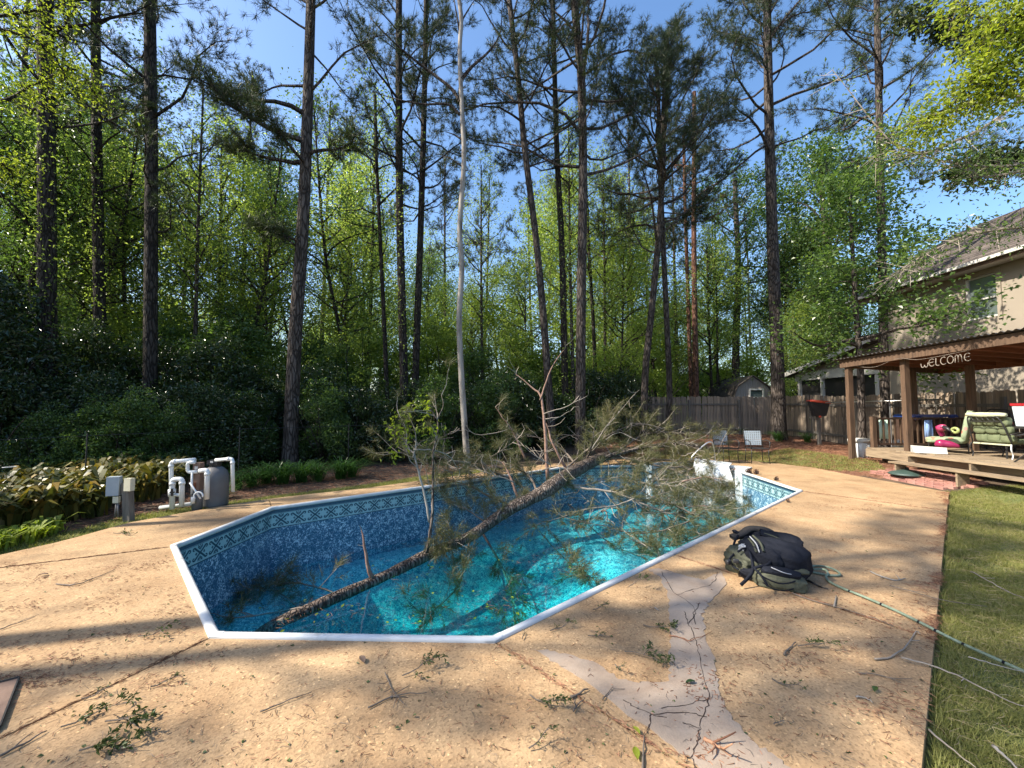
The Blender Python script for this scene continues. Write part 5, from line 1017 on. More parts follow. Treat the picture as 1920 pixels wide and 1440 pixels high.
# limbs to the right
bough([(1108, 866, 11.7), (1160, 852, 11.9), (1230, 836, 12.2), (1285, 836, 12.2), (1345, 850, 12.2)], .07, 'bark', 22, 4, .1, .8)
bough([(1130, 858, 12), (1172, 858, 11.9), (1230, 872, 11.7), (1277, 886, 11.5), (1310, 905, 11.2)], .04, 'twig', 14, 3, .3, .6)
bough([(1052, 908, 9.7), (1100, 916, 9.6), (1155, 922, 9.6), (1231, 953, 9.4), (1281, 964, 9.3), (1330, 953, 9.3), (1384, 976, 9.2)], .036, 'twig_pale', 30, 4, .25, .6)
bough([(1050, 906, 10), (1095, 908, 10.1), (1140, 896, 10.3), (1172, 893, 10.4)], .028, 'twig_pale', 8, 3)
bough([(1190, 935, 9.2), (1150, 950, 9.0), (1095, 958, 8.8), (1050, 975, 8.6), (1010, 985, 8.4)], .018, 'twig_pale', 12, 3)
bough([(1320, 960, 9.3), (1270, 985, 9.0), (1200, 1000, 8.7), (1130, 988, 8.6), (1060, 975, 8.6)], .02, 'twig', 22, 4, .1, .5)
bough([(1384, 974, 9.1), (1340, 990, 8.8), (1280, 1012, 8.4), (1230, 1020, 8.2), (1190, 1012, 8.2)], .016, 'twig', 22, 4, .1, .5)
bough([(1300, 965, 9.1), (1260, 945, 9.4), (1210, 925, 9.8), (1190, 900, 10)], .02, 'twig', 16, 4, .1, .5)
bough([(1170, 995, 8.6), (1210, 1025, 8.1), (1245, 1050, 7.8)], .010, 'twig_pale', 3, 0, dead=True)
bough([(1230, 880, 12.2), (1290, 885, 11.9), (1345, 905, 11.4), (1378, 925, 11.0)], .03, 'twig', 16, 5, .1, .5)
bough([(1190, 860, 12.6), (1240, 862, 12.6), (1300, 868, 12.2), (1350, 880, 11.8)], .03, 'twig', 16, 5, .1, .6)
bough([(1200, 905, 11.2), (1250, 918, 11), (1320, 925, 10.8), (1375, 932, 10.6)], .03, 'twig', 20, 5, .1, .6)
bough([(1180, 870, 12), (1230, 890, 11.6), (1300, 915, 11.2), (1350, 940, 10.8)], .03, 'twig', 20, 5, .1, .6)
bough([(1060, 880, 10.8), (1120, 830, 12.2), (1180, 800, 12.9), (1240, 795, 13.2)], .03, 'twig', 20, 5, .1, .7)
bough([(1080, 872, 11.2), (1050, 840, 12), (1010, 820, 12.4), (960, 815, 12.6)], .03, 'twig', 22, 5, .1, .8)
bough([(1090, 868, 11.4), (1130, 820, 12.6), (1140, 780, 12.8)], .03, 'twig', 16, 5, .1, .7)
bough([(1150, 852, 12.4), (1210, 815, 13), (1270, 812, 13), (1330, 822, 12.8)], .03, 'twig', 22, 5, .1, .7)
bough([(1000, 930, 9.4), (960, 900, 9.6), (900, 880, 9.6), (850, 865, 9.4), (790, 850, 9.3), (740, 850, 9.2)], .03, 'twig', 34, 5, .1, .7)
bough([(960, 950, 9), (920, 930, 9), (870, 905, 9.1), (830, 905, 9.1)], .03, 'twig', 24, 5, .1, .6)
bough([(1010, 928, 9.4), (990, 890, 10), (930, 862, 10.4), (880, 850, 10.6)], .03, 'twig', 26, 5, .1, .7)
bough([(920, 985, 8.5), (880, 960, 8.6), (850, 940, 8.7)], .02, 'twig', 10, 4, .1, .4)
bough([(1000, 935, 9.1), (1030, 915, 9.2), (1060, 900, 9.6)], .02, 'twig', 12, 5, .1, .4); bough([(930, 975, 8.4), (945, 950, 8.6), (975, 935, 8.9)], .02, 'twig', 12, 4, .1, .35)
bough([(840, 1030, 7.7), (850, 1010, 7.6), (835, 985, 7.6)], .015, 'twig', 12, 4, .1, .4); bough([(850, 1020, 7.7), (830, 1030, 7.4), (815, 1015, 7.4)], .012, 'twig', 10, 4, .1, .35)
for k in range(26):
    px_, py_ = rg.uniform(1080, 1350), rg.uniform(800, 985); Yq = 13.0 - (py_ - 800) * .021; dx_, dy_ = rg.uniform(-90, 90), rg.uniform(-28, 32)
    bough([(px_, py_, Yq), (px_ + dx_ * .5, py_ + dy_ * .3 - 6, Yq - .1), (px_ + dx_, py_ + dy_, Yq - .25)], rg.uniform(.01, .026), ('twig', 'twig_pale', 'twig_red')[k % 3], 8, 0, .2, .5, dead=True)
for k in range(14):
    px_, py_ = rg.uniform(800, 1050), rg.uniform(830, 920); Yq = 10.0 - (py_ - 830) * .012; dx_, dy_ = rg.uniform(-70, 70), rg.uniform(-40, 20)
    bough([(px_, py_, Yq), (px_ + dx_ * .5, py_ + dy_ * .3 - 6, Yq - .1), (px_ + dx_, py_ + dy_, Yq - .2)], rg.uniform(.008, .018), ('twig', 'twig_pale', 'twig_red')[k % 3], 7, 0, .2, .4, dead=True)
# boughs lying in the water
W = lambda x, y, z=-1.02: G(x, y, z)
bough([W(905, 1000, -.9), W(935, 1050, -1.1), W(955, 1100, -1.3), W(960, 1150, -1.5)], .025, 'twig', 16, 5, .1, .5); bough([W(880, 1010, -.95), W(870, 1060, -1.1), W(850, 1110, -1.25), W(800, 1150, -1.4)], .02, 'twig', 18, 5, .1, .5)
bough([W(1000, 985), W(1040, 1030, -1.1), W(1080, 1070, -1.03), W(1110, 1085, -1.02)], .014, 'twig', 14, 5, .5, .3)
bough([W(640, 1120), W(590, 1100), W(540, 1095), W(470, 1120, -1.1)], .016, 'twig', 26, 4, .1, .45); bough([W(560, 1140, -1.05), W(520, 1110), W(500, 1085)], .014, 'twig', 12, 4, .1, .4)
bough([W(620, 1130, -.99), W(520, 1150), W(440, 1160, -1.0), W(395, 1155, -1.02)], .014, 'twig_pale', 8, 1, .3, .3)
bough([W(1060, 940, -1.0), W(1130, 1010, -1.05), W(1190, 1040), W(1250, 1060)], .012, 'twig', 10, 3, .3, .4)
TW.build('twigs', M['twig_pale'], fp)
ge = Geo(); NPa, NDa = np.array(NP), np.array(ND); ge.needles(rg, NPa, NDa, .2, 24, .7, .0058, .2); ge.build('needles', M['needle_fresh'], fp)
# pale leaves on the upright limb at the left
ge = Geo(); c = np.array([tuple(P(*q)) for q in [(747, 775, 7.7), (757, 790, 7.65), (768, 765, 7.6), (775, 800, 7.55), (755, 815, 7.6), (790, 800, 7.5), (803, 760, 7.5), (762, 835, 7.6), (818, 800, 7.4), (738, 800, 7.7), (735, 850, 7.6)]])
ge.leaves(rg, np.repeat(c, 22, 0) + rg.normal(size=(len(c) * 22, 3)) * .085, .085, .15, .4); ge.build('leaves', M['leaf_yellow'], fp)
# ============================================================ LAWN, STRAW, LITTER
def scatter(rg, poly, n, bias=None, z=None):
    xs = [p.x for p in poly]; ys = [p.y for p in poly]; out = []
    while sum(len(o) for o in out) < n:
        x = rg.uniform(min(xs), max(xs), n * 2); y = rg.uniform(min(ys), max(ys), n * 2); k = inside(poly, x, y)
        if bias is not None: k &= rg.uniform(0, 1, len(x)) < bias(x, y)
        out.append(np.stack([x[k], y[k]], 1))
    p = np.concatenate(out)[:n]; zz = terr(p[:, 0], p[:, 1]) if z is None else np.full(len(p), z); return np.column_stack([p, zz])
ge = Geo(); rg = np.random.default_rng(60); vis = lambda x, y: (np.abs(x) < 1.3 * y + .3) & (y > .8)
near = lambda x, y: np.where(vis(x, y), np.clip(3.5 / np.maximum(y, .5), .15, 1) ** 1.3, 0)
p = scatter(rg, LAWN_R, 120000, lambda x, y: near(x, y) * (.35 + .65 * (np.sin(x * 5 + 2 * np.sin(y * 3)) * np.sin(y * 4 + x) > -.55))); p[:, 2] -= .005
ge.blades(rg, p, .04, 1.8, .0028); te = rg.uniform(0, 9, 5000); oe = np.abs(rg.normal(size=5000)) * .05 * (np.sin(te * 3.7) + np.sin(te * 8.1 + 2) > -.4); de_ = (re1 - re0).normalized()
ge.blades(rg, np.stack([re0.x + de_.x * te + oe + .012, re0.y + de_.y * te - oe, np.full(5000, -.075)], 1), .07, .9, .003); tag(ge.build('lawn_grass', M['lawn_blade']), 'short patchy green lawn right of the concrete pool deck', 'grass', kind='stuff')
ge = Geo(); p = scatter(rg, LAWN_B, 26000); ge.blades(rg, p, .06, 1.0, .005); tag(ge.build('lawn_grass', M['lawn_blade']), 'sunlit strip of lawn behind the pool before the fence', 'grass', kind='stuff')
ge = Geo(); p = scatter(rg, LAWN_L, 30000); ge.blades(rg, p, .045, 1.0, .004); tag(ge.build('edge_grass', M['lawn_blade']), 'thin mossy grass verge along the left edge of the deck', 'grass', kind='stuff')
def straw(name, label, pts, L, rr_, cat='pine straw', zj=.01, mat='straw', curl=0, az=None):
    a = rg.uniform(0, 6.28, len(pts)) if az is None else az + rg.normal(size=len(pts)) * .4
    l = L * rg.uniform(.4, 1.3, len(pts)); d = np.stack([np.cos(a) * l, np.sin(a) * l, rg.normal(size=len(pts)) * zj], 1) / 2
    p = pts + np.stack([np.zeros(len(pts)), np.zeros(len(pts)), np.abs(rg.normal(size=len(pts))) * zj + rr_], 1)
    ge = Geo(); k = rg.normal(size=(len(pts), 3)) * (l * curl)[:, None]; k[:, 2] = np.abs(k[:, 2]) * .3; m = p + k
    ge.sticks(p - d, m, rr_ * .6, rr_); 
    if curl: ge.sticks(m, p + d, rr_, rr_ * .5)
    else: ge.sticks(p, p + d, rr_, rr_ * .5)
    o = ge.build(name, M[mat]); tag(o, label, cat, kind='stuff'); return o
straw('pine_straw', 'red-brown pine straw mulch spread in front of the fence', scatter(rg, MULCH, 22000, lambda x, y: np.clip(1.4 - (y - 8) / 14, .2, 1)), .16, .004, zj=.02)
bed = [Vector((-9, 4.6)), V2(G(0, 1012)), V2(G(150, 985)), V2(G(330, 948)), V2(G(504, 925)), V2(G(679, 904)), V2(G(780, 889)), V2(G(900, 873)), Vector((.8, 14.5)), Vector((-7, 14)), Vector((-13, 9))]
straw('leaf_litter', 'brown needles and dead leaves covering the bed under the hedge', scatter(rg, bed, 16000, lambda x, y: np.clip(1.5 - (y - 4) / 8, .1, 1)), .13, .0035, 'leaf litter', .015)
eg = [(re0 - (re0 - re1) * -0.0)]; dedge = (re1 - re0).normalized(); perp = Vector((dedge.y, -dedge.x))
t = rg.uniform(0, 9.0, 3600); off = rg.normal(size=3600) * (.03 + .06 * (np.sin(t * 3.1) > .3)) - .005; cl = (np.sin(t * 2.1) + np.sin(t * 5.3 + 1) + rg.normal(size=3600) * .7 > 0.1); t, off = t[cl], off[cl]
sg_ = 1 if (re0 + perp * .5).x > re0.x else -1
pts = np.stack([re0.x + dedge.x * t + perp.x * off * sg_, re0.y + dedge.y * t + perp.y * off * sg_, np.where(off < 0, .002, -.07)], 1); straw('pine_straw', 'line of red pine straw gathered along the right edge of the deck', pts, .06, .0016, zj=.004, curl=.2)
pl_ = scatter(rg, LAWN_R, 2600, near); pl_[:, 2] += .012; straw('dry_stems', 'dry tan needles and stems strewn through the right lawn', pl_, .09, .0014, 'litter', .012, 'lawn_dry', .15)
# litter on the slabs
DK = dk_all
def on_deck(p): return p[inside(DK, p[:, 0], p[:, 1]) & ~inside(offset_poly(HOLE, .06), p[:, 0], p[:, 1])]
def dk_scatter(n, z=.002):
    py = rg.uniform(850, 1500, n); px = rg.uniform(-60, 1950, n); r = np.array([tuple(G(a, b, z)) for a, b in zip(px, py)]); return r[rg.uniform(0, 1, n) < np.clip(3.2 / r[:, 1], .1, 1) ** .5]
base = dk_scatter(2600); clus = np.array([tuple(G(a, b, .002)) for a, b in zip(rg.uniform(0, 380, 46), rg.uniform(1040, 1300, 46))] + [tuple(G(a, b, .002)) for a, b in zip(rg.uniform(1400, 1720, 30), rg.uniform(930, 1250, 30))] + [tuple(G(a, b, .002)) for a, b in ((1650, 1330), (1640, 1322), (1335, 1415), (1345, 1405), (1320, 1300), (1328, 1305), (1322, 1270), (1318, 1260))])
cp = np.repeat(clus, 22, 0) + rg.normal(size=(len(clus) * 22, 3)) * [.11, .05, 0]
straw('catkin_litter', 'scattered red-brown catkins and needle bits on the tan slabs', on_deck(np.concatenate([base[:1300], cp])), .032, .0021, 'litter', .003, curl=.25)
straw('needle_litter', 'fine dark twig and needle scraps strewn over the deck', on_deck(base[1300:]), .05, .0012, 'litter', .003, 'twig', .2)
for a, b in ((pa, j1), (ph, j2), (pb, j3), (j4s, j4e), (pc, j5e)):
    n = int((b - a).length * 110); tt = rg.uniform(0, 1, n); c = np.stack([a.x + (b.x - a.x) * tt, a.y + (b.y - a.y) * tt, np.full(n, .001)], 1) + rg.normal(size=(n, 3)) * [.012, .012, 0]
    straw('joint_litter', {0: 'reddish needles filling the joint running from the near left pool corner', 1: 'needles filling the joint running left from the far left pool corner', 2: 'dark needles in the joint running from the near right pool corner past the grey patch', 3: 'needles in the slab joint that passes under the backpack', 4: 'needles in the slab joint right of the far pool corner'}[[pa, ph, pb, j4s, pc].index(a)], on_deck(c), .05, .0018, 'litter', .003, 'straw', .1, az=math.atan2(b.y - a.y, b.x - a.x))
# little leaves loose on the slabs
ge = Geo(); c = on_deck(dk_scatter(420, .004)); ge.leaves(rg, c, .022, 1.6, .55); tag(ge.build('loose_leaves', M['leaf_sprig']), 'small loose green and brown leaves dotted over the deck', 'leaves', kind='stuff')
wq = rg.uniform(0, 1, (900, 2)); wc = np.array([tuple(G(a, b, -.996)) for a, b in zip(rg.uniform(420, 1300, 40), rg.uniform(960, 1180, 40))]); wp_ = np.repeat(wc, 26, 0) + rg.normal(size=(40 * 26, 3)) * [.28, .2, 0]; wp_ = wp_[inside(offset_poly(POOL, -.05), wp_[:, 0], wp_[:, 1])]
straw('floating_needles', 'loose brown needles floating on the pool water', wp_, .1, .0017, 'litter', .0006, 'straw', .1)
wl_ = wc[inside(offset_poly(POOL, -.1), wc[:, 0], wc[:, 1])]; wl_ = np.repeat(wl_, 5, 0) + rg.normal(size=(len(wl_) * 5, 3)) * [.35, .25, 0]; wl_ = wl_[inside(offset_poly(POOL, -.05), wl_[:, 0], wl_[:, 1])]; wl_[:, 2] = -.994
ge = Geo(); ge.leaves(rg, wl_, .05, 2.5, .6, fold=.02); tag(ge.build('floating_leaves', M['leaf_yellow']), 'small yellow-green leaves floating on the pool water', 'leaves', kind='stuff')
# ------------------------------------------------ sprigs and twigs, each a thing
def sprig(label, px, py, size, n, seed, az=0.0, name='leafy_sprig', leaf='leaf_sprig'):
    rg = np.random.default_rng(seed); b = G(px, py, .004); t = thing(name, label, 'sprig', tuple(b), az); ge, fo = Geo(), Geo(); pos, dd = [], []
    main = limb_path(rg, (-size * .5, 0, .006), rg.uniform(-.2, .2), size, .02, 6, 0, .12); main[:, 2] = np.abs(main[:, 2]) + .004; ge.tube(main, lerp_r(.004, .0015, 6), 5)
    for k in range(5):
        q, d = at_path(main, rg.uniform(.2, 1)); s_ = limb_path(rg, q, rg.uniform(-1.2, 1.2), size * rg.uniform(.2, .45), .1, 4, 0, .15); s_[:, 2] = np.abs(s_[:, 2]) + .003; ge.tube(s_, lerp_r(.0022, .001, 4), 4)
        for j in range(n // 5): x, d2 = at_path(s_, rg.uniform(.1, 1)); pos.append(x + [0, 0, .006]); dd.append(nrm1(d2 + rg.normal(size=3) * .7))
    dd = np.array(dd); dd[:, 2] = np.abs(dd[:, 2]) * .5; fo.leaves(rg, np.repeat(np.array(pos), 2, 0) + rg.normal(size=(len(pos) * 2, 3)) * [size * .03, size * .03, .002], size * .10, .5, .3, dirs=np.repeat(dd, 2, 0)); ge.build('stem', M['twig'], t); fo.build('leaves', M[leaf], t); return t
SPR = [('thick leafy sprig nearest the bottom left corner with a dark heap of leaves', 220, 1398, .34, 60, .3), ('leafy sprig above the heap near the bottom left corner with a pale stick', 178, 1350, .3, 45, .5), ('long feathery green sprig lying left of the bottom left joint end', 268, 1340, .36, 50, .4),
       ('small dark sprig on the joint line at the lower left', 185, 1302, .16, 24, .8), ('small pale sprig right of the joint on the left slab', 312, 1283, .17, 18, .5), ('forked leafy sprig on the front slab below the near pool edge', 795, 1265, .3, 40, .2), ('bushy sprig on the front slab near the pointed end of the grey patch', 1022, 1325, .26, 40, -.8),
       ('curled green sprig low on the front slab left of the yellow leaf', 1018, 1405, .16, 34, .1), ('small sprig by the near right corner of the pool coping', 985, 1195, .1, 12, 1.0), ('dark leafy sprig beside the pool edge on the middle slab', 1050, 1178, .22, 26, .6), ('brown leafy sprig right of the first one on the middle slab', 1122, 1192, .18, 20, .2), ('clump of dark leaves by the coping on the middle slab', 1128, 1145, .16, 28, 0),
       ('dark clump of leaves nearest the pool edge below the branches', 1197, 1100, .22, 30, .2), ('long dark leafy sprig touching the left side of the grey patch', 1240, 1182, .3, 44, -.5), ('long leafy sprig in the middle of the tan slab island', 1212, 1232, .32, 46, -.35), ('upright green sprig low on the tan island above the grey patch', 1167, 1258, .14, 20, -1), ('green needle tuft on the shaded right slab', 1525, 1212, .26, 34, .1),
       ('bright maple-like leaf sprig at the bottom right on the slab', 1462, 1358, .09, 8, .3), ('small dried sprig on the slab right of the grey patch', 1475, 1288, .18, 20, -.9), ('sparse twiggy sprig near the far edge of the left slab', 235, 1000, .34, 26, .1), ('fine dry twig sprig on the left slab near the coping', 300, 1190, .3, 20, .3)]
for i, (lb, x, y, s_, n, az_) in enumerate(SPR): sprig(lb, x, y, s_ * .85, n, 500 + i, az_)
def twig(label, c, r=.005, mat='twig', name='twig', z=.006, forks=0, seed=0):
    rg = np.random.default_rng(seed); b = G(*c[0], z); t = thing(name, label, 'twig', tuple(b)); ge = Geo(); pts = bez([G(x, y, z) - b for x, y in c], 4); pts[:, 2] += np.abs(rg.normal(size=len(pts))) * .004; ge.tube(pts, lerp_r(r, r * .4, len(pts)), 6)
    ge.build('stem', M[mat], t, True)
    for k in range(forks):
        q, d = at_path(pts, rg.uniform(.2, .8)); s_ = limb_path(rg, q, math.atan2(d[1], d[0]) + rg.choice([-1, 1]) * rg.uniform(.4, 1), rg.uniform(.06, .14), .15, 4, 0, .1); ge = Geo(); ge.tube(s_, lerp_r(r * .6, r * .3, 4), 5); ge.build('side_shoot', M[mat], t, True)
TWG = [('bent forked twig on the left slab near the pool coping', [(105, 1095), (140, 1097), (175, 1085), (215, 1068)], .006, 'twig', 2), ('thin straight stick lying on the front slab centre left', [(488, 1335), (530, 1318), (585, 1298)], .004, 'twig', 0), ('forked dark twig in the middle of the front slab', [(722, 1262), (735, 1292), (758, 1322)], .004, 'twig', 3),
       ('crooked twig crossing the forked one on the front slab', [(690, 1328), (740, 1305), (800, 1300)], .005, 'twig', 2), ('short dark stick across the edge of the grey patch', [(1070, 1309), (1103, 1292)], .008, 'twig', 0), ('short curved stick below the dark stick on the front slab', [(1075, 1335), (1083, 1322), (1097, 1310)], .005, 'twig', 1),
       ('small twig standing up on the grey patch', [(1130, 1312), (1140, 1300), (1150, 1288)], .004, 'twig', 1), ('vertical stick at the bottom edge crossing the joint', [(1205, 1445), (1206, 1410), (1208, 1380)], .006, 'twig', 0), ('red-brown twig crossing the crack in the grey patch', [(1255, 1192), (1280, 1197), (1298, 1202), (1335, 1184)], .004, 'straw', 2),
       ('dark barked stick just right of the backpack', [(1508, 1085), (1530, 1097), (1552, 1105)], .011, 'bark', 0), ('long twig running along the shaded slab from the backpack', [(1485, 1113), (1530, 1128), (1590, 1145), (1640, 1160), (1675, 1175)], .005, 'twig', 2), ('short peg of wood upright on the long twig by the backpack', [(1564, 1138), (1568, 1118)], .009, 'twig_pale', 0),
       ('long thin twig from the backpack side out onto the lawn', [(1668, 1098), (1720, 1112), (1770, 1126), (1850, 1138)], .005, 'twig', 1), ('pale bleached forked stick on the right slab', [(1632, 1072), (1655, 1082), (1680, 1088), (1698, 1084)], .008, 'snag', 2), ('hooked grey twig near the right edge of the deck', [(1640, 1237), (1670, 1232), (1700, 1212), (1717, 1185), (1725, 1190)], .006, 'twig_pale', 1),
       ('long branch reaching from the deck edge across the lawn', [(1690, 1235), (1745, 1248), (1810, 1275), (1860, 1300), (1925, 1330)], .006, 'twig_pale', 1), ('short thick twig left of the green tuft on the right slab', [(1470, 1228), (1478, 1218), (1492, 1205)], .008, 'twig', 0), ('pale twig with a cone tip near the lower right slab', [(1605, 1307), (1620, 1308), (1636, 1318)], .005, 'snag', 0),
       ('long pale stem lying on the lawn at the bottom right', [(1862, 1400), (1885, 1420), (1910, 1445)], .008, 'snag', 0), ('grey branch on the lawn near the right edge', [(1820, 1072), (1845, 1085), (1880, 1105), (1925, 1125)], .006, 'twig_pale', 2), ('thin pale stalk lying across the sunlit lawn', [(1815, 1232), (1860, 1245), (1925, 1262)], .004, 'snag', 0),
       ('orange dead pine needles cluster on the lower grey patch', [(1320, 1385), (1345, 1400), (1372, 1418)], .010, 'straw', 3), ('straight thin twig on the left slab by the left frame edge', [(0, 1418), (45, 1395), (88, 1370)], .006, 'twig', 1), ('thin long needle twig at the lower left edge', [(0, 1180), (30, 1170), (66, 1158)], .004, 'twig', 1),
       ('short stick on the slab corner above the grey patch', [(1248, 1068), (1265, 1075)], .003, 'twig', 0), ('small pale peg on the middle slab', [(1228, 1140), (1236, 1145)], .006, 'snag', 0), ('long thin stem across the front right lawn edge', [(1742, 1370), (1790, 1410), (1830, 1440)], .005, 'twig_pale', 0), ('small forked twig left of the shaded sprig', [(1610, 1262), (1650, 1266), (1690, 1280)], .004, 'twig', 1)]
for i, (lb, c, r, mt, fk) in enumerate(TWG): twig(lb, c, r, mt, forks=fk, seed=600 + i, z=.008 if c[-1][0] < 1745 else .02)
def leafone(label, px, py, L, az, mat, seed):
    b = G(px, py, .004); ge = Geo(); n = 7; v = []
    for i in range(n):
        t = i / (n - 1); wv = math.sin(math.pi * min(1, t * .96 + .03)) ** .8 * L * .23; z = .006 + .02 * math.sin(t * 3) * L * 5
        for s_, h in ((-1, .008), (0, 0), (1, .006)): v.append((t * L, s_ * wv, z + h))
    q = [[i * 3 + j, i * 3 + j + 1, i * 3 + j + 4, i * 3 + j + 3] for i in range(n - 1) for j in (0, 1)]; ge.add(v, q=q); o = ge.build('fallen_leaf', M[mat], smooth=True); o.location = b; o.rotation_euler = (0, 0, az); tag(o, label, 'leaf')
leafone('single yellow-green leaf lying on the front slab near the bottom edge', 1196, 1428, .07, 1.5, 'leaf_yellow', 1); leafone('pale lime leaf lying on the patch edge at the bottom', 1187, 1366, .055, -1.2, 'leaf_yellow', 2); leafone('round dark leaf on the grey patch', 1286, 1283, .06, .2, 'leaf_dark', 3)
leafone('green lobed leaf on the slab near the lower right lawn edge', 1640, 1300, .06, .8, 'leaf_mid', 4); leafone('dry curled brown leaf on the upper part of the front slab', 683, 1245, .08, 2.2, 'sling', 5); leafone('dark red leaf curl on the far left slab', 72, 1080, .07, .4, 'trim_dark', 6)
# pine cones by the far right corner
for i, (x, y, lb) in enumerate([(1404, 888, 'fat brown pine cone on the deck by the white step pillar'), (1418, 889, 'brown pine cone right beside the fatter one near the step pillar'), (1456, 901, 'small pine cone on the deck behind the right pool wall'), (1478, 942, 'tiny dark cone on the deck right of the pool corner')]):
    b = G(x, y, 0); t = thing('pine_cone', lb, 'pine cone', tuple(b)); s_ = (.07, .06, .045, .03)[i]; ge = Geo(); ge.lathe([(0.002, 0), (s_ * .7, s_ * .2), (s_ * .8, s_ * .6), (s_ * .5, s_ * 1.3), (.002, s_ * 1.7)], n=10); ge.build('core', M['bark_dark'], t, True)
    rgc = np.random.default_rng(i); A = []; ge = Geo()
    for k in range(60):
        u = k / 60; a = k * 2.4; r = s_ * (.75 * math.sin(math.pi * (u * .8 + .15)) + .1); A.append((math.cos(a) * r, math.sin(a) * r, s_ * 1.7 * u + .006))
    A = np.array(A); ge.leaves(rgc, A, s_ * .45, .2, .9, dirs=A * [1, 1, 0] * 10 + [0, 0, .3]); ge.build('scales', M['bark_red'], t)
# ------------------------------------------------ brown mesh screen at the left edge
ms = thing('mesh_screen', 'brown mesh panel with a bound edge lying at the lower left edge', 'mesh screen', (0, 0, 0)); c = [G(36, 1270, .02), G(-60, 1295, .02), G(-80, 1430, .02), G(0, 1362, .02)]
ge = Geo(); ge.add([tuple(q) for q in c], q=[[0, 1, 2, 3]]); ge.add([(q.x, q.y, .012) for q in c], q=[[3, 2, 1, 0]]); ge.build('mesh', M['net'], ms)
ge = Geo(); ge.tube([c[0], c[1]], .009, 6); ge.tube([c[0], c[3]], .006, 6); ge.build('bound_edge', M['brown_mesh'], ms)
# ============================================================ BED PLANTS
def plant_var(seed, n, L, wd, lean, leaf, seg=2):
    rg = np.random.default_rng(seed); ge = Geo(); a = rg.uniform(0, 6.28, n); p = np.stack([np.cos(a), np.sin(a), np.zeros(n)], 1) * rg.uniform(0, .13, (n, 1)); ge.blades(rg, p, L, lean, wd, seg); return ge.mesh('plant', M[leaf])
BV = [plant_var(70 + k, 26, .56, .036, .5, 'leaf_bed') for k in range(4)]; rr = random.Random(12); k = 0
for row, dy in enumerate((0, 9, 18, 27, 36, 45)):
    for px in range(-110, 345, 22):
        e = np.interp(px, [-110, 0, 100, 150, 230, 330], [1025, 988, 975, 965, 950, 930]) - dy
        if row == 0 and px > 195 and px < 330: continue
        if row < 3 and 195 < px < 262: continue
        if px > 290 and row < 2: continue
        b = G(px + rr.uniform(-9, 9), e, 0); o = bpy.data.objects.new('bed_plant', BV[k % 4]); C.objects.link(o); k += 1; o.location = (b.x, b.y, -.07); o.rotation_euler = (0, 0, rr.uniform(0, 6.28)); s_ = rr.uniform(.8, 1.15); o.scale = (s_, s_, s_)
        tag(o, 'broad-leaved cast iron plant in the bed left of the filter tank', 'plant', 'broad-leaved plants of the left bed')
LVs = [plant_var(80 + k, 130, .42, .008, 1.0, 'blade') for k in range(3)]
for i, (x, y, s_, lb) in enumerate([(445, 918, .75, 'low liriope clump right of the filter tank'), (472, 914, .9, 'liriope clump second from the filter tank'), (500, 908, 1.05, 'liriope clump third from the filter tank'), (530, 908, 1.1, 'large liriope clump left of the leaning pine foot'), (565, 905, 1.1, 'large liriope clump at the leaning pine foot'), (595, 903, 1.0, 'liriope clump right of the leaning pine foot'), (640, 898, 1.1, 'liriope clump standing alone right of the others'), (660, 896, .95, 'last liriope clump before the fallen branches'),
        (1388, 815, .8, 'small green clump behind the left patio chair near the fence'), (1459, 828, 1.0, 'dark green clump in the mulch in front of the tall pine'), (1514, 830, .9, 'green clump in the mulch left of the basket post'), (1555, 822, .5, 'tiny tuft in the mulch below the basket post'), (420, 935, .6, 'small grass clump against the filter tank')]):
    b = GT(x, y); o = bpy.data.objects.new('liriope_clump', LVs[i % 3]); C.objects.link(o); o.location = (b.x, b.y, b.z - .01); o.scale = (s_, s_, s_); o.rotation_euler = (0, 0, i); tag(o, lb, 'grass clump', 'grass clumps round the pool')
WV = [plant_var(90 + k, 40, .16, .014, .7, 'leaf_yellow', 2) for k in range(2)]
for i, (x, y, s_) in enumerate([(8, 1026, 1.2), (32, 1020, 1.3), (58, 1012, 1.1), (82, 1006, .9), (96, 1000, 1.3), (-15, 1034, 1.2), (20, 1008, 1.0)]):
    b = G(x, y, -.05); o = bpy.data.objects.new('weed', WV[i % 2]); C.objects.link(o); o.location = b; o.scale = (s_,) * 3; o.rotation_euler = (0, 0, i * 1.3)
    tag(o, ('bright green leafy weed at the far left end of the verge', 'bright green weed beside the leftmost one', 'bright weed in the middle of the verge row', 'low bright weed right of the middle one', 'tallest bright weed at the right end of the row', 'bright weed just at the left frame edge', 'bright weed at the back of the row')[i], 'weed', 'bright weeds at the deck edge')
# ============================================================ POOL EQUIPMENT
def pipe_thing(name, label, c, Y, r, mat='pvc', fit=True):
    t = thing(name, label, 'pipe', (0, 0, 0)); pts = [P(x, y, Y) for x, y in c]; ge = Geo(); path = []
    for i, p in enumerate(pts):
        if 0 < i < len(pts) - 1:
            a, b = (pts[i - 1] - p).normalized(), (pts[i + 1] - p).normalized()
            for k in range(5): u = k / 4; path.append(p + a * .045 * (1 - u) ** 2 + b * .045 * u ** 2)
        else: path.append(p)
    ge.tube(path, r, 12); ge.build('tube', M[mat], t, True)
    if fit:
        for i in range(len(pts) - 1):
            for s_, e in ((pts[i], pts[i + 1]), (pts[i + 1], pts[i])):
                if (s_ == pts[0]) or (s_ == pts[-1]) or (e - s_).length < .16: continue
                d = (e - s_).normalized(); g2_ = Geo(); g2_.tube([s_ + d * .045, s_ + d * .085], r * 1.22, 12); g2_.build('fitting', M[mat], t, True)
    return t
pipe_thing('pvc_pipe', 'tall white pipe at the left rising and turning towards the filter column', [(322, 955), (321, 866), (366, 862)], 6.95, .032)
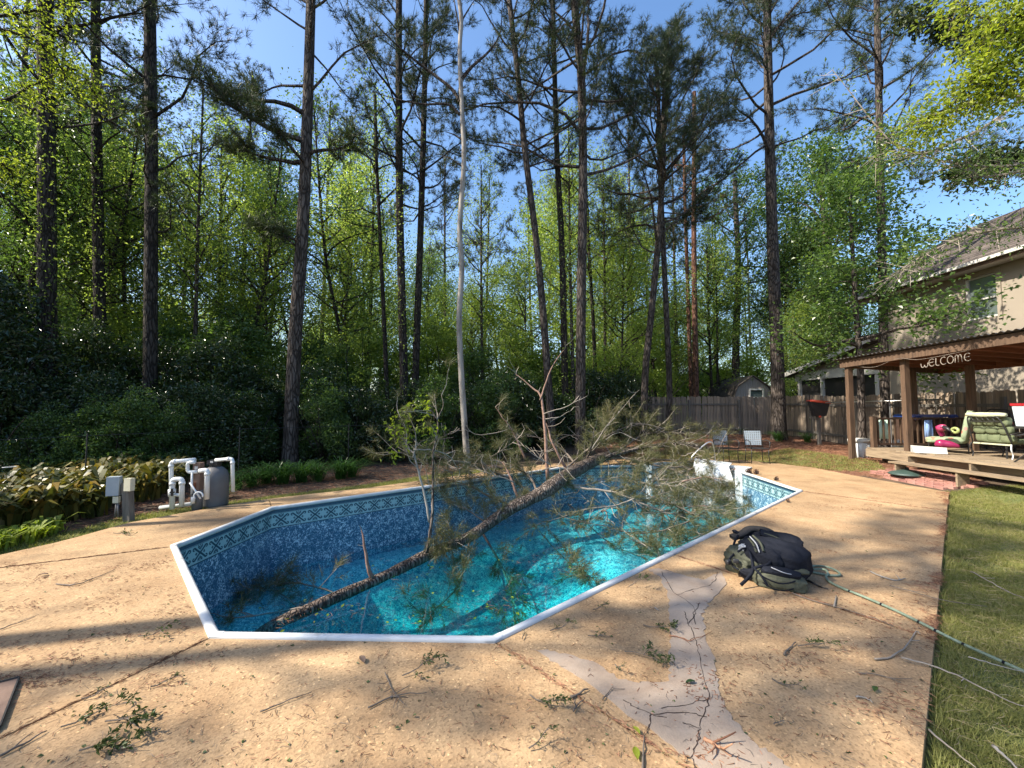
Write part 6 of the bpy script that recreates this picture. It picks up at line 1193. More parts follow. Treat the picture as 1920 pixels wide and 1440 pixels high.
vp = pipe_thing('pvc_pipe', 'low white hoop of pipe with a valve in front of the tall pipe', [(323, 954), (323.5, 899), (341.5, 898), (340.5, 949)], 6.82, .036)
ge = Geo(); ge.tube([P(325, 928, 6.82), P(338, 928, 6.82)], .026, 10); ge.build('cross_tube', M['pvc'], vp, True)
ge = Geo(); ge.tube([P(322.5, 917, 6.82), P(322.5, 931, 6.82)], .052, 12); ge.build('valve_body', M['pvc'], vp, True)
ge = Geo(); ge.beam(P(322.5, 916, 6.74), P(322.5, 930, 6.74), .02, .03); ge.beam(P(319, 923, 6.745), P(327, 923, 6.745), .02, .02); ge.build('valve_handle', M['black_plastic'], vp)
pipe_thing('pvc_pipe', 'short white pipe curving left of the filter column', [(366, 867), (352, 867), (352, 885), (370, 885)], 6.92, .027)
pipe_thing('pvc_pipe', 'thin white riser below the curved pipe', [(360, 886), (359.5, 928)], 6.9, .016)
pipe_thing('pvc_pipe', 'white pipe bending down in front of the filter tank', [(374, 883), (389, 881), (388, 936)], 6.85, .034)
pipe_thing('pvc_pipe', 'white pipe running right over the tank and down into the grass', [(404, 863), (436, 860), (437, 922)], 7.1, .028)
pipe_thing('pvc_pipe', 'white pipe lying on the ground below the hoop', [(300, 952), (364, 944)], 6.95, .03, fit=False)
pipe_thing('pvc_pipe', 'thin white tube leaning beside the filter column', [(356, 905), (376, 935)], 6.75, .013, fit=False)
lp = thing('hose_loop', 'pale hose coiled in a ring by the pipes', 'hose', tuple(P(372, 930, 6.74))); ge = Geo(); ge.tube([(math.cos(a) * .07, 0, math.sin(a) * .06) for a in np.linspace(-.3, 3.9, 18)], .011, 8); ge.build('hose', M['pvc'], lp, True)
cn = thing('canister', 'small white canister with black cap on the ground by the filter', 'canister', tuple(P(361.5, 944, 6.85))); ge = Geo(); ge.lathe([(0, 0), (.03, 0), (.03, .1), (.02, .11), (0, .11)], n=16); ge.build('body', M['pvc'], cn, True); ge = Geo(); ge.lathe([(.022, .108), (.024, .15), (0, .15)], n=12); ge.build('cap', M['black_plastic'], cn, True)
ft = thing('filter_tank', 'grey domed pool filter tank with black valve on top', 'filter tank', (P(403, 900, 7.3).x, 7.3, -.06)); ge = Geo(); ge.lathe([(0, 0), (.19, 0), (.205, .06), (.207, .42), (.2, .52), (.17, .6), (.11, .66), (.05, .69), (0, .69)], n=32); ge.build('tank_body', M['tank'], ft, True)
ge = Geo(); ge.lathe([(.0, .68), (.085, .68), (.085, .72), (.065, .73), (.065, .79), (0, .8)], n=20); ge.box((0, -.03, .75), (.17, .13, .07)); ge.build('valve_head', M['black_plastic'], ft); ge = Geo(); ge.box((.0, -.097, .76), (.05, .004, .03)); ge.build('label_plate', M['trim'], ft)
fcx = P(371.5, 900, 6.98).x; fc = thing('filter_column', 'tall brown-grey chlorinator column standing among the white pipes', 'column', (fcx, 6.98, -.06)); ge = Geo(); ge.box((0, 0, .56), (.115, .1, .44)); ge.build('upper_case', M['net'], fc); ge = Geo(); ge.lathe([(0, 0), (.075, 0), (.075, .34), (0, .34)], n=20); ge.build('lower_case', M['tank'], fc, True); ge = Geo(); ge.box((.0, -.053, .7), (.05, .006, .05)); ge.build('label_plate', M['trim'], fc)
ge = Geo(); ge.box((-.01, -.055, .4), (.03, .02, .14)); ge.build('bracket', M['rust'], fc)
Ye = 6.35; ep = thing('electric_post', 'leaning wooden post carrying a grey box and a beige box', 'post', (P(240, 960, Ye).x, Ye, -.07)); ge = Geo(); ge.beam((.02, 0, 0), (-.03, .0, .58), .1, .09, (0, 1, 0)); ge.build('post', M['post_wood'], ep)
bx = P(220, 910, Ye) - ep.location; ge = Geo(); ge.box(tuple(bx + Vector((.0, -.05, 0))), (.15, .1, .27), rz=.35); ge.build('grey_box', M['grey_metal'], ep)
bx = P(248, 907, Ye) - ep.location; ge = Geo(); ge.box(tuple(bx + Vector((.01, -.06, 0))), (.105, .07, .18), rz=-.1); ge.build('beige_box', M['beige_box'], ep)
bx = P(226, 935, Ye) - ep.location; ge = Geo(); ge.box(tuple(bx + Vector((.0, -.06, 0))), (.07, .06, .09), rz=.2); ge.build('junction_box', M['beige_box'], ep)
ge = Geo(); ge.tube([tuple(bx + Vector((0, -.06, -.04))), tuple(bx + Vector((-.01, -.06, -.25)))], .012, 8); ge.tube([tuple(bx + Vector((0.02, -.06, -.04))), tuple(bx + Vector((.03, -.06, -.25)))], .012, 8); ge.build('conduit', M['tank'], ep, True)
# stacked plant stand behind the bed at the far left
sd_ = P(18, 870, 7.4); ps = thing('plant_stand', 'thin wire plant stand with two round rims in the dark behind the bed', 'plant stand', (sd_.x, 7.4, -.07))
for z, n_ in ((.66, 'rim'), (.52, 'rim')): ge = Geo(); ge.tube([(math.cos(a) * .08, math.sin(a) * .08, z) for a in np.linspace(0, 6.283, 20)], .006, 5, False); ge.build(n_, M['trim'], ps, True)
ge = Geo(); ge.lathe([(.07, .52), (.06, .4), (0, .4)], n=14); ge.build('pot', M['rust'], ps, True)
for a in (0, 2.1, 4.2): ge = Geo(); ge.tube([(math.cos(a) * .1, math.sin(a) * .1, 0), (math.cos(a) * .06, math.sin(a) * .06, .4)], .006, 5); ge.build('leg', M['black_metal'], ps)
# ============================================================ PATIO CHAIRS
def patio_chair(label, px, py, rz, Yc):
    b = G(px, py, float(terr(G(px, py, 0).x, Yc)) * 0 + 0.0); t = thing('patio_chair', label, 'chair', (P(px, 865, Yc).x, Yc, 0.0), rz, 'wrought iron patio chairs behind the pool'); W2 = .25
    for sx in (-1, 1):
        for sy, top in ((-1, .44), (1, .44)): ge = Geo(); ge.tube([(sx * W2, sy * .22, 0), (sx * (W2 - .02), sy * .2, .25), (sx * (W2 - .02), sy * .21, top)], .011, 6); ge.build('leg', M['black_metal'], t, True)
        ge = Geo(); ge.tube(bez([(sx * W2, -.22, .44), (sx * (W2 + .02), -.2, .62), (sx * (W2 + .02), .0, .66), (sx * W2, .2, .63)], 4), .013, 6); ge.build('arm', M['black_metal'], t, True)
        ge = Geo(); ge.tube([(sx * .24, .2, .42), (sx * .25, .3, .93)], .012, 6); ge.build('back_upright', M['black_metal'], t, True)
    ge = Geo(); ge.tube(bez([(-.25, .3, .92), (-.18, .31, .97), (0, .315, .985), (.18, .31, .97), (.25, .3, .92)], 3), .014, 6); ge.build('top_rail', M['black_metal'], t, True)
    ge = Geo(); fr = [(-.24, -.22, .43), (.24, -.22, .43), (.24, .2, .42), (-.24, .2, .42), (-.24, -.22, .43)]; ge.tube(fr, .012, 6); ge.build('seat_frame', M['black_metal'], t)
    for nm, o_, ux, uy, nx_, ny_, w_ in (('seat_lattice', Vector((-.235, -.21, .43)), Vector((.47, 0, 0)), Vector((0, .4, 0)), 8, 7, .036), ('back_lattice', Vector((-.235, .235, .5)), Vector((.47, 0, 0)), Vector((0, .062, .42)), 8, 8, .034)):
        ge = Geo(); nn_ = ux.cross(uy).normalized()
        for i in range(nx_): s_ = o_ + ux * ((i + .5) / nx_) + nn_ * .002; ge.beam(s_, s_ + uy, w_, .003, tuple(nn_))
        for i in range(ny_): s_ = o_ + uy * ((i + .5) / ny_) - nn_ * .002; ge.beam(s_, s_ + ux, w_, .003, tuple(nn_))
        ge.build(nm, M['grey_metal'] if 'back' in nm else M['black_metal'], t)
    return t
patio_chair('iron patio chair with woven lattice back nearest the handrail, sunlit', 1362, 867, .15, 12.7); patio_chair('iron patio chair with woven lattice back, the right one of the pair', 1420, 868, -.12, 12.6)
# ============================================================ BASKET AND POLE
bb = P(1535, 812, 16.4); zt = float(terr(bb.x, 16.4)); bk = thing('basket_on_post', 'black bucket with an orange-red rim mounted on a short post by the fence', 'bucket', (bb.x, 16.4, zt)); kk = 16.4 / F; zc = P(1535, 765, 16.4).z - zt
ge = Geo(); v = []; ring_t = [(-.36, -.16), (.36, -.16), (.3, .22), (-.22, .26)]; ring_b = [(-.2, -.12), (.24, -.12), (.2, .12), (-.15, .12)]
for (r_, z) in ((ring_b, zc - .3), (ring_t, zc + .2)): v += [(x, y, z + (.08 if x < 0 and z > zc else 0)) for x, y in r_]
ge.add(v, q=[[0, 1, 5, 4], [1, 2, 6, 5], [2, 3, 7, 6], [3, 0, 4, 7], [0, 3, 2, 1]]); ge.build('bucket_body', M['black_plastic'], bk)
ge = Geo(); rt = [(x, y, zc + .2 + (.08 if x < 0 else 0)) for x, y in ring_t]; ge.tube(rt + [rt[0], rt[1]], .045, 6); ge.build('rim', M['orange_red'], bk, True)
ge = Geo(); ge.box((.05, .05, (zc - .3) / 2), (.1, .1, zc - .28)); ge.build('post', M['post_wood'], bk); ge = Geo(); ge.blob((-.02, -.14, zc - .33), (.04, .04, .04)); ge.build('knob', M['orange_red'], bk, True)
pol = thing('pool_pole', 'long pale telescopic pole lying level behind the pergola post', 'pole', (0, 0, 0)); ge = Geo(); ge.tube([P(1548, 755, 15.6), P(1620, 753, 14), P(1697, 751, 12.6)], .016, 8); ge.build('shaft', M['steel'], pol, True); ge = Geo(); ge.tube([P(1697, 751, 12.6), P(1760, 749, 12.0)], .02, 8); ge.build('grip', M['base_green'], pol, True)
for x, Yq in ((1668, 13.1),): ge = Geo(); q = P(x, 752, Yq); ge.tube([q, (q.x, q.y, .2)], .018, 6); ge.build('prop', M['tank'], pol)
# white tub beside the pergola post
tb = GT(1610, 850); wt = thing('white_tub', 'white plastic tub with lid standing behind the left pergola post', 'tub', (P(1612, 850, 12.25).x, 12.25, float(terr(9.9, 12.25)))); ge = Geo(); ge.lathe([(0, 0), (.21, 0), (.24, .45), (0, .45)], n=24); ge.build('tub_body', M['pvc'], wt, True); ge = Geo(); ge.lathe([(.24, .44), (.27, .45), (.27, .52), (.2, .55), (0, .56)], n=24); ge.build('lid', M['trim'], wt, True)
for i in range(5): a = -2.4 + i * .45; ge = Geo(); ge.box((math.cos(a) * .235, math.sin(a) * .235, .22), (.02, .03, .4), rz=a); ge.build('rib', M['pvc'], wt)
# umbrella base
ub = G(1701, 886, .14); u = thing('umbrella_base', 'dark green domed umbrella base sitting on the brick patio', 'umbrella base', (ub.x, ub.y, float(terr(ub.x, ub.y)) + .03)); ge = Geo(); ge.lathe([(0, 0), (.33, 0), (.34, .02), (.3, .05), (.2, .085), (.09, .11), (.04, .12), (.035, .15), (0, .15)], n=36); ge.build('dome', M['base_green'], u, True); ge = Geo(); ge.lathe([(.03, .13), (.03, .17), (.02, .17), (.02, .14)], n=16); ge.build('collar', M['black_plastic'], u, True)
# ============================================================ THINGS ON THE PLATFORM
def cush(ge, c, d, rot=None, n=4.5, bump_=.02, seed=0): ge.blob(c, (d[0] / 2, d[1] / 2, d[2] / 2), n, rot, 26, 16, bump_, seed)
def rotm(rz=0, rx=0, ry=0): return np.array(Matrix.Rotation(rz, 3, 'Z') @ Matrix.Rotation(ry, 3, 'Y') @ Matrix.Rotation(rx, 3, 'X'))
# green tufted lounge chair seen from behind: its back faces the pool
yc = 9.0; lx = 10.05
gc = thing('lounge_chair', 'green tufted cushion lounge chair in scrolled white-flecked metal frame, seen from behind', 'chair', (lx, yc, DZ), 0)
bt, bb_ = PX(1850, 778, lx + .0), 0
hB = 1.6 + (765 - 776) * yc / F - DZ; wB = .37
lean_ = -.12
ge = Geo()
for iy in range(3):
    for iz in range(3): cush(ge, (lean_ * (iz / 3.) + .06, (iy - 1) * .235, .42 + iz * .17), (.15, .25, .2), None, 3, .02, iy * 3 + iz)
ge.build('back_cushion', M['green_cush'], gc, True)
ge = Geo(); cush(ge, (lean_ - .0, 0, hB - .02), (.2, .76, .1), None, 3.2, .03, 5); ge.build('cushion_edge', M['cream_cush'], gc, True)
ge = Geo(); cush(ge, (.32, 0, .36), (.62, .7, .13), None, 4, .03, 6); ge.build('seat_cushion', M['green_cush'], gc, True)
ge = Geo(); fr = [(-.02, -wB, .28), (lean_ - .06, -wB + .06, hB - .12), (lean_ - .08, -wB * .5, hB - .06), (lean_ - .08, 0, hB - .04), (lean_ - .08, wB * .5, hB - .06), (lean_ - .06, wB - .06, hB - .12), (-.02, wB, .28)]; ge.tube(bez(fr, 4), .013, 7); ge.build('back_frame', M['black_metal'], gc, True)
ge = Geo(); ge.tube([(lean_ - .07, -wB + .07, hB - .16), (lean_ - .07, wB - .07, hB - .16)], .009, 6)
for i in range(6): y = -.25 + i * .1; ge.tube([(lean_ - .07, y + .05 * math.cos(a), hB - .11 + .03 * math.sin(a)) for a in np.linspace(0, 6.28, 10)], .007, 4)
ge.build('scrollwork', M['black_metal'], gc)
for sy in (-1, 1):
    for xx in (-.05, .6): ge = Geo(); ge.tube(bez([(xx, sy * wB, .3), (xx - .03, sy * (wB + .02), .2), (xx + .02, sy * (wB + .0), .1), (xx, sy * wB, 0)], 4), .012, 6); ge.build('leg', M['black_metal'] if sy > 0 else M['step_white'], gc, True)
    ge = Geo(); ge.tube(bez([(-.06, sy * wB, .5), (.2, sy * (wB + .04), .56), (.5, sy * (wB + .04), .54), (.58, sy * wB, .42), (.6, sy * wB, .3)], 4), .013, 6); ge.build('arm', M['black_metal'], gc, True)
ge = Geo(); ge.beam((-.02, -wB, .29), (-.02, wB, .29), .02, .03); ge.build('seat_rail', M['cream_cush'], gc)
# flowered chair beyond it
fc2 = thing('flowered_chair', 'chair with pale flowered seat and back cushions next to the flamingo float', 'chair', (10.35, 10.15, DZ), -.9); fz = 1.6 + (765 - 779) * 10.2 / F - DZ
ge = Geo(); cush(ge, (.28, 0, .62), (.13, .62, .72), rotm(0, 0, .18), 4, .02, 2); ge.build('back_cushion', M['flowered'], fc2, True); ge = Geo(); cush(ge, (-.08, 0, .28), (.72, .66, .15), None, 4, .03, 3); ge.build('seat_cushion', M['flowered'], fc2, True)
for sx in (-.35, .3):
    for sy in (-.3, .3): ge = Geo(); ge.tube([(sx, sy, 0), (sx, sy, .24)], .013, 6); ge.build('leg', M['black_metal'], fc2)
# flamingo float
fl = thing('flamingo_float', 'deflated pink flamingo pool float with black beak slumped on the flowered chair', 'pool float', (9.75, 9.75, DZ)); Q = lambda x, y, dX=9.85: PX(x, y, dX) - fl.location
ge = Geo(); ge.tube(bez([Q(1768, 818, 9.9), Q(1763, 808, 9.85), Q(1762, 801, 9.8)], 4), lerp_r(.05, .075, 9), 12); ge.build('neck', M['magenta'], fl, True)
hd = Q(1766, 802, 9.8); ge = Geo(); ge.blob(hd, (.07, .10, .075), 2.3, rotm(.0, -.3)); ge.build('head', M['pink'], fl, True)
ge = Geo(); ge.tube([Q(1770, 801, 9.78), Q(1777, 804, 9.75), Q(1783, 809, 9.74)], [.045, .04, .008], 10); ge.build('beak', M['black_plastic'], fl, True)
ge = Geo(); ge.tube(bez([Q(1753, 835, 9.6), Q(1766, 832, 9.7), Q(1785, 834, 9.8), Q(1800, 838, 9.9)], 4), [.03, .06, .09, .1, .1, .09, .08, .08, .07, .06, .05, .04, .02], 14); ge.build('body', M['magenta'], fl, True)
ge = Geo(); ge.tube([tuple(Q(1791, 807, 9.9) + Vector((0, math.cos(a) * .07, math.sin(a) * .05))) for a in np.linspace(0, 6.28, 16)], .03, 8, False); ge.build('ring', M['lime'], fl, True)
ge = Geo(); ge.blob(hd + Vector((-.06, -.04, .01)), (.012, .012, .012)); ge.build('eye', M['black_plastic'], fl, True)
# blue tote behind the rail
bt_ = thing('blue_tote', 'wide blue plastic storage tote with raised lid behind the dark railing', 'tote', (11.3, 11.75, float(terr(11.3, 11.75)))); ge = Geo(); ge.box((0, 0, .6), (1.15, .5, 1.1)); ge.build('body', M['dark_stain'], bt_); ge = Geo(); ge.box((0, 0, 1.2), (1.26, .58, .07), taper=.94); ge.build('lid', M['blue'], bt_)
for sx in (-.45, .45): ge = Geo(); ge.box((sx, -.27, 1.14), (.14, .06, .1)); ge.build('handle', M['blue'], bt_)
# towels over the rail
def towel(label, x, y, w_, h_, mat, zt_=DZ + .72):
    t = thing('towel', label, 'towel', (x, y, zt_)); ge = Geo(); n = 10; v = []
    for j, z in enumerate((0, -h_ * .5, -h_)):
        for i in range(n): u = i / (n - 1); v.append(((u - .5) * w_, .02 * math.sin(u * 9 + j), z))
    ge.add(v, q=[[j * n + i, j * n + i + 1, (j + 1) * n + i + 1, (j + 1) * n + i] for j in (0, 1) for i in range(n - 1)]); m_ = ge.build('cloth', M[mat], t, True); md = m_.modifiers.new('s', 'SOLIDIFY'); md.thickness = .012
towel('mint and white towel hanging behind the rail near the left pergola post', 9.85, 11.46, .38, .5, 'mint'); towel('light blue towel hanging inside the dark railing', 10.95, 11.3, .2, .5, 'light_blue'); towel('small white towel hanging low behind the balusters', 10.3, 11.46, .3, .22, 'trim', DZ + .2)
# folded white paper at the platform corner
pg_ = thing('paper_sheet', 'bent white sheet lying at the platform corner by the pergola post', 'paper', tuple(P(1728, 849, 9.9))); ge = Geo(); ge.add([(-.15, 0, 0), (.3, -.3, .0), (.3, -.28, .14), (-.2, .05, .17), (-.24, .0, .02)], q=[[0, 1, 2, 3]], t=[[0, 3, 4]]); o = ge.build('sheet', M['trim'], pg_); md = o.modifiers.new('s', 'SOLIDIFY'); md.thickness = .006
# cooler on a dark table at the right edge
tX = 10.6; cy_ = 8.55; tbz = 1.6 + (765 - 799) * cy_ / F - DZ
tbl = thing('dark_table', 'dark patio table under the white cooler at the right edge', 'table', (10.45, 8.45, DZ)); ge = Geo(); ge.box((0, 0, tbz - .03), (.7, .9, .04)); ge.build('table_top', M['black_metal'], tbl)
for sx in (-.3, .3):
    for sy in (-.4, .4): ge = Geo(); ge.tube([(sx, sy, 0), (sx, sy, tbz - .05)], .018, 6); ge.build('leg', M['black_metal'], tbl)
co = thing('white_cooler', 'white cooler tub with dark red lid and blue stripe at the right edge', 'cooler', (10.35, 8.4, DZ + tbz)); ge = Geo(); ge.box((0, 0, .2), (.42, .5, .4), taper=1.12); ge.build('tub', M['cooler'], co); ge = Geo(); ge.box((0, 0, .43), (.5, .6, .05)); ge.build('lid', M['red'], co)
ge = Geo(); ge.box((-.232, -.08, .23), (.012, .3, .06)); ge.build('stripe', M['blue'], co); ge = Geo(); ge.box((-.236, -.08, .31), (.012, .26, .02)); ge.build('stripe', M['blue'], co)
rdp = thing('red_toy', 'small red plastic piece beside the green lounge chair', 'toy', tuple(P(1886, 794, 9.0))); ge = Geo(); ge.blob((0, 0, .0), (.12, .07, .04), 3); ge.build('body', M['red'], rdp, True); ge = Geo(); ge.tube([(-.1, 0, 0), (-.2, .03, .01)], .012, 6); ge.build('stem', M['red'], rdp)
# folding sling chair at the edge
sc_ = thing('folding_chair', 'dark folding chair with brown sling at the right edge of the platform', 'chair', (9.75, 7.95, DZ)); 
for s_, (a, b) in enumerate([((-.1, .35, 0), (.1, -.35, .75)), ((.5, .35, 0), (.6, -.35, .75))]): ge = Geo(); ge.tube([a, b], .014, 6); ge.build('frame', M['black_metal'], sc_)
ge = Geo(); ge.add([(-.08, .28, .1), (.5, .28, .1), (.6, -.2, .42), (.02, -.2, .42), (.0, -.35, .85), (.6, -.35, .85)], q=[[0, 1, 2, 3], [3, 2, 5, 4]]); o = ge.build('sling', M['sling'], sc_); o.modifiers.new('s', 'SOLIDIFY').thickness = .01
ge = Geo(); ge.tube(bez([(-.05, .35, .5), (.0, .1, .56), (.05, -.2, .55), (.06, -.3, .5)], 4), .02, 8); ge.build('armrest', M['black_plastic'], sc_, True)
sb_ = thing('shade_canopy_chair', 'dark round-topped chair standing against the fence behind the green chair', 'chair', tuple(Vector((12.0, 10.6, DZ)))); ge = Geo(); ge.tube(bez([(0, -.3, 0), (0, -.32, .5), (0, -.25, .95), (0, 0, 1.0), (0, .25, .95), (0, .32, .5), (0, .3, 0)], 4), .02, 6); ge.build('frame', M['black_metal'], sb_, True); ge = Geo(); ge.box((0, 0, .7), (.02, .5, .4)); ge.build('back', M['black_plastic'], sb_)
# ============================================================ BACKPACK AND ROPE
bp_ = thing('backpack', 'olive and black hiking backpack lying on its side on the deck', 'backpack', (2.42, 4.15, 0)); Bo = bp_.location; BL = lambda x, y, Y: P(x, y, Y) - Bo
def bl(name, mat, c, r, rz, n=3.0, b=.02, seed=0, rx=0, ry=0): ge = Geo(); ge.blob(tuple(c), r, n, rotm(rz, rx, ry), 48, 30, b, seed, freq=5); return ge.build(name, M[mat], bp_, True)
A = R(-52)
bl('main_body', 'olive', BL(1415, 1056, 4.25), (.27, .17, .14), A, 3.0, .03, 1)
bl('black_side', 'black_nylon', BL(1450, 1047, 4.20), (.30, .18, .165), A, 3.4, .02, 2, .2)
bl('side_panel', 'black_nylon', BL(1433, 1052, 4.12), (.17, .09, .13), A, 3.2, .03, 12, .1)
bl('back_panel', 'black_nylon', BL(1447, 1016, 4.42), (.27, .12, .06), A + .15, 3.6, .025, 3, .55)
bl('front_pocket', 'olive', BL(1462, 1090, 3.93), (.205, .11, .085), R(-28), 3.0, .03, 4)
bl('pocket_opening', 'black_nylon', BL(1464, 1074, 3.885), (.15, .045, .04), R(-30), 2.8, .02, 5, .5)
bl('pocket_flap', 'olive', BL(1474, 1066, 3.97), (.17, .04, .02), R(-36), 2.5, .03, 6, .5)
bl('lid', 'olive', BL(1400, 1030, 4.40), (.075, .075, .09), A, 3.4, .04, 7); bl('grey_patch', 'grey_nylon', BL(1394, 1033, 4.27), (.035, .04, .06), A, 4.5, .05, 8); bl('lid_pocket', 'olive', BL(1392, 1060, 4.17), (.085, .07, .06), A, 3.4, .04, 9)
bl('lid_pocket', 'black_nylon', BL(1404, 1074, 4.1), (.07, .06, .05), A, 3.4, .04, 10)
def ribbon(name, mat, pts, w_, th=.006, nrm_=(0, -1, .5)):
    p = bez(pts, 5); ge = Geo(); d = nrm(np.gradient(p, axis=0)); s_ = nrm(np.cross(d, np.array(nrm_, float))); u_ = nrm(np.cross(s_, d)); n = len(p)
    v = np.concatenate([p - s_ * w_ / 2 - u_ * th / 2, p + s_ * w_ / 2 - u_ * th / 2, p + s_ * w_ / 2 + u_ * th / 2, p - s_ * w_ / 2 + u_ * th / 2]); q = []
    for k in range(4): a, b = k * n, ((k + 1) % 4) * n; q += [[a + i, b + i, b + i + 1, a + i + 1] for i in range(n - 1)]
    ge.add(v, q=q); return ge.build(name, M[mat], bp_, True)
# padded shoulder straps
ribbon('shoulder_strap', 'brown_mesh', [BL(1372, 1008, 4.5), BL(1392, 1001, 4.52), BL(1404, 993, 4.55), BL(1420, 992, 4.55), BL(1440, 996, 4.5), BL(1463, 1010, 4.45)], .07, .035, (0, -.3, 1))
ribbon('shoulder_strap', 'black_nylon', [BL(1425, 998, 4.42), BL(1450, 1008, 4.38), BL(1475, 1026, 4.3), BL(1490, 1050, 4.2)], .08, .03, (-.3, -.5, 1))
ribbon('hip_belt', 'brown_mesh', [BL(1466, 1012, 4.5), BL(1484, 1022, 4.45), BL(1497, 1042, 4.35), BL(1505, 1058, 4.28), BL(1514, 1067, 4.25)], .10, .035, (.4, -.5, 1))
ribbon('strap', 'black_nylon', [BL(1402, 1025, 4.2), BL(1409, 1045, 4.05), BL(1412, 1068, 3.96), BL(1404, 1082, 3.92), BL(1389, 1097, 3.88)], .028)
ribbon('strap', 'black_nylon', [BL(1384, 1003, 4.45), BL(1376, 1020, 4.4), BL(1378, 1035, 4.3), BL(1370, 1046, 4.2), BL(1361, 1057, 4.15)], .02)
ribbon('strap', 'black_nylon', [BL(1374, 1050, 4.25), BL(1373, 1060, 4.15), BL(1385, 1068, 4.05)], .014); ribbon('strap', 'black_nylon', [BL(1383, 1035, 4.2), BL(1395, 1028, 4.2), BL(1402, 1032, 4.2)], .018)
ribbon('strap', 'olive', [BL(1405, 1010, 4.3), BL(1414, 1022, 4.18), BL(1419, 1036, 4.08)], .03); ribbon('strap', 'black_nylon', [BL(1455, 1040, 4.02), BL(1440, 1058, 3.98), BL(1424, 1062, 3.96), BL(1412, 1066, 3.95)], .025)
ribbon('haul_loop', 'black_nylon', [BL(1388, 1002, 4.52), BL(1378, 996, 4.52), BL(1374, 997, 4.54)], .03)
bl('buckle', 'black_plastic', BL(1366, 1054, 4.15), (.028, .02, .022), .4, 4, 0); bl('buckle', 'black_plastic', BL(1380, 1052, 4.12), (.028, .02, .02), -.3, 4, 0)
ge = Geo(); ge.tube(bez([BL(1424, 1077, 3.86), BL(1440, 1086, 3.80), BL(1462, 1094, 3.76), BL(1485, 1092, 3.78), BL(1499, 1084, 3.84)], 5), .006, 6); ge.build('zip', M['black_nylon'], bp_, True)
ge = Geo(); ge.tube(bez([BL(1430, 1092, 3.82), BL(1450, 1104, 3.78), BL(1475, 1107, 3.77), BL(1498, 1100, 3.82)], 5), .005, 6); ge.build('zip', M['black_nylon'], bp_, True)
for nm_, mt_, c_, w__ in (('webbing', 'grey_nylon', [BL(1406, 1006, 4.28), BL(1418, 1020, 4.14), BL(1424, 1036, 4.06)], .008), ('webbing', 'olive', [BL(1412, 1004, 4.28), BL(1426, 1018, 4.14), BL(1432, 1034, 4.04)], .022),
                   ('webbing', 'olive', [BL(1457, 1050, 3.98), BL(1472, 1048, 4.0), BL(1484, 1056, 4.0), BL(1487, 1066, 3.98)], .03), ('webbing', 'black_nylon', [BL(1415, 1066, 3.92), BL(1428, 1080, 3.82), BL(1440, 1100, 3.76)], .016),
                   ('webbing', 'black_nylon', [BL(1489, 1040, 4.2), BL(1500, 1060, 4.1), BL(1503, 1080, 3.95)], .02), ('edge_piping', 'grey_nylon', [BL(1446, 1064, 3.9), BL(1470, 1074, 3.82), BL(1490, 1078, 3.82)], .006),
                   ('edge_piping', 'olive', [BL(1432, 1000, 4.4), BL(1456, 1008, 4.36), BL(1478, 1024, 4.26), BL(1490, 1040, 4.2)], .012)): ribbon(nm_, mt_, c_, w__, .01)
rp = thing('climbing_rope', 'green speckled rope trailing from the backpack across the slab to the lawn', 'rope', (0, 0, 0)); rgp = np.random.default_rng(4)
def zr(x): return .016 if x < 1765 else -.012
c = [(1494, 1070), (1501, 1078), (1500, 1084), (1505, 1066), (1520, 1072), (1545, 1077), (1560, 1079), (1575, 1078), (1568, 1070), (1550, 1063), (1530, 1061), (1515, 1064), (1520, 1067), (1545, 1068), (1552, 1074), (1549, 1082), (1556, 1091), (1580, 1103), (1620, 1119), (1680, 1145), (1735, 1172), (1756, 1183), (1800, 1205), (1860, 1232), (1940, 1268)]
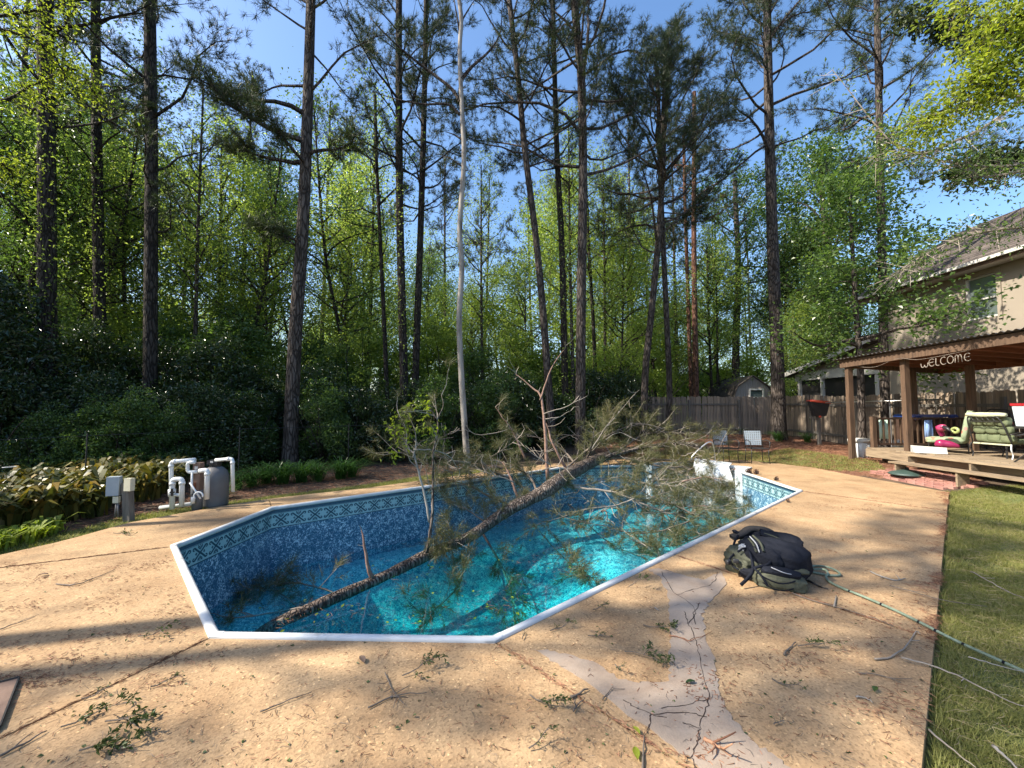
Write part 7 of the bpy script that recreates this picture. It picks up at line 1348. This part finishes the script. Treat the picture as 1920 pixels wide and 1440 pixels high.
pts = [G(x, y, zr(x) + (.02 if 1540 < x < 1562 and 1062 < y < 1076 else 0)) for x, y in c]; pts[0].z = .06; ge = Geo(); ge.tube(bez(pts, 7), .0105, 8); ge.build('rope_strand', M['rope'], rp, True)
ge = Geo(); pth = bez(pts[16:], 16)
for i in range(3, len(pth) - 2, 19): d = nrm1(pth[i + 1] - pth[i]); ge.tube([pth[i] - d * .007, pth[i] + d * .007], .0111, 8)
tag(ge.build('rope_fleck', M['black_nylon'], rp), kind='stuff')

# ============================================================ TELLING LOOK-ALIKES APART
LM = [(-60, 'the left picture edge'), (88, 'the vine-wrapped pine at the left edge'), (188, 'the slimmer second dark pine'), (283, 'the third dark pine'), (560, 'the leaning grey pine'), (722, 'the thin dark hardwood'), (770, 'the close pair of vine-clad pines'), (866, 'the bare white trunk'),
      (1015, 'the curving dark pine'), (1090, 'the stout grey pine'), (1225, 'the pine bending left'), (1300, 'the two touching red trunks'), (1452, 'the tall pine near the shed'), (1655, 'the slender pine near the roof')]
ORD = ['nearest', 'second', 'third', 'fourth', 'fifth', 'sixth', 'seventh', 'eighth', 'ninth', 'tenth']
groups = {}
for o in list(C.objects):
    if o.parent or o.get('group') not in (GL, GP, SG, 'light bushes under the tall trees', 'mid-green shrubs in front of the hedge'): continue
    x, y = o.location.x, o.location.y; px = 960 + F * x / y
    lm = min(LM, key=lambda l: abs(l[0] - px)); side = 'left of' if px < lm[0] - 12 else ('right of' if px > lm[0] + 12 else 'straight behind')
    groups.setdefault((o['group'], lm[1], side), []).append((y, o))
BASE = {GL: 'light green hardwood', GP: 'slender far pine', SG: 'dark evergreen hedge shrub', 'light bushes under the tall trees': 'light leafy understory bush', 'mid-green shrubs in front of the hedge': 'low shrub'}
for (gk, lm, side), L in groups.items():
    for i, (y, o) in enumerate(sorted(L, key=lambda q: q[0])):
        if y > 40 and gk == GL: continue                          # the far rows: nothing tells them apart
        o['label'] = f"{BASE[gk]} {side} {lm}" + (f", {ORD[i]} one back" if len(L) > 1 and i < 10 else '')
